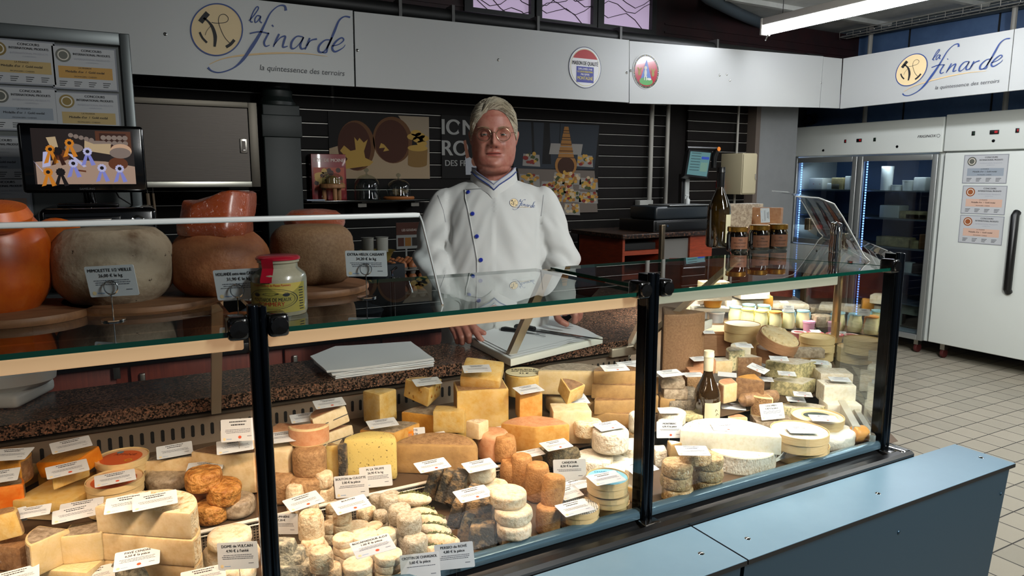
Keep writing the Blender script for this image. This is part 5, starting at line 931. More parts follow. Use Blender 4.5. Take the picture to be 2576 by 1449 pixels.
def block(x, y, w, d, hs, m, label, up=0, a=0, tilt=(0, 0), rind=None, taper=1, name='cheese_block', g=None, zb=None, b=.004, amp=.0012, rtop=True, cat=CH, tapx=None):
    pos, k, h = g_at(x, y, up, hs, zb); W, D = w*k/2, d*k/2; t = taper; tx = tapx if tapx is not None else t; mb = MB()
    vs = [(-W, -D, 0), (W, -D, 0), (W, D, 0), (-W, D, 0), (-W*tx, -D*t, h), (W*tx, -D*t, h), (W*tx, D*t, h), (-W*tx, D*t, h)]
    k1 = 1 if rind else 0; mb.add(vs, [(3, 2, 1, 0)], k1); mb.f += [[4, 5, 6, 7], [0, 1, 5, 4], [1, 2, 6, 5], [2, 3, 7, 6], [3, 0, 4, 7]]; mb.m += [k1 if rtop else 0, 0, 0, k1, k1]
    mb = bev(mb, min(b, h*.3)); SEED[0] += 1.1; lump(mb, amp, 45, SEED[0]); return fin(name, mb, [CM[m]]+([CM[rind]] if rind else []), pos, a, tilt, label, cat, g, 'rind' if rind else None)
def logc(x, y, L_, w, m, label, up=0, a=0, tilt=(0, 0), g=None, name='cheese_log', end=None, amp=.0015, taper=1.0, cat=CH, sag=0):
    pos, k, h = g_at(x, y, up, w); r = w*k/2; Lh = L_*k/2; mb = MB(); pts = []; rr = []
    for i in range(13): t = -1+2*i/12; pts.append((Lh*t, 0, r-sag*r*t*t)); rr.append(r*min(1, max(.25, sqrt(max(0, 1-abs(t)**9))))*(1+(taper-1)*(t+1)/2))
    mb.tube(pts, rr, 18); SEED[0] += 1; lump(mb, amp, 60, SEED[0]); return fin(name, mb, [CM[m]], pos, a, tilt, label, cat, g)
def woodbox(x, y, w, hs, label, up=0, tilt=(0, 0), a=0, lid=None, wm='poplar', g=None, paint=None, zb=None, split=.55, name='round_wooden_box', paint2=None, open_=False):
    pos, k, h = g_at(x, y, up, hs, zb); r = w*k/2; m = MX.Translation(pos) @ MX.Rotation(R(SCR), 4, 'Z') @ Euler((R(tilt[0]), R(tilt[1]), 0)).to_matrix().to_4x4() @ MX.Rotation(R(a), 4, 'Z')
    e = empty(name, (0, 0, 0), label=label, cat='wooden box', group=g); e.matrix_world = m; s = h*split
    MB().lathe([(0, 0), (r*.965, 0), (r*.965, s+.002 if not open_ else h), (r*.94, s+.002 if not open_ else h), (r*.94, .003), (0, .003)], 36).obj('box_base', CM[wm], e)
    if not open_:
        l = MB().lathe([(r*.97, s), (r, s), (r, h), (r*.975, h), (r*.972, h-.003), (0, h-.003)], 36).obj('box_lid', CM[wm], e)
        if paint:
            mb = MB(); mb.T = MX.Translation((0, 0, h-.0026)) @ MX.Rotation(-pi/2, 4, 'X'); paint(mb, r*.95); mb.obj('lid_label', paint2, l)
    return e, pos, h, r, k
def lblp(*cols): return [mat('label_'+c[1:], c, .45) for c in cols]
# ---- price cards: size of a real ticket, writing in rows
cardm = [mat('card_white', '#d6d8da', .45), mat('card_ink', '#1c1c22', .6), orange, mat('card_grey', '#62646e', .6), sand, mat('card_logo', '#7fa0c8', .6)]
_cards = {}
def cardmesh(title, price, rows, dot, logo_):
    key = (title, price, rows, dot, logo_)
    if key in _cards: return _cards[key]
    mb = MB(); w, h, r = .0425, .0275, .003; P = []
    for cx, cz, a0 in ((w-r, h-r, 0), (-w+r, h-r, 90), (-w+r, -h+r, 180), (w-r, -h+r, 270)): P += [(cx+r*cos(R(a0+30*i)), cz+r*sin(R(a0+30*i))) for i in range(4)]
    n = len(P); mb.add([(p[0], -.0004, p[1]) for p in P]+[(p[0], .0004, p[1]) for p in P], [list(range(n)), list(range(2*n-1, n-1, -1))]+[(i, n+i, n+(i+1) % n, (i+1) % n) for i in range(n)], 0)
    y = -.0007
    def fit(s, z, size, bold): 
        vs, fs = textmesh(s, 1); wd = max(p[0] for p in vs)*2; sx = min(1, .076/(wd*size)); write(mb, s, 0, y, z, size, 1, sx=sx, bold=bold)
    if not title and rows:
        rn = random.Random(len(_cards)*7+3)
        for z0, hh, ww in ((.0205, .0026, .021), (.0130, .0030, .017)):
            x = -ww
            while x < ww: l = .0018+rn.random()*.0035; sheet(mb, x, min(x+l, ww), z0-hh/2, z0+hh/2, y, 1); x += l+.0008
    if title: fit(title, .0195, .0078, .00022)
    if price: fit(price, .0100, .0078, .00022)
    rnd = random.Random(hash(rows)*3+len(title)+int(dot)); z = .0015
    for q in range(rows):
        x = -.034+rnd.random()*.006
        while x < .030: l = .0012+rnd.random()*.004; sheet(mb, x, min(x+l, .034), z-.0007, z+.0006, y, 3); x += l+.0007
        z -= .0036
    sheet(mb, .022, .033, -.0165, -.0152, y, 3)
    if dot: disc(mb, .004 if dot < 2 else .008, -.0175, .0042, 2, y, .0036, 14)
    if logo_: disc(mb, -.034, -.0205, .0035, 4, y, n=12); sheet(mb, -.029, -.016, -.0215, -.0202, y, 5)
    me = mb.mesh('price_card', cardm); _cards[key] = me; return me
_pin = []
def card(x, y, label, pitch=70, a=0, roll=0, up=0, zb=None, t='', p='', rows=3, dot=0, lg=1, s=1.0, z=None):
    if pitch >= 30: pitch = 72+(pitch-30)*.36; a += 17 if x < 1660 else 0
    """pitch 90 = lying flat face up, 0 = upright facing the customer; z = world height of its centre"""
    if z is None:
        q = Z(x, y, .96+up)
        for i in range(5): q = Z(x, y, deckz(q.x, q.y)+up)
    else: q = Z(x, y, z)
    o = link('price_card', cardmesh(t, p, rows, dot, lg)); o.matrix_world = MX.Translation(q) @ MX.Rotation(R(SCR+a), 4, 'Z') @ MX.Rotation(R(-pitch), 4, 'X') @ MX.Rotation(R(roll), 4, 'Y') @ MX.Scale(s*.83, 4)
    tag(o, label, 'price card', 'price cards among the cheeses')
    if not _pin: _pin.append(MB().tube([(0, .0005, -.02), (0, .003, -.024), (0, .004, -.045)], .0006, 5).mesh('card_pin', chrome))
    if pitch < 60: link('card_pin', _pin[0], o)
    return o
# ================================================================ LEFT SECTION OF THE COUNTER
DOT = dict(dot=1)
wedge(28, 1168, 78, 180, 60, 'wgold', 'wbrown', 'golden film-wrapped half round at the far left, under the back card', up=.055, a=75)
block(30, 1195, 120, 80, 40, 'gold', 'golden cheese slab under the wrapped half round at the far left', up=.0, a=-8)
card(34, 1139, 'price card on the golden wrapped half round at the far left', 55, -6, 0, up=.13)
block(190, 1158, 118, 80, 40, 'orange', 'upper orange cheddar block with a card on top, left section', up=.055, a=-12, rind='wgold', tilt=(8, -8))
block(196, 1195, 128, 85, 42, 'wgold', 'lower orange cheddar block carrying the tilted one, left section', up=0, a=-4)
card(187, 1115, 'price card lying on the orange cheddar block', 50, 14, -8, up=.125)
wedge(20, 1240, 95, 120, 78, 'deep', 'wgrey', 'deep orange cut cheese with grey crinkled rind, left edge', up=.01, a=80)
card(2, 1195, 'price card on the deep orange cheese, almost cut by the picture edge', 50, 10, 0, up=.10)
block(160, 1262, 150, 130, 26, 'pale', 'lower flat brie portion in a pale box, left section', up=0, a=-6)
block(160, 1243, 148, 130, 26, 'yellow', 'upper flat pale yellow brie portion, left section', up=.028, a=-6, name='cheese_block')
wedge(168, 1196, 95, 60, 30, 'wyellow', 'bloomy', 'white-rinded soft cheese wedge lying on the flat brie', up=.065, a=95)
card(178, 1176, 'price card on the white-rinded soft wedge, left section', 50, 12, -8, up=.105, **DOT)
def orlab(mb, r):
    disc(mb, 0, 0, r, 0, -.0002, n=36); disc(mb, 0, -.08*r, r*.82, 1, -.0004, n=36); ringf(mb, r*.45, -r*.35, r*.10, r*.15, 2, -.0006); write(mb, 'AFFINÉ', 0, -.0006, r*.25, r*.3, 3, bold=.0002); disc(mb, -r*.35, r*.5, r*.14, 4, -.0006)
ol = lblp('#e8b98a', '#d9622e', '#d6a02c', '#8c3a20', '#6f7f88')
woodbox(317, 1196, 122, 34, 'lower round wooden box at the back, under the orange-labelled one', up=0); woodbox(317, 1162, 122, 34, 'orange-labelled round wooden box at the back, left section', up=.042, paint=orlab, paint2=ol)
woodbox(300, 1262, 130, 30, 'lower round wooden box in front, under the carded box', up=0); woodbox(299, 1218, 132, 34, 'orange-labelled round wooden box in front carrying a card', up=.042, paint=orlab, paint2=ol)
card(298, 1199, 'price card on the front orange-labelled box', 60, 8, -6, up=.09, **DOT)
wedge(450, 1160, 72, 170, 40, 'cream', 'grey', 'flat beige half cheese with speckled rind before the vent slots', up=.03, a=90, tilt=(0, -6)); block(450, 1190, 110, 60, 26, 'amberw', 'orange-brown cheese portion hidden under the flat beige half', up=0)
card(447, 1130, 'price card on the flat beige half cheese by the vent slots', 35, 4, -6, up=.085)
cyl(432, 1203, 106, 38, 'wgrey', 'wrinkled grey cheese in shiny film, left section', up=.01, r=.5, amp=.004, n=36)
cyl(520, 1203, 90, 44, 'washed', 'wrinkled orange washed cheese on top of its heap, under a card', up=.062, amp=.0025, r=.28, top=.95)
cyl(568, 1235, 82, 46, 'washed', 'wrinkled orange washed cheese leaning right on the heap', up=.035, tilt=(4, 10), amp=.0025, r=.28)
cyl(540, 1286, 78, 44, 'washed', 'wrinkled orange washed cheese at the bottom of the heap', up=0, amp=.0025, r=.28)
cyl(498, 1258, 66, 36, 'amber', 'dark wrapped orange cheese behind the heap', up=0)
cyl(606, 1270, 84, 42, 'wgrey', 'small tan cheese in film beside the dark post', up=0, r=.4, amp=.003)
card(524, 1170, 'price card on the top orange washed cheese', 72, 0, 0, up=.125, **DOT)
wedge(592, 1175, 88, 150, 96, 'cream', 'wbrown', 'tall beige cheese half beside the dark post, back row', up=.0, a=88); wedge(612, 1100, 55, 120, 40, 'pale', 'grey', 'pale wedge on top of the tall beige half', up=.105, a=80)
card(606, 1080, 'upright price card on the tall beige half beside the dark post', 15, 0, -4, up=.165, **DOT); card(598, 1119, 'flat price card on the tall beige half beside the dark post', 35, 0, -6, up=.125)
wedge(42, 1308, 62, 120, 60, 'wyellow', 'brown', 'yellow wrapped wedge with brown rind at the left edge', up=.055, a=70, tilt=(0, -12)); block(40, 1385, 120, 70, 60, 'wbrown', 'brown film-wrapped loaf at the left edge', up=0, a=-10)
card(18, 1300, 'price card on the yellow wrapped wedge at the left edge', 50, 8, -10, up=.115)
block(178, 1392, 200, 130, 66, 'wcream', 'large pale cheese loaf under two wrapped wedges, left front', up=0, a=-6)
wedge(130, 1338, 96, 75, 78, 'wcream', 'wgrey', 'film-wrapped cream wedge, left one on the pale loaf', up=.052, a=205); block(224, 1322, 92, 74, 66, 'wcream', 'film-wrapped cream block, right one on the pale loaf', up=.052, a=14, rind='wgrey')
card(198, 1287, 'price card over the two wrapped cream wedges', 62, 6, -8, up=.125); card(214, 1271, 'price card half hidden behind the one over the wrapped wedges', 62, 4, -6, up=.12); card(90, 1283, 'small price card edge between the left wedges', 60, 10, 0, up=.09, s=.8)
card(45, 1448, 'price card at the bottom left corner', 60, 8, -8, up=.07)
for i, (y, w, l) in enumerate(((1420, 132, 'bottom half wheel of the tall cream stack, left front'), (1358, 130, 'middle half wheel of the tall cream stack, left front'), (1292, 126, 'top half wheel of the tall cream stack, crusty edge, left front'))):
    wedge(400+4*(2-i), y, w, 178, 62, 'cream' if i < 2 else 'pale', 'bloomy2', l, up=.050*i, a=82, amp=.002)
card(398, 1256, 'price card on the tall cream half-wheel stack', 55, 6, -5, up=.165); card(330, 1262, 'second price card left on the tall cream stack', 45, 0, -6, up=.16)
cyl(165, 1432, 66, 40, 'bloomy2', 'small pale dried goat cheese at the bottom left', up=0, r=.5, amp=.003); cyl(238, 1430, 64, 40, 'pink', 'small reddish wrinkled cheese at the bottom left', up=0, r=.5, amp=.003)
card(240, 1445, 'price card at the bottom edge under the reddish cheese', 55, 6, -6, up=.04)
block(352, 1432, 120, 90, 60, 'ashg', 'grey ash-coated cheese under a card, bottom of the left section', up=0, taper=.7, amp=.003)
card(354, 1401, 'price card on the grey ash-coated cheese, bottom left', 35, 3, -3, up=.075, t='PAVÉ CENDRÉ', p='6,50 € la pièce', **DOT)
block(452, 1400, 48, 46, 62, 'wcream', 'translucent film-wrapped cheese pyramid, rear one', up=.0, taper=.45, amp=.002); block(492, 1425, 56, 50, 56, 'wcream', 'translucent film-wrapped cheese pyramid, front one', up=0, taper=.5, amp=.002)
card(520, 1446, 'price card edge at the bottom beside the wrapped pyramids', 60, 4, -4, up=.05)
for i, (x, y, w, h, u, l) in enumerate(((585, 1352, 108, 30, .045, 'pale dome cheese on top of its pile, left of the dark post'), (560, 1398, 78, 44, .0, 'pale dome cheese, left one of the pile'), (612, 1400, 96, 44, .0, 'pale dome cheese behind the upright card'), (608, 1442, 86, 36, .0, 'pale dome cheese at the very front of the pile'))):
    cyl(x, y, w, h, 'fresh', l, up=u, r=.5, amp=.004, n=34)
card(606, 1395, 'upright price card reading DOME de VULCAIN in front of the pale domes', 10, -4, -5, z=.935, t='DOME de VULCAIN', p="4,90 € à l'unité", s=1.02)

# ================================================================ MIDDLE SECTION
block(712, 1225, 66, 70, 66, 'cream', 'smooth cream block behind the post, on the brown round', up=.045, a=-4, rind='pale') if False else None
block(716, 1157, 60, 64, 66, 'pale', 'smooth cream block right of the dark post', up=.045, a=-6); cyl(717, 1228, 64, 66, 'brown', 'mottled brown round under the cream block by the post', up=0, amp=.003)
card(716, 1098, 'price card on the cream block right of the dark post', 50, -2, -4, up=.125); block(735, 1088, 90, 60, 26, 'pink', 'pink-rinded portion behind the cream block', up=.06, a=-12)
cyl(786, 1160, 84, 66, 'brown', 'middle brown round with dark specks in the left column', up=.05, amp=.003); cyl(782, 1228, 88, 62, 'brown', 'lowest brown round of the left column', up=0, amp=.003)
wedge(782, 1098, 52, 160, 44, 'wcream', 'pink', 'film-wrapped half round on top of the brown rounds', up=.108, a=-80)
wedge(850, 1100, 100, 60, 44, 'pale', 'pink', 'lower pale cheese wedge with a dark ash line', up=.02, a=190, tilt=(0, -8), line=1); wedge(842, 1052, 92, 62, 42, 'pale', 'pink', 'upper pale cheese wedge with a dark ash line and pink rind', up=.075, a=188, tilt=(0, -14), line=1)
card(835, 1013, 'price card on the upper pale wedge with the ash line', 58, 6, -4, up=.14, **DOT); card(772, 1049, 'price card at the back between vent slots and the pink portion', 50, 4, -4, up=.10, s=.9)
wedge(962, 1025, 62, 88, 78, 'wyellow', 'yellow', 'plain yellow cheese quarter standing at the back', up=.02, a=100, toprind=False, b=.006)
wedge(1108, 1052, 88, 150, 46, 'wgold', 'wgrey', 'golden half tomme with grey wrapped rind under the holed wedge', up=.01, a=85)
o = wedge(1072, 985, 82, 72, 46, 'yellow', 'tan', 'yellow wedge with round holes and a card, back row', up=.075, a=110, tilt=(6, 8), holes=5)
card(1080, 960, 'price card on the yellow wedge with holes', 58, 2, -4, up=.135); block(1138, 1056, 78, 50, 52, 'wyellow', 'small plain yellow block before the golden half', up=.03, a=-4)
block(1215, 1032, 128, 90, 118, 'yellow', 'tall yellow cheese block with brown rind, back row', up=.0, a=10, rind='brown'); block(1218, 940, 100, 84, 36, 'wyellow', 'flat yellow slab lying on the tall yellow block', up=.135, a=-6, tilt=(22, 4), b=.008)
card(1205, 928, 'price card on the flat yellow slab', 55, -4, 2, up=.19)
def lag(mb, r):
    disc(mb, 0, 0, r, 0, -.0003, n=36)
    for s, z, q in (('LAGUIOLE', .42, .34), ('AOP PREMIUM', .08, .26), ('32 €', -.35, .34)): write(mb, s, 0, -.0006, r*z, r*q, 1, sx=.85, bold=.0005)
o, pos, h, r_ = cyl(1323, 965, 94, 52, 'yellow', 'yellow cheese drum with handwritten round paper on top, back row', up=.05, r=.08)
mb = MB(); lag(mb, r_*.97); d_ = mb.obj('handwritten_disc', [mat('disc_paper', '#e6d7ae', .6), ink]); d_.parent = o; d_.matrix_parent_inverse = MX.Identity(4); d_.matrix_local = MX.Translation((0, 0, h+.0016)) @ MX.Rotation(R(-90), 4, 'X')
wedge(1450, 958, 92, 176, 60, 'wcream', 'wgrey', 'big film-wrapped half wheel at the back under the worktop', up=.06, a=85, b=.01); cyl(1452, 1010, 150, 40, 'wcream', 'flat wrapped wheel under the big wrapped half wheel', up=.0)
wedge(1328, 1022, 62, 80, 66, 'gold', 'pink', 'orange aged cheese wedge with a card, on the long orange base', up=.055, a=60); wedge(1352, 1092, 88, 150, 66, 'gold', 'pink', 'long low orange-brown half wheel carrying the orange wedge', up=-.0, a=88)
card(1335, 980, 'price card on the orange aged wedge', 60, 8, -4, up=.14)
block(1440, 1068, 96, 70, 80, 'pale', 'pale yellow block under the carded comté slice', up=0, a=4); wedge(1436, 985, 58, 70, 40, 'wyellow', 'wbrown', 'tilted pale yellow slice on the pale block', up=.09, a=80, tilt=(20, 10))
card(1453, 1006, 'price card reading COMTÉ leaning on the pale yellow slice', 30, 6, 4, up=.13, t='COMTÉ', p='19,90 € le kg')
for i, (y, l) in enumerate(((1045, 'bottom'), (1012, 'third'), (975, 'second'), (940, 'top'))):
    wedge(1558, y+4, 66, 172, 34, 'tan', 'wbrown', '%s half tomme of the four-high stack left of the right post' % l, up=.034*i, a=[80, 95, 85, 92][i])
card(1552, 927, 'price card on the four-high tomme stack', 62, -4, 2, up=.175, **DOT); card(1590, 918, 'price card half seen behind the four-high tomme stack', 62, 4, 0, up=.19)
for i, (y, l) in enumerate(((1012, 'lower'), (965, 'upper'))): wedge(1626, y, 40, 150, 42, 'tan', 'wbrown', '%s tomme piece tucked behind the right post' % l, up=.05*i, a=70)
card(1622, 945, 'price card tucked behind the right post', 62, 0, 0, up=.12)
wedge(985, 1085, 92, 110, 34, 'gold', 'wgrey', 'grey-rinded wedge with golden side and a card, second row', up=.03, a=110); card(968, 1064, 'price card on the grey-rinded golden wedge', 62, 4, -4, up=.085)
wedge(1032, 1100, 56, 60, 44, 'orange', 'pink', 'orange triangular wedge behind the brown half tomme', up=.01, a=250); card(1040, 1100, 'upright price card half hidden behind the brown half tomme', 15, 0, -4, up=.04, t='MIMOLETTE', p='24,00 € le kg')
wedge(1108, 1145, 106, 176, 70, 'tan', 'brown', 'big brown-rinded half tomme in the middle of the counter', up=0, a=86, b=.010)
card(1097, 1100, 'price card on the big brown-rinded half tomme', 62, 4, -4, up=.095)
wedge(942, 1150, 66, 178, 100, 'truffle', 'yellow', 'pale yellow half round with truffle specks', up=.0, a=92, b=.012, toprind=False); block(874, 1160, 20, 60, 92, 'ash', 'black foam tray edge beside the truffle cheese', up=0, name='foam_tray', cat='tray'); wedge(850, 1165, 40, 50, 86, 'yellow', 'brown', 'narrow brown-rinded wedge standing left of the truffle cheese', up=0, a=170)
card(952, 1198, 'upright price card with LA TRUFFE before the truffle cheese', 12, 0, -6, z=.935, t='M. LA TRUFFE', p='26,90 € le kg')
cyl(1247, 1122, 78, 70, 'pink', 'tall pinkish round in torn paper, second row', up=0); card(1246, 1087, 'price card on the tall pinkish round', 62, 4, -5, up=.09); wedge(1208, 1082, 42, 90, 40, 'pale', 'goat', 'small pale wedge behind the tall pinkish round', up=.06, a=100)
for i, (x, y, w, h, t, l) in enumerate(((1276, 1140, 54, 58, 0, 'rearmost amber barrel-shaped cheese of the row'), (1292, 1165, 54, 66, 0, 'second amber barrel-shaped cheese of the row'), (1318, 1191, 55, 82, 0, 'third amber barrel-shaped cheese of the row'), (1358, 1216, 60, 86, 0, 'fourth and palest barrel-shaped cheese of the row'))):
    cyl(x, y, w, h, 'barrel', l, up=[.012, .0, -.0, .0][i], r=.12, bulge=.07, amp=.002, name='barrel_cheese', top=.93)
cyl(1385, 1308, 60, 62, 'barrel', 'barrel-shaped cheese at the front carrying the leaning one', up=0, r=.12, bulge=.05, name='barrel_cheese'); cyl(1392, 1240, 56, 72, 'barrel', 'mottled barrel-shaped cheese leaning on top of the front one', up=.048, r=.15, bulge=.07, tilt=(-10, 8), name='barrel_cheese', amp=.003)
cyl(1318, 1143, 44, 20, 'fresh', 'small white disc cheese behind the barrel row', up=.05)
logc(1400, 1138, 96, 40, 'logm', 'rear dark mouldy cheese log under a card', up=.03, a=30); logc(1424, 1150, 92, 42, 'logm', 'front dark mouldy cheese log with its round end showing', up=.028, a=28); logc(1440, 1172, 80, 40, 'logm', 'lowest dark mouldy cheese log', up=0, a=30)
card(1405, 1120, 'price card on the dark mouldy logs', 62, 6, -4, up=.09, **DOT); card(1346, 1140, 'price card between barrel cheeses and dark logs', 62, 6, -4, up=.075, s=.75); cyl(1352, 1168, 40, 34, 'goat', 'small goat round under the card beside the dark logs', up=.02)
for i, (x, y, w, h, u, l) in enumerate(((1170, 1210, 64, 28, .035, 'cream disc at the left behind the carded one'), (1212, 1190, 84, 30, .055, 'cream disc under the card beside the dark bricks'), (1248, 1232, 76, 30, .02, 'cream disc lying right below the carded one'))):
    cyl(x, y, w, h, 'fresh', l, up=u, r=.35, amp=.003, name='cheese_disc')
card(1213, 1171, 'price card on the cream discs beside the dark bricks', 62, 6, -4, up=.10)
for i, (x, y, w, l) in enumerate(((1300, 1350, 86, 'lowest disc, partly in brown paper'), (1300, 1330, 88, 'third disc'), (1298, 1293, 96, 'second disc'), (1285, 1252, 94, 'top disc'))):
    cyl(x, y, w, 30, 'fresh' if i else 'goat', l+' of the pale stack before the barrels', up=.026*i-.0*i, r=.35, amp=.003, name='cheese_disc')
for i, (x, y, w, d, h, a, u, ty, l) in enumerate(((1090, 1215, 34, 60, 62, -10, .02, 14, 'leftmost dark ash brick leaning in the row'), (1122, 1222, 36, 60, 66, -10, .02, 14, 'second dark ash brick in the row'), (1150, 1225, 42, 62, 70, -10, .02, 14, 'third dark ash brick in the row, tallest'), (1186, 1262, 44, 60, 66, -10, .01, 14, 'fourth dark ash brick, under the card'), (1150, 1290, 34, 50, 60, -10, -.0, 12, 'lower ash brick below the leaning row'), (1210, 1288, 76, 60, 62, -6, .0, 6, 'broad dark ash pyramid facing the glass'), (1222, 1345, 74, 60, 52, -6, 0, 0, 'front dark ash pyramid against the rail'), (1176, 1330, 34, 48, 56, -10, 0, 10, 'narrow ash brick left of the front pyramid'))):
    block(x, y, w, d, h, 'ash', l, up=u, a=a, tilt=(0, ty), taper=.86, amp=.002, name='ash_cheese', tapx=.8)
card(1094, 1170, 'price card on the leftmost ash bricks', 62, 6, -5, up=.115, **DOT); card(1196, 1242, 'price card on the broad ash pyramid', 62, 6, -5, up=.10, **DOT)
hb = mat('herb_sprig', '#5c5f2c', .7)
for i, (x, y, w, u, a, l) in enumerate(((1046, 1255, 96, .045, -6, 'rearmost'), (1070, 1290, 78, .02, -12, 'second'), (1092, 1310, 84, .02, -14, 'third'), (1102, 1333, 88, .015, -16, 'fourth'), (1118, 1358, 96, .01, -14, 'fifth'), (1108, 1388, 88, .0, -14, 'foremost'))):
    pos, k, h = g_at(x, y, u, 32); r = w*k/2; mb = MB(); mb.ell((0, 0, h*.45), (r, r*.42, h*.5), 12); SEED[0] += 1; lump(mb, .002, 40, SEED[0])
    o = fin('oval_cheese', mb, [CM['fresh']], pos, a, (0, 0), 'oval goat cheese with a herb sprig, %s of the overlapping row' % l, CH, 'oval cheeses with herb sprigs')
    mb = MB(); rr = random.Random(i); mb.tube([(-r*.8, 0, h*.75), (-r*.3, 0, h*.96), (r*.3, 0, h*.96), (r*.8, .0, h*.75)], .0012, 5)
    for q in range(26): t = rr.uniform(-.8, .8); z = h*(.95-.28*t*t); s = rr.choice((-1, 1)); mb.tube([(r*t, 0, z), (r*(t+.08), s*r*.08, z+.003)], .0012, 4)
    mb.obj('herb_sprig', hb, o)
G = 'small grey goat cheeses in columns'
for (x, y, w, h, n, l) in ((1036, 1318, 62, 44, 2, ['top grey-white crottin of the front column beside the oval cheeses', 'lower grey-white crottin of the front column']), (1012, 1295, 58, 40, 2, ['top grey-white crottin of the middle column', 'lower grey-white crottin of the middle column']), (990, 1262, 54, 36, 2, ['top grey-white crottin of the rear column', 'lower grey-white crottin of the rear column'])):
    stack(x, y, w, h, n, 'goatg', l, g=G, amp=.003)
cyl(1052, 1378, 62, 52, 'goatg', 'grey-white crottin standing foremost against the rail', up=0, amp=.003)
G = 'fresh white cheese discs piled up'
for (x, y, w, n, l) in ((905, 1330, 64, 2, ['top disc of the rear pile of fresh white cheeses', 'lower disc of the rear pile of fresh white cheeses']), (950, 1328, 42, 2, ['small top disc beside the rear pile of white cheeses', 'small lower disc beside the rear pile of white cheeses']), (872, 1358, 56, 3, ['top white disc of the left pile', 'middle white disc of the left pile', 'bottom white disc of the left pile']), (925, 1352, 66, 3, ['top white disc of the centre pile, under the card', 'middle white disc of the centre pile', 'bottom white disc of the centre pile']),
                        (978, 1345, 50, 3, ['top white disc of the right pile behind the card', 'middle white disc of the right pile', 'bottom white disc of the right pile']), (886, 1385, 52, 2, ['top white disc between left and centre piles', 'lower white disc between left and centre piles']), (984, 1400, 70, 3, ['top white disc of the pile right of the card', 'middle white disc of the pile right of the card', 'bottom white disc of the pile right of the card']), (908, 1424, 76, 2, ['top white disc of the foremost pile', 'lower white disc of the foremost pile'])):
    stack(x, y, w, 19, n, 'fresh', l, g=G, amp=.0015, name='cheese_disc')
card(945, 1372, 'price card reading ROCAMADOUR on the pile of fresh white discs', 55, 6, -6, up=.095, t='ROCAMADOUR A.O.P', p='1,00 € la pièce', **DOT)
for (x, y, w, h, u, tp, l) in ((778, 1262, 60, 76, .0, .86, 'tall goat cheese cone under the slanting card'), (790, 1322, 64, 62, .045, .86, 'goat cheese cone standing on top of another, left front'), (796, 1392, 74, 62, 0, .8, 'goat cheese cone carrying the upper one, left front'), (816, 1408, 60, 48, .03, .9, 'pale goat cone on the bottom pile, left front'), (836, 1445, 66, 40, .0, .9, 'foremost goat cone at the bottom edge'), (752, 1300, 44, 60, .0, .9, 'narrow goat cone behind the edge card')):
    cyl(x, y, w, h, 'goat', l, up=u, top=tp, r=.12, name='goat_cone', amp=.002)
for (x, y, w, h, n, u, m, l) in ((824, 1240, 44, 36, 2, 0, 'goat', ['small button goat cheese right of the slanting card, top one', 'small button goat cheese, lower one of its pair']), (868, 1302, 46, 24, 3, 0, 'goat', ['top button cheese of the three-high column under the card', 'middle button cheese of the three-high column', 'bottom button cheese of the three-high column']), (928, 1290, 48, 26, 2, 0, 'goat', ['top button cheese right of the three-high column', 'lower button cheese right of the three-high column']), (842, 1275, 34, 26, 2, 0, 'goat', ['little button cheese behind the column, top', 'little button cheese behind the column, lower']), (838, 1325, 34, 26, 2, 0, 'goat', ['little button cheese left of the white discs, top', 'little button cheese left of the white discs, lower']), (964, 1300, 36, 26, 2, 0, 'goatg', ['little grey button between the white discs and the crottins, top', 'little grey button between the white discs and the crottins, lower']), (955, 1262, 40, 28, 2, 0, 'goatg', ['little grey button before the perforated riser, top', 'little grey button before the perforated riser, lower'])):
    stack(x, y, w, h, n, m, l, g='button goat cheeses', amp=.0015, name='button_cheese')
card(771, 1259, 'slanting price card on the tall goat cone', 55, 10, -12, up=.09, **DOT); card(891, 1222, 'upright price card reading BOUTON de CULOTTE', 8, -2, -6, z=.95, t='BOUTON de CULOTTE', p='2,00 € la pièce', rows=2); card(890, 1268, 'flat price card over the button goat cheeses', 55, 8, -8, up=.085, t='BOUTON', **DOT); card(716, 1316, 'upright price card right beside the dark post, cut by it', 4, 0, 0, z=.915, t='TAUPINIÈRE', p='7,20 €', s=.9)
for (x, y, w, h, u, l) in ((722, 1375, 60, 30, .045, 'upper grey mouldy pyramid right of the dark post'), (735, 1400, 92, 34, .022, 'middle grey mouldy pyramid right of the dark post'), (745, 1432, 110, 40, .0, 'lowest grey mouldy pyramid right of the dark post')):
    block(x, y, w, w*.8, h, 'ashg', l, up=u, taper=.8, amp=.003, name='ash_cheese')
card(1150, 1398, 'upright price card for the ash pyramid, leaning on the front glass', 12, 0, -6, z=.905, t='PERSEO du ROVÉ', p='4,80 € la pièce', lg=0); card(1064, 1425, 'price card reading CROTTIN leaning on the front glass', 20, 0, -6, z=.895, t='CROTTIN DE CHAVIGNOL', p='3,60 € la pièce', rows=1, lg=0)
def bluelab(mb, r):
    disc(mb, 0, 0, r, 0, -.0002, n=36); write(mb, 'CHABLISIEN', 0, -.0004, r*.62, r*.28, 1, sx=.8, bold=.0003)
    for k in range(10): poly(mb, [(r*(-.5+.1*k), -r*.55), (r*(-.45+.1*k), -r*.35-.1*r*(k % 3)), (r*(-.4+.1*k), -r*.55)], -.0004, 1)
bll = lblp('#7fbdd6', '#2c7fa6')
woodbox(1538, 1275, 102, 26, 'lowest pale wooden box under the blue-labelled one', up=0); woodbox(1537, 1252, 102, 24, 'middle pale wooden box under the blue-labelled one', up=.034); woodbox(1534, 1218, 106, 34, 'round wooden box with bright blue label and a card on top', up=.062, paint=bluelab, paint2=bll)
card(1530, 1204, 'price card on the blue-labelled box', 70, 4, -3, up=.115)
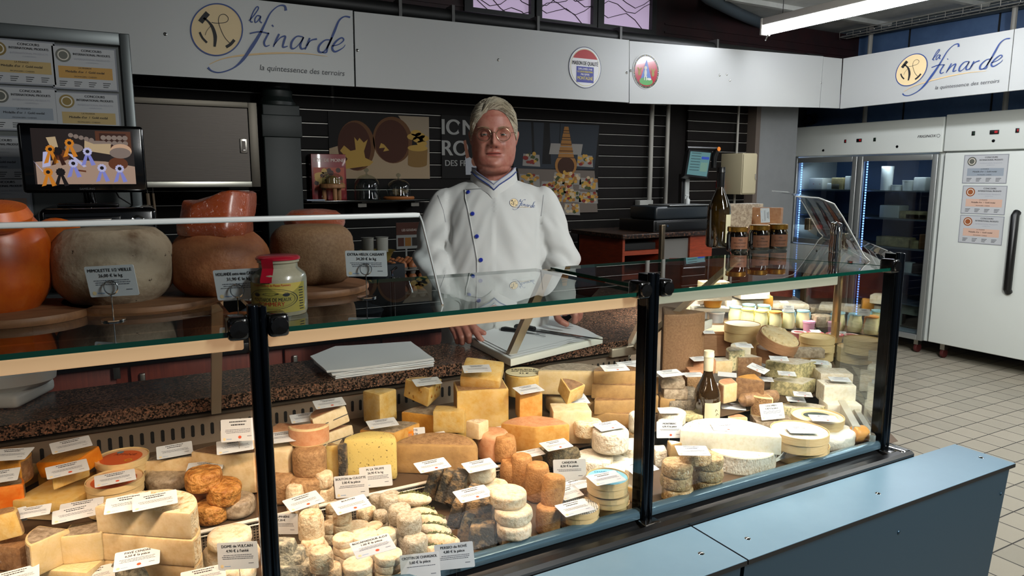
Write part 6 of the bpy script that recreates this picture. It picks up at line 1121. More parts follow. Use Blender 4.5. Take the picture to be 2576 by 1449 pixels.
def strp(mb, r):
    disc(mb, 0, 0, r, 0, -.0002, n=36)
    for k in range(-8, 9):
        c = k/9; L = sqrt(max(0, .92-c*c))*r; stroke(mb, [(c*r-L*.0, -L), (c*r, L)], .0009, 1, -.0004)
    for c in (-.5, 0, .5): L = sqrt(.92-c*c)*r; stroke(mb, [(-L, c*r), (L, c*r)], .0007, 1, -.0004)
woodbox(1462, 1288, 104, 28, 'flat round box with a straw-striped lid before the blue one', up=.022, paint=strp, paint2=lblp('#e4e2da', '#2b2c30')); cyl(1465, 1312, 98, 22, 'goat', 'plain disc under the straw-striped box', up=0)
card(1452, 1278, 'price card on the straw-striped box', 62, 4, -6, up=.06); card(1438, 1240, 'plain price card edge behind the straw-striped box', 30, 30, 10, up=.06, s=.8)
card(1439, 1183, 'upright grey price card reading CANDOUR', 8, 0, -2, z=.96, t='CANDOUR', p='8,50 € la pièce', rows=2, lg=0); cyl(1458, 1232, 76, 24, 'goat', 'small disc cheese under the card left of the blue box', up=.01); card(1455, 1218, 'price card on the small disc left of the blue box', 60, 4, -6, up=.045); cyl(1435, 1172, 70, 24, 'goat', 'small disc half hidden behind the grey upright card', up=.02)
for (x, y, w, h, u, m, l) in ((1541, 1108, 92, 50, .055, 'bloomy', 'tall white bloomy cheese with a card, on the camembert pile'), (1484, 1118, 70, 34, .03, 'bloomy2', 'white camembert at the left rear of the pile'), (1500, 1165, 96, 34, .01, 'bloomy', 'white camembert at the left front of the pile'), (1600, 1135, 84, 34, .02, 'bloomy', 'white camembert at the right of the pile'), (1612, 1065, 50, 46, .06, 'bloomy', 'tall narrow white cheese behind the right post'), (1570, 1180, 120, 32, .0, 'bloomy', 'broad white soft cheese in front of the pile'), (1615, 1100, 60, 24, .03, 'bloomy2', 'white disc under the tall narrow cheese')):
    cyl(x, y, w, h, m, l, up=u, amp=.003, r=.22)
wedge(1618, 1205, 60, 80, 34, 'white', 'bloomy', 'upper cut white soft wedge behind the right post', up=.032, a=100); wedge(1612, 1245, 62, 80, 34, 'yellow', 'bloomy', 'lower cut white soft wedge behind the right post', up=0, a=100)
card(1537, 1073, 'price card on the tall white bloomy cheese', 68, 4, -3, up=.115, **DOT); card(1618, 1178, 'price card on the cut white wedges by the right post', 60, 6, -4, up=.08)

# ================================================================ RIGHT SECTION
wedge(1700, 880, 120, 60, 190, 'khaki', 'khaki', 'tall sandy brown wheel section standing behind the right post', up=0, a=-70, b=.006)
block(1720, 918, 42, 12, 46, 'yellow', 'thin yellow slice leaning on the tall sandy section', up=.05, a=14, tilt=(-10, -8), rind='brown')
for i, (x, y, w, h, u, m, l) in enumerate(((1695, 962, 60, 24, .075, 'wgrey', 'top grey brown loaf with a card behind the right post'), (1702, 988, 62, 26, .045, 'wgrey', 'second grey brown loaf behind the right post'), (1718, 1018, 66, 30, .01, 'grey', 'coarse grey log below the two loaves'), (1682, 1012, 40, 34, .01, 'tan', 'tan piece left of the coarse grey log'))):
    block(x, y, w, 60, h, m, l, up=u, a=-6, amp=.003, b=.01)
card(1690, 941, 'price card on the grey brown loaves behind the right post', 60, 12, -6, up=.13); block(1748, 958, 38, 40, 34, 'brown', 'speckled brown piece left of the bottle', up=.04); block(1752, 940, 36, 40, 20, 'pink', 'reddish portion under a card left of the bottle', up=.07)
card(1750, 945, 'price card left of the bottle neck', 66, 6, 0, up=.11, s=.8)
e = empty('square_wooden_box', (0, 0, 0), label='square pinkish wooden box with a tag, upper left of the right section', cat='wooden box'); pos, k, h = g_at(1781, 860, .0, 62); e.matrix_world = MX.Translation(pos) @ MX.Rotation(R(SCR-2), 4, 'Z'); W = 54*k; MB().box(-W, W, -W*.7, W*.7, 0, h*.86, b=.003).obj('box_base', CM['pinkwood'], e); MB().box(-W*1.02, W*1.02, -W*.74, W*.74, h*.86, h, b=.003).obj('box_lid', CM['pinkwood'], e); mb = MB(); sheet(mb, -.02, .02, 0, .012, -W*.745, 0); mb.obj('tag', paper, e)
card(1788, 838, 'small price tag on the square wooden box', 40, 0, 0, up=.19, s=.5)
def tub(x, y, w, hs, up, col, lid, label, top=1.0, name='plastic_tub', sq=1, lab=None):
    pos, k, h = g_at(x, y, up, hs); r = w*k/2; e = empty(name, pos, label=label, cat='tub'); e.rotation_euler = (0, 0, R(SCR))
    MB().lathe([(0, 0), (r*.82*top, 0), (r*.95*top, h*.86), (0, h*.86)], 24, sy=sq).obj('tub_body', mat('tub_'+col[1:], col, .35), e); MB().lathe([(0, h*.86), (r, h*.86), (r, h), (r*.9, h), (r*.88, h*.97), (0, h*.97)], 24, sy=sq).obj('lid', mat('tub_'+lid[1:], lid, .35), e)
    if lab: MB().lathe([(0, h*.975), (r*.7, h*.975), (0, h*.98)], 20, sy=sq).obj('lid_label', mat('tub_'+lab[1:], lab, .4), e)
tub(1745, 780, 44, 62, .0, '#e9e2c0', '#eceadf', 'tall translucent cream bucket at the back left of the right section'); tub(1798, 765, 50, 20, .12, '#d9a03c', '#ebeae4', 'white oval tub with green lid picture at the back', sq=.7, lab='#3f8a4a'); tub(1760, 758, 36, 18, .14, '#e6e6e4', '#d9dde4', 'white tub with a red mark at the back left', sq=.8, lab='#b3202c')
tub(1768, 795, 38, 26, .06, '#c3ccd8', '#e6e8ec', 'left one of two small pale blue-white tubs'); tub(1808, 800, 40, 26, .06, '#c3ccd8', '#e6e8ec', 'right one of two small pale blue-white tubs'); block(1790, 780, 88, 40, 10, 'parch', 'sheet of white wrapping over the small tubs', up=.10, name='paper_wrap', cat='paper')
wedge(1778, 818, 48, 60, 22, 'parch', 'ash', 'black and white wrapped wedge on the square box', up=.165, a=200, name='wrapped_wedge'); block(1738, 822, 34, 30, 20, 'ash', 'dark printed wrapped portion beside the wrapped wedge', up=.15, name='wrapped_portion')
block(1792, 742, 90, 60, 26, 'parch', 'pile of white wrapped packs at the back left', up=.155, a=6, amp=.008, name='wrapped_pack'); block(1800, 722, 70, 40, 24, 'pale', 'pale yellow card box standing at the back left', up=.19, a=4, name='card_box', cat='box')
woodbox(1873, 878, 88, 40, 'lower tall round poplar box with black print', up=0); woodbox(1872, 838, 88, 44, 'upper tall round poplar box with white film, black print', up=.075, paint=lambda mb, r: disc(mb, 0, 0, r, 0, -.0002), paint2=lblp('#e4d6c0'))
mb = MB(); pos, k, h = g_at(1872, 838, .075, 44)
for s, zz, sz in (('MONT', .75, .008), ("FROMAGER DES CLARINES", .5, .010)):
    pass
e, pos, h, r, k = woodbox(1958, 858, 106, 26, 'tilted open wooden box full of folded creamy curd', up=.10, tilt=(18, 14), wm='pinkwood', open_=True)
mb = MB(); rn = random.Random(5); mb.lathe([(0, h*.5), (r*.92, h*.5), (r*.9, h*1.0), (r*.5, h*1.25), (0, h*1.3)], 24)
for q in range(46): a = rn.random()*6.28; t = rn.random()**.5*r*.75; mb.ell((t*cos(a), t*sin(a), h*1.12+rn.random()*.004-t*.1), (.014, .009, .006), 6, m=Euler((0, 0, rn.random()*3)).to_matrix())
mb.obj('folded_curd', CM['cream'], e); woodbox(1958, 895, 96, 34, 'dark grained round under the tilted curd box', up=.03, wm='pinkwood')
woodbox(2060, 888, 82, 36, 'printed round poplar box beside the corner post, lower', up=0); woodbox(2060, 866, 84, 34, 'printed round poplar box beside the corner post, upper', up=.05)
def yog(x, y, col, label, first=[]):
    pos, k, h = g_at(x, y, .01, 44); w = 34*k; e = empty('yoghurt_jar', pos, label=label, cat='yoghurt jar', group='glass yoghurt jars'); r = w/2
    MB().lathe([(0, 0), (r*.9, 0), (r, h*.12), (r, h*.55), (r*.84, h*.8), (r*.86, h*.9), (0, h*.9)], 20).obj('jar_body', mat('yoghurt_glass', '#dedcb0', .12, coat=.6), e); MB().lathe([(r*.86, h*.9), (r*.92, h*.92), (r*.92, h*.99), (0, h)], 20).obj('foil_lid', mat('foil_'+col[1:], col, .3), e); MB().box(r*.35, r*.7, -r*.82, -r*.70, h*.3, h*.92, b=.001).obj('paper_strip', mat('foil_'+col[1:], col, .3), e)
for x, y, c, l in ((1855, 795, '#9cc9d8', 'leftmost blue-lidded yoghurt jar at the back'), (1888, 790, '#9cc9d8', 'second blue-lidded yoghurt jar, behind the barcode jars'), (1926, 792, '#9cc9d8', 'third blue-lidded yoghurt jar behind the barcode jars'), (1885, 802, '#e3cf7a', 'left barcode yoghurt jar with yellow lid'), (1920, 806, '#e3cf7a', 'right barcode yoghurt jar with yellow lid'), (1955, 808, '#d9964a', 'orange-lidded yoghurt jar in the middle of the row'), (1988, 806, '#9cc9d8', 'blue-lidded yoghurt jar under the small card'), (2025, 806, '#9cc9d8', 'rightmost blue-lidded yoghurt jar before the thin post')): yog(x, y, c, l)
card(1990, 780, 'small price card on the blue-lidded yoghurt jars', 20, 0, 0, up=.115, s=.62)
tub(2040, 826, 30, 30, .0, '#c98fa8', '#e0a0c4', 'pink yoghurt cup right of the jars'); tub(2015, 846, 36, 16, .0, '#9c5a62', '#d9c3c0', 'low tub with a dark berry lid', lab='#7a2c38'); tub(2056, 850, 42, 18, .0, '#c9b088', '#c35a6a', 'low tub with a pink rim and a card', lab='#e6e6ea'); card(2057, 836, 'small price card on the low pink-rimmed tub', 55, 0, 0, up=.055, s=.55)
for (x, y, w, d, h, u, m, a, l) in ((1895, 742, 80, 50, 22, .10, 'wcheese', 8, 'film pack of pale flat breads, upper back'), (1870, 765, 96, 50, 22, .05, 'wcheese', 4, 'film pack of pale flat breads, lower back'), (1925, 762, 42, 40, 34, .045, 'wgold', -8, 'shiny orange sausage pack beside the flat breads'), (1985, 770, 92, 60, 14, .04, 'wcheese', -4, 'round film-wrapped tart, left of the thin post'), (2075, 780, 80, 60, 14, .02, 'wgrey', -4, 'round film-wrapped tart, behind the corner post'), (2070, 810, 50, 40, 30, .02, 'wgrey', 10, 'crumpled clear bag behind the corner post')):
    block(x, y, w, d, h, m, l, up=u, a=a, amp=.008, b=.012, name='wrapped_pack', cat='pack')
card(1978, 763, 'small price card on the film-wrapped tart', 40, 0, 0, up=.085, s=.5)
cyl(1768, 922, 74, 36, 'pink', 'round pinkish goat cheese with a card left of the bottle', up=.055, r=.25, amp=.002); block(1818, 922, 46, 40, 30, 'cream', 'cream cheese cube right of the bottle neck', up=.05, a=10, rind='bloomy'); card(1766, 905, 'price card on the round pinkish goat cheese', 60, 8, -4, up=.115, s=.8)
wedge(1842, 905, 46, 100, 50, 'blue_', 'wgrey', 'grey wrapped wedge between the bottle and the blue cheeses', up=.05, a=150); wedge(1875, 882, 50, 70, 26, 'white', 'bloomy', 'pale wrapped wedge with a white card, behind the blue cheeses', up=.09, a=120); card(1877, 872, 'white price card on the pale wrapped wedge', 55, 10, 14, up=.15, s=.75)
wedge(1890, 925, 62, 70, 52, 'wbrown', 'wcheese', 'brown marbled wrapped wedge carrying a tall card', up=.03, a=150); card(1913, 930, 'tall narrow price card leaning on the brown marbled wedge', 35, 10, 55, up=.09, dot=1, s=.85)
wedge(1990, 928, 76, 110, 40, 'green', 'wcheese', 'large blue cheese half with white foil top and a card', up=.03, a=85); card(1965, 905, 'price card on the large foil-topped blue cheese', 55, -4, 6, up=.11, dot=2, s=.8)
wedge(1995, 972, 78, 100, 34, 'green', 'wcheese', 'green-veined blue wedge with crinkled film and a card', up=.0, a=95); card(1985, 943, 'price card on the green-veined blue wedge', 55, -4, 8, up=.075, dot=2, s=.75)
block(2030, 890, 90, 30, 22, 'wgrey', 'flat grey-brown crusty pieces behind the foil-topped blue cheese', up=.06, a=-6)
cyl(2067, 932, 56, 36, 'bloomy', 'white roll with a green paper rim and a card, by the corner glass', up=.02); card(2068, 915, 'price card on the green-rimmed roll', 55, -10, 8, up=.085, dot=2, s=.75)
block(2100, 960, 78, 60, 40, 'wcheese', 'film-wrapped white block behind the square white one', up=.02, a=-6); card(2085, 938, 'price card on the film-wrapped white block', 55, -8, 6, up=.09, s=.7)
block(2108, 990, 78, 56, 46, 'white', 'square white cheese block with a card, before the end glass', up=.045, a=-4, rind='bloomy'); block(2118, 1036, 84, 60, 44, 'white', 'lower square white cheese block under the carded one', up=0, a=-4); card(2118, 958, 'price card on the square white block', 66, -6, 3, up=.115, s=.85)
wedge(1900, 982, 70, 60, 54, 'wbrown', 'wgold', 'purplish brown marbled wedge in the middle, under a small card', up=.02, a=120); card(1927, 957, 'small price card on the purplish brown wedge', 60, -6, 4, up=.10, s=.8); logc(1915, 1008, 120, 36, 'wbrown', 'purplish brown film-wrapped bar in front of the marbled wedge', up=.01, a=20, name='wrapped_bar')
block(1975, 1000, 54, 40, 26, 'cream', 'small pale block with a card right of the purplish bar', up=.01, a=12); card(1970, 980, 'small price card on the pale block', 45, -14, 10, up=.05, s=.7)
wedge(1825, 985, 46, 120, 46, 'wcream', 'pink', 'wrapped cream wedge right of the bottle shoulder', up=.02, a=150); card(1835, 945, 'upper blank-faced white card right of the bottle', 60, -6, 10, up=.12, rows=0, s=.8); card(1832, 978, 'lower tilted blank-faced white card right of the bottle', 35, 24, 24, up=.085, rows=0, s=.95)
wedge(2022, 1035, 76, 100, 28, 'blue_', 'wcheese', 'low blue wedge with two cards, right of the DOLOMIEU card', up=.01, a=90); card(2025, 995, 'rear one of two small cards on the low blue wedge', 55, -6, 6, up=.085, dot=2, s=.75); card(2008, 1008, 'front one of two small cards on the low blue wedge', 55, -4, 6, up=.065, dot=2, s=.75)
wedge(1925, 1022, 50, 66, 50, 'herb', 'brown', 'peppered cream wedge behind the upright grey card', up=.03, a=240); block(1948, 1068, 96, 60, 26, 'wgrey', 'dark crusty wrapped piece under the upright grey card', up=0, a=-4, amp=.005)
card(1948, 1038, 'upright grey price card reading DOLOMIEU', 20, 4, -4, up=.06, t='DOLOMIEU', p='3,90 € la pièce')
wedge(1852, 1040, 52, 70, 32, 'cream', 'pink', 'small cream block with a card right of the bottle label', up=.0, a=40); card(1850, 1025, 'price card on the small cream block right of the bottle label', 62, -4, 8, up=.05)
# half bottle of wine standing in the case
def bottle(pos, r, h, glassc, label, capc, caph, lab, shoulder=.55, foot=0, wine=None, neck=.32):
    e = empty('wine_bottle', pos, label=label, cat='bottle'); e.rotation_euler = (0, 0, R(SCR)); s = h*shoulder
    pr = [(0, .004), (r*.6, .002), (r*.92, 0), (r, .006), (r, s*.86)]+[(r*(neck+(1-neck)*(cos(pi*t)+1)/2), s*.86+(h*.80-s*.86)*t) for t in (.12, .25, .4, .55, .7, .85, 1)]+[(r*neck, h*.97), (r*neck*1.12, h*.975), (r*neck*1.12, h*.995), (0, h)]
    b_ = MB().lathe(pr, 36).obj('bottle_glass', glassc, e); MB().lathe([(r*neck*1.08, h-caph), (r*neck*1.12, h-caph*.97), (r*neck*1.14, h*.93), (r*neck*1.24, h*.935), (r*neck*1.24, h*.95), (r*neck*1.18, h*.955), (r*neck*1.18, h+.001), (0, h+.001)], 24).obj('capsule', capc, e)
    n = 14; a0, a1 = lab; vs = [(r*1.008*cos(R(a0+(a1-a0)*i/n)), r*1.008*sin(R(a0+(a1-a0)*i/n)), z) for i in range(n+1) for z in (s*.12, s*.80)]
    l_ = MB().add(vs, [(2*i, 2*i+2, 2*i+3, 2*i+1) for i in range(n)], 0).obj('paper_label', mat('bottle_label', '#d6cda8', .6), e); return e, r, s
pos, k, h_ = g_at(1786, 966, .0, 222); e, r, s = bottle(pos, 33*k, h_*.965, mat('bottle_brown', '#1c1208', .06, coat=1, n=('#2e1e0c', 3, .4, .6)), 'dark wine bottle with cream capsule standing among the cheeses', mat('capsule_cream', '#cfc6a8', .4), h_*.215, (-114, -12))
mb = MB()
for q in ((-.3, .66), (.1, .58)): stroke(mb, [(r*(.45+q[0]*.2), s*(q[1]-.05)), (r*(.52+q[0]*.2), s*q[1]), (r*(.62+q[0]*.2), s*(q[1]-.03))], .0012, 0, -r*.93)
mb.obj('label_drawing', ink, e)
# front row of the right section
wedge(1888, 1158, 90, 178, 44, 'white', 'bloomy', 'lower large white brie half in parchment', up=.0, a=-72, amp=.003); wedge(1838, 1100, 120, 178, 44, 'white', 'bloomy', 'upper large white brie half with a card on top', up=.042, a=78, amp=.003)
card(1832, 1078, 'price card on the large white brie half', 72, 0, 4, up=.092, **DOT)
mb = MB(); q = [Z(1925, 1172, .866), Z(1955, 1160, .870), Z(1985, 1135, .90), Z(1990, 1150, .872), Z(1945, 1172, .866)]
mb.add([tuple(v) for v in q]+[tuple(v+V((0, 0, .0008))) for v in q], [(0, 1, 2, 3, 4), (9, 8, 7, 6, 5)], 0); tag(mb.obj('parchment_sheet', CM['parch']), 'crumpled white parchment under the brie, against the front glass', 'paper')
def camlab(mb, r): disc(mb, 0, 0, r, 0, -.0002, n=36); disc(mb, r*.1, -r*.15, r*.48, 1, -.0004, r*.36, 24)
woodbox(2018, 1135, 138, 34, 'lower round white-wood cheese box, right front', up=0); woodbox(2016, 1105, 140, 40, 'upper round white-wood box with a bloomy top and a card', up=.036, paint=camlab, paint2=[CM['bloomy'], mat('label_c9d4c4', '#c9d4c4', .5)])
card(2022, 1085, 'price card on the round white-wood box', 74, 0, 3, up=.085)
cyl(2085, 1100, 132, 40, 'parch', 'round cheese wrapped in white paper under the labelled one', up=0, amp=.006, r=.4)
def roq(mb, r): disc(mb, 0, 0, r, 0, -.0002); disc(mb, r*.08, 0, r*.72, 1, -.0004); disc(mb, 0, r*.1, r*.55, 2, -.0006, r*.4); disc(mb, r*.35, -r*.25, r*.3, 3, -.0007, r*.16); disc(mb, -r*.1, -r*.35, r*.35, 4, -.0007, r*.12)
woodbox(2062, 1062, 126, 26, 'round labelled cheese box with dark green picture and a card', up=.042, paint=roq, paint2=lblp('#e6d2b0', '#d9b083', '#33403a', '#8fae4a', '#7a2f24')); card(2078, 1056, 'price card on the round box with the dark green picture', 72, -4, 4, up=.085, dot=2)
logc(2168, 1095, 40, 42, 'wgold', 'small orange cheese in film beside the end rail', up=.012, a=10, name='wrapped_portion'); block(2168, 1112, 34, 30, 18, 'ash', 'small black dish under the orange portion', up=0, name='black_dish', cat='dish')
stack(1710, 1180, 78, 30, 3, 'marcel', ['top wrinkled small cheese of the left stack, right of the post', 'middle wrinkled small cheese of the left stack', 'bottom wrinkled small cheese of the left stack'], amp=.004, g='wrinkled small cheeses stacked at the front glass')
stack(1785, 1162, 76, 28, 3, 'marcel', ['top wrinkled small cheese of the right stack', 'middle wrinkled small cheese of the right stack', 'bottom wrinkled small cheese of the right stack'], amp=.004, g='wrinkled small cheeses stacked at the front glass')
cyl(1756, 1150, 78, 28, 'marcel', 'wrinkled small cheese bridging the two stacks under the card', up=.082, amp=.0025, r=.28)
card(1748, 1136, 'price card over the two stacks of wrinkled small cheeses', 64, 2, 3, up=.128)
wedge(1698, 1135, 40, 60, 34, 'tan', 'bloomy', 'narrow tan wedge under the upright card right of the post', up=.03, a=60); wedge(1712, 1130, 50, 40, 22, 'pale', 'bloomy', 'flat pale wedge beside the narrow tan one', up=.02, a=20); card(1690, 1083, 'upright price card reading MONTBRIAC right of the post', 8, 2, 0, up=.085, t='MONTBRIAC', p='6,95 € la pièce', rows=2, lg=0, dot=1, s=.95)
for (x, y, w, h, u, l) in ((1690, 1052, 60, 34, .03, 'white round behind the upright card, upper'), (1695, 1075, 70, 30, .0, 'white round behind the upright card, lower')): cyl(x, y, w, h, 'bloomy', l, up=u)
card(1688, 1035, 'price card on the white round right of the post', 60, 0, 0, up=.09, s=.8); block(1740, 1075, 56, 44, 16, 'green', 'flat dark green labelled cheese under a card left of the bottle foot', up=.01, name='labelled_cheese'); card(1740, 1062, 'price card on the dark green labelled cheese', 66, 0, 6, up=.045, dot=2, s=.85)
for (x, y, w, d, h, m, u, l) in ((1735, 1000, 40, 40, 40, 'grey', .0, 'coarse grey piece left of the bottle belly'), (1665, 1150, 30, 40, 40, 'bloomy', .0, 'white cheese mostly hidden by the right post')): block(x, y, w, d, h, m, l, up=u, amp=.003)
# holes and ash lines are small parts of their cheese
# ================================================================ ON TOP OF THE COUNTER
def wheel(x, y, w, h, m, label, zb, amp=.002, waist=0, name='whole_cheese', sy=1, rnd=.48, a=0, tilt=(0, 0)):
    pos, k, hh = g_at(x, y, 0, h, zb); R_ = w*k/2; pr = [(0, 0), (R_*.55, 0)]; n = 14
    for i in range(n+1):
        t = -1+2*i/n; z = hh/2*(1+t); rr = R_*(1-.30*abs(t)**(1/rnd*1.25)); 
        if waist and abs(z/hh-.72) < .06: rr *= .985
        pr.append((rr, z))
    pr += [(R_*.4, hh*1.015), (0, hh*1.02)]; mb = MB(); mb.lathe(pr, 40, sy=sy); SEED[0] += 2; lump(mb, amp, 22, SEED[0]); return fin(name, mb, [CM[m]], pos, a, tilt, label, CH, None), pos, hh, R_, k
bd = mat('round_board', '#8a5d3c', .6, n=('#6d452a', 16, .4, .7), stretch=(1, 6, 1))
ZB = ZT+.0005
for x, y, w, l in ((60, 786, 330, 'round wooden board under the orange ball cheese, far left'), (378, 752, 372, 'round wooden board under the pale pitted wheel'), (790, 722, 282, 'round wooden board under the beige wheel, near the man')):
    pos, k, h = g_at(x, y, 0, 16, ZB); r = w*k/2; mb = MB(); mb.lathe([(0, 0), (r*.97, 0), (r, .005), (r, .009), (r*.985, .013), (0, .013)], 48); tag(mb.obj('round_board', bd, loc=pos), l, 'board', 'round boards on top of the counter')
Zb = ZB+.013
wheel(-6, 658, 252, 232, 'mimol', 'big glossy orange ball cheese at the left picture edge', Zb, .002)
pos, k, h = g_at(66, 668, 0, 160, Zb); r_ = 100*k; mb = MB(); mb.lathe([(0, -.007), (r_*.9, -.007), (r_*.98, -.003), (r_, .003), (r_*.84, .010), (0, .012)], 40); o = fin('cheese_slice', mb, [CM['mimoin']], V((pos.x+.055, pos.y+.085, Zb+r_*.96)), 0, (-78, 28), 'orange half cut leaning behind the big orange ball', CH, None)
pos, k, h = g_at(-8, 552, 0, 80, 1.49); mb = MB(); mb.lathe([(0, 0), (.035, 0), (.048, .010), (.052, .022), (.044, .036), (0, .04)], 30); fin('cheese_half', mb, [CM['mimoin']], V((pos.x, pos.y, 1.502)), 0, (10, 8), 'orange cut cheese lying on top of the big orange ball', CH, None)
wheel(293, 662, 286, 176, 'mimow', 'pale pitted cheese wheel with brown scars on a round board', Zb, .003)
wheel(560, 660, 242, 148, 'amber', 'reddish brown smooth wheel carrying a wrapped cut piece', Zb, .002)
wheel(792, 638, 205, 142, 'khaki', 'beige brown wheel with a groove round its shoulder', Zb, .001, waist=1, rnd=.30)
def topof(px, py, zb): p = Z(px, py, zb); return p
pos, k, h = g_at(546, 540, 0, 104, 1.476); W_ = 82*k; mb = MB(); mb.prism([(-W_, -.03), (-W_*.5, -.055), (W_*.6, -.05), (W_, -.02), (W_*.9, .045), (-W_*.9, .045)], 0, h*.95, 0)
mb = bev(mb, .008); mb.v = [p+V((0, (.03 if p.z > h*.45 else 0)*((p.z/h)), 0.012*sin(p.x*40)*(p.z/h))) for p in mb.v]; lump(mb, .006, 24, 3.3); o = fin('cheese_piece', mb, [CM['amberw']], pos, 0, (0, 2), 'reddish cut cheese in wrinkled film on the reddish wheel', CH, None)
pos, k, h = g_at(797, 548, 0, 34, 1.482); mb = MB(); r_ = 76*k; mb.lathe([(0, 0), (r_*.97, 0), (r_, .006), (r_*.97, h*.6), (r_*.75, h), (0, h*1.15)], 36, sy=.8); lump(mb, .004, 40, 4.1); fin('cheese_half', mb, [CM['amberw']], pos, 0, (6, 2), 'flat orange cut half in creased film on the beige wheel', CH, None)
# ticket holders with their cards
def ticket(x, y, label, foot, t, p, s=1.0, roll=0, a=0):
    q = Z(*foot, ZB); e = empty('ticket_holder', q, label=label, cat='price card', group='price cards on wire clips'); c = Y(x, y, q.y-.002); e.rotation_euler = (0, 0, R(SCR+a)); d = c-q
    M_ = MX.Rotation(-R(SCR+a), 4, 'Z'); l = M_ @ d; hz = l.z-.0
    mb = MB(); mb.lathe([(0, 0), (.018, 0), (.018, .002), (0, .002)], 20); mb.tube([(0, 0, 0), (0, 0, hz-.020)], .0011, 6); mb.tube([(.011*cos(u), 0, hz-.010+.011*sin(u)) for u in [i*pi/8-pi/2 for i in range(16)]], .0011, 6, closed=True); mb.obj('wire_clip', chrome, e)
    o = link('ticket', cardmesh(t, p, 3, 0, 1), e); o.location = (l.x, .003, hz); o.scale = (s, s, s); o.rotation_euler = (R(8), R(roll), 0); return e
ticket(284, 706, 'wire-held price card reading MIMOLETTE before the pale pitted wheel', (293, 803), 'MIMOLETTE 1/2 VIEILLE', '26,00 € le kg', .92, -3); ticket(607, 715, 'wire-held price card reading HOLLANDE, half hidden by the mustard pot', (606, 790), 'HOLLANDE extra vieux CASSANT', '31,90 € le kg', .95, -3)
ticket(926, 664, 'wire-held price card reading EXTRA-VIEUX at the right of the beige wheel', (928, 748), 'EXTRA-VIEUX CASSANT', '34,20 € le kg', .92, 0)
# mustard pot
pos, k, h = g_at(708, 711, 0, 150, ZB); r = 67*k; e = empty('mustard_pot', pos, label='stoneware mustard pot with red sealed lid and yellow label', cat='pot'); e.rotation_euler = (0, 0, R(SCR)); h *= .97
MB().lathe([(0, 0), (r*.95, 0), (r, .006), (r, h*.60), (r*.96, h*.68), (r*.78, h*.75), (r*.70, h*.79), (r*.70, h*.86), (r*.76, h*.88), (r*.76, h*.93), (0, h*.93)], 44).obj('pot_body', mat('stoneware', '#8f8b78', .25, coat=.5, n=('#857f6a', 30, .4, .7)), e)
MB().lathe([(r*.74, h*.92), (r*.80, h*.925), (r*.80, h*.955), (r*.72, h*.985), (r*.4, h*.995), (0, h)], 40).obj('wax_lid', mat('wax_red', '#8d0f22', .3, coat=.4), e)
mb = MB(); w_ = r*.22; vs = []
for (yy, zz) in ((-.80*r, h*.95), (-.79*r, h*.88), (-.74*r, h*.80), (-.84*r, h*.72), (-1.0*r, h*.63), (-1.015*r, h*.575)): vs += [(-w_*1.0, yy, zz), (w_*.9, yy, zz)]
mb.add([(x_-r*.12, y_-.0015, z_) for x_, y_, z_ in vs], [(2*i, 2*i+2, 2*i+3, 2*i+1) for i in range(5)], 0); mb.obj('seal_strip', mat('wax_red', '#8d0f22', .3), e)
def onpot(pts, k_, mb, off=0): mb.add([(r*(1.01+off)*sin(u), -r*(1.01+off)*cos(u), z) for u, z in pts], [list(range(len(pts)))], k_)
mb = MB(); n = 24; a1 = 1.35
vs = [(r*1.012*sin(-a1+2*a1*i/n), -r*1.012*cos(-a1+2*a1*i/n), z) for i in range(n+1) for z in (h*.07, h*.56)]; mb.add(vs, [(2*i, 2*i+2, 2*i+3, 2*i+1) for i in range(n)], 0)
def ptext(s, u0, z, size, k_, sx=1):
    vs, fs = textmesh(s, size); mb.add([(r*1.02*sin(u0+p[0]*sx/r), -r*1.02*cos(u0+p[0]*sx/r), z+p[2]) for p in vs], fs, k_)
zc = h*.30
for rz_, ru, wd in ((h*.17, .95, .0007), (h*.145, .86, .0004)):
    P_ = [(ru*cos(2*pi*i/40), zc+rz_*sin(2*pi*i/40)) for i in range(40)]; vs = []
    for u, z in P_: d = 1+wd/.02; vs += [(r*1.018*sin(u), -r*1.018*cos(u), z), (r*1.018*sin(u*d), -r*1.018*cos(u*d), zc+(z-zc)*d)]
    mb.add(vs, [(2*i, 2*i+1, (2*i+3) % 80, (2*i+2) % 80) for i in range(40)], 1)
ptext('MOUTARDE DE MEAUX', 0, zc-h*.012, .0085, 1, .72); ptext('POMMERY', 0, zc-h*.085, .0095, 2, 1.0); ptext('Véritable Moutarde de Meaux Pommery', 0, h*.53, .0055, 2, .72)
for u in (-.55, .55): mb.add([(r*1.018*sin(u+.13*cos(q)), -r*1.018*cos(u+.13*cos(q)), zc+h*.07+h*.03*sin(q)) for q in [i*.6283 for i in range(10)]], [list(range(10))], 1)
mb.add([(r*1.018*sin(.3*cos(q)), -r*1.018*cos(.3*cos(q)), zc+h*.085+h*.02*sin(q)*(1+.4*sin(3*q))) for q in [i*.4488 for i in range(14)]], [list(range(14))], 3)
for s_ in (-1, 1):
    for q in range(9): 
        u = s_*(1.16-.02*(q % 2)); z = h*(.10+.045*q); mb.add([(r*1.018*sin(u+d), -r*1.018*cos(u+d), z+e_) for d, e_ in ((-.1, 0), (.1, 0), (.1, .0016), (-.1, .0016))], [(0, 1, 2, 3)], 1)
mb.obj('pot_label', [mat('label_mustard', '#9a8a3c', .55), ink, mat('label_red', '#a02418', .5), mat('label_olive', '#4a4526', .5)], e)
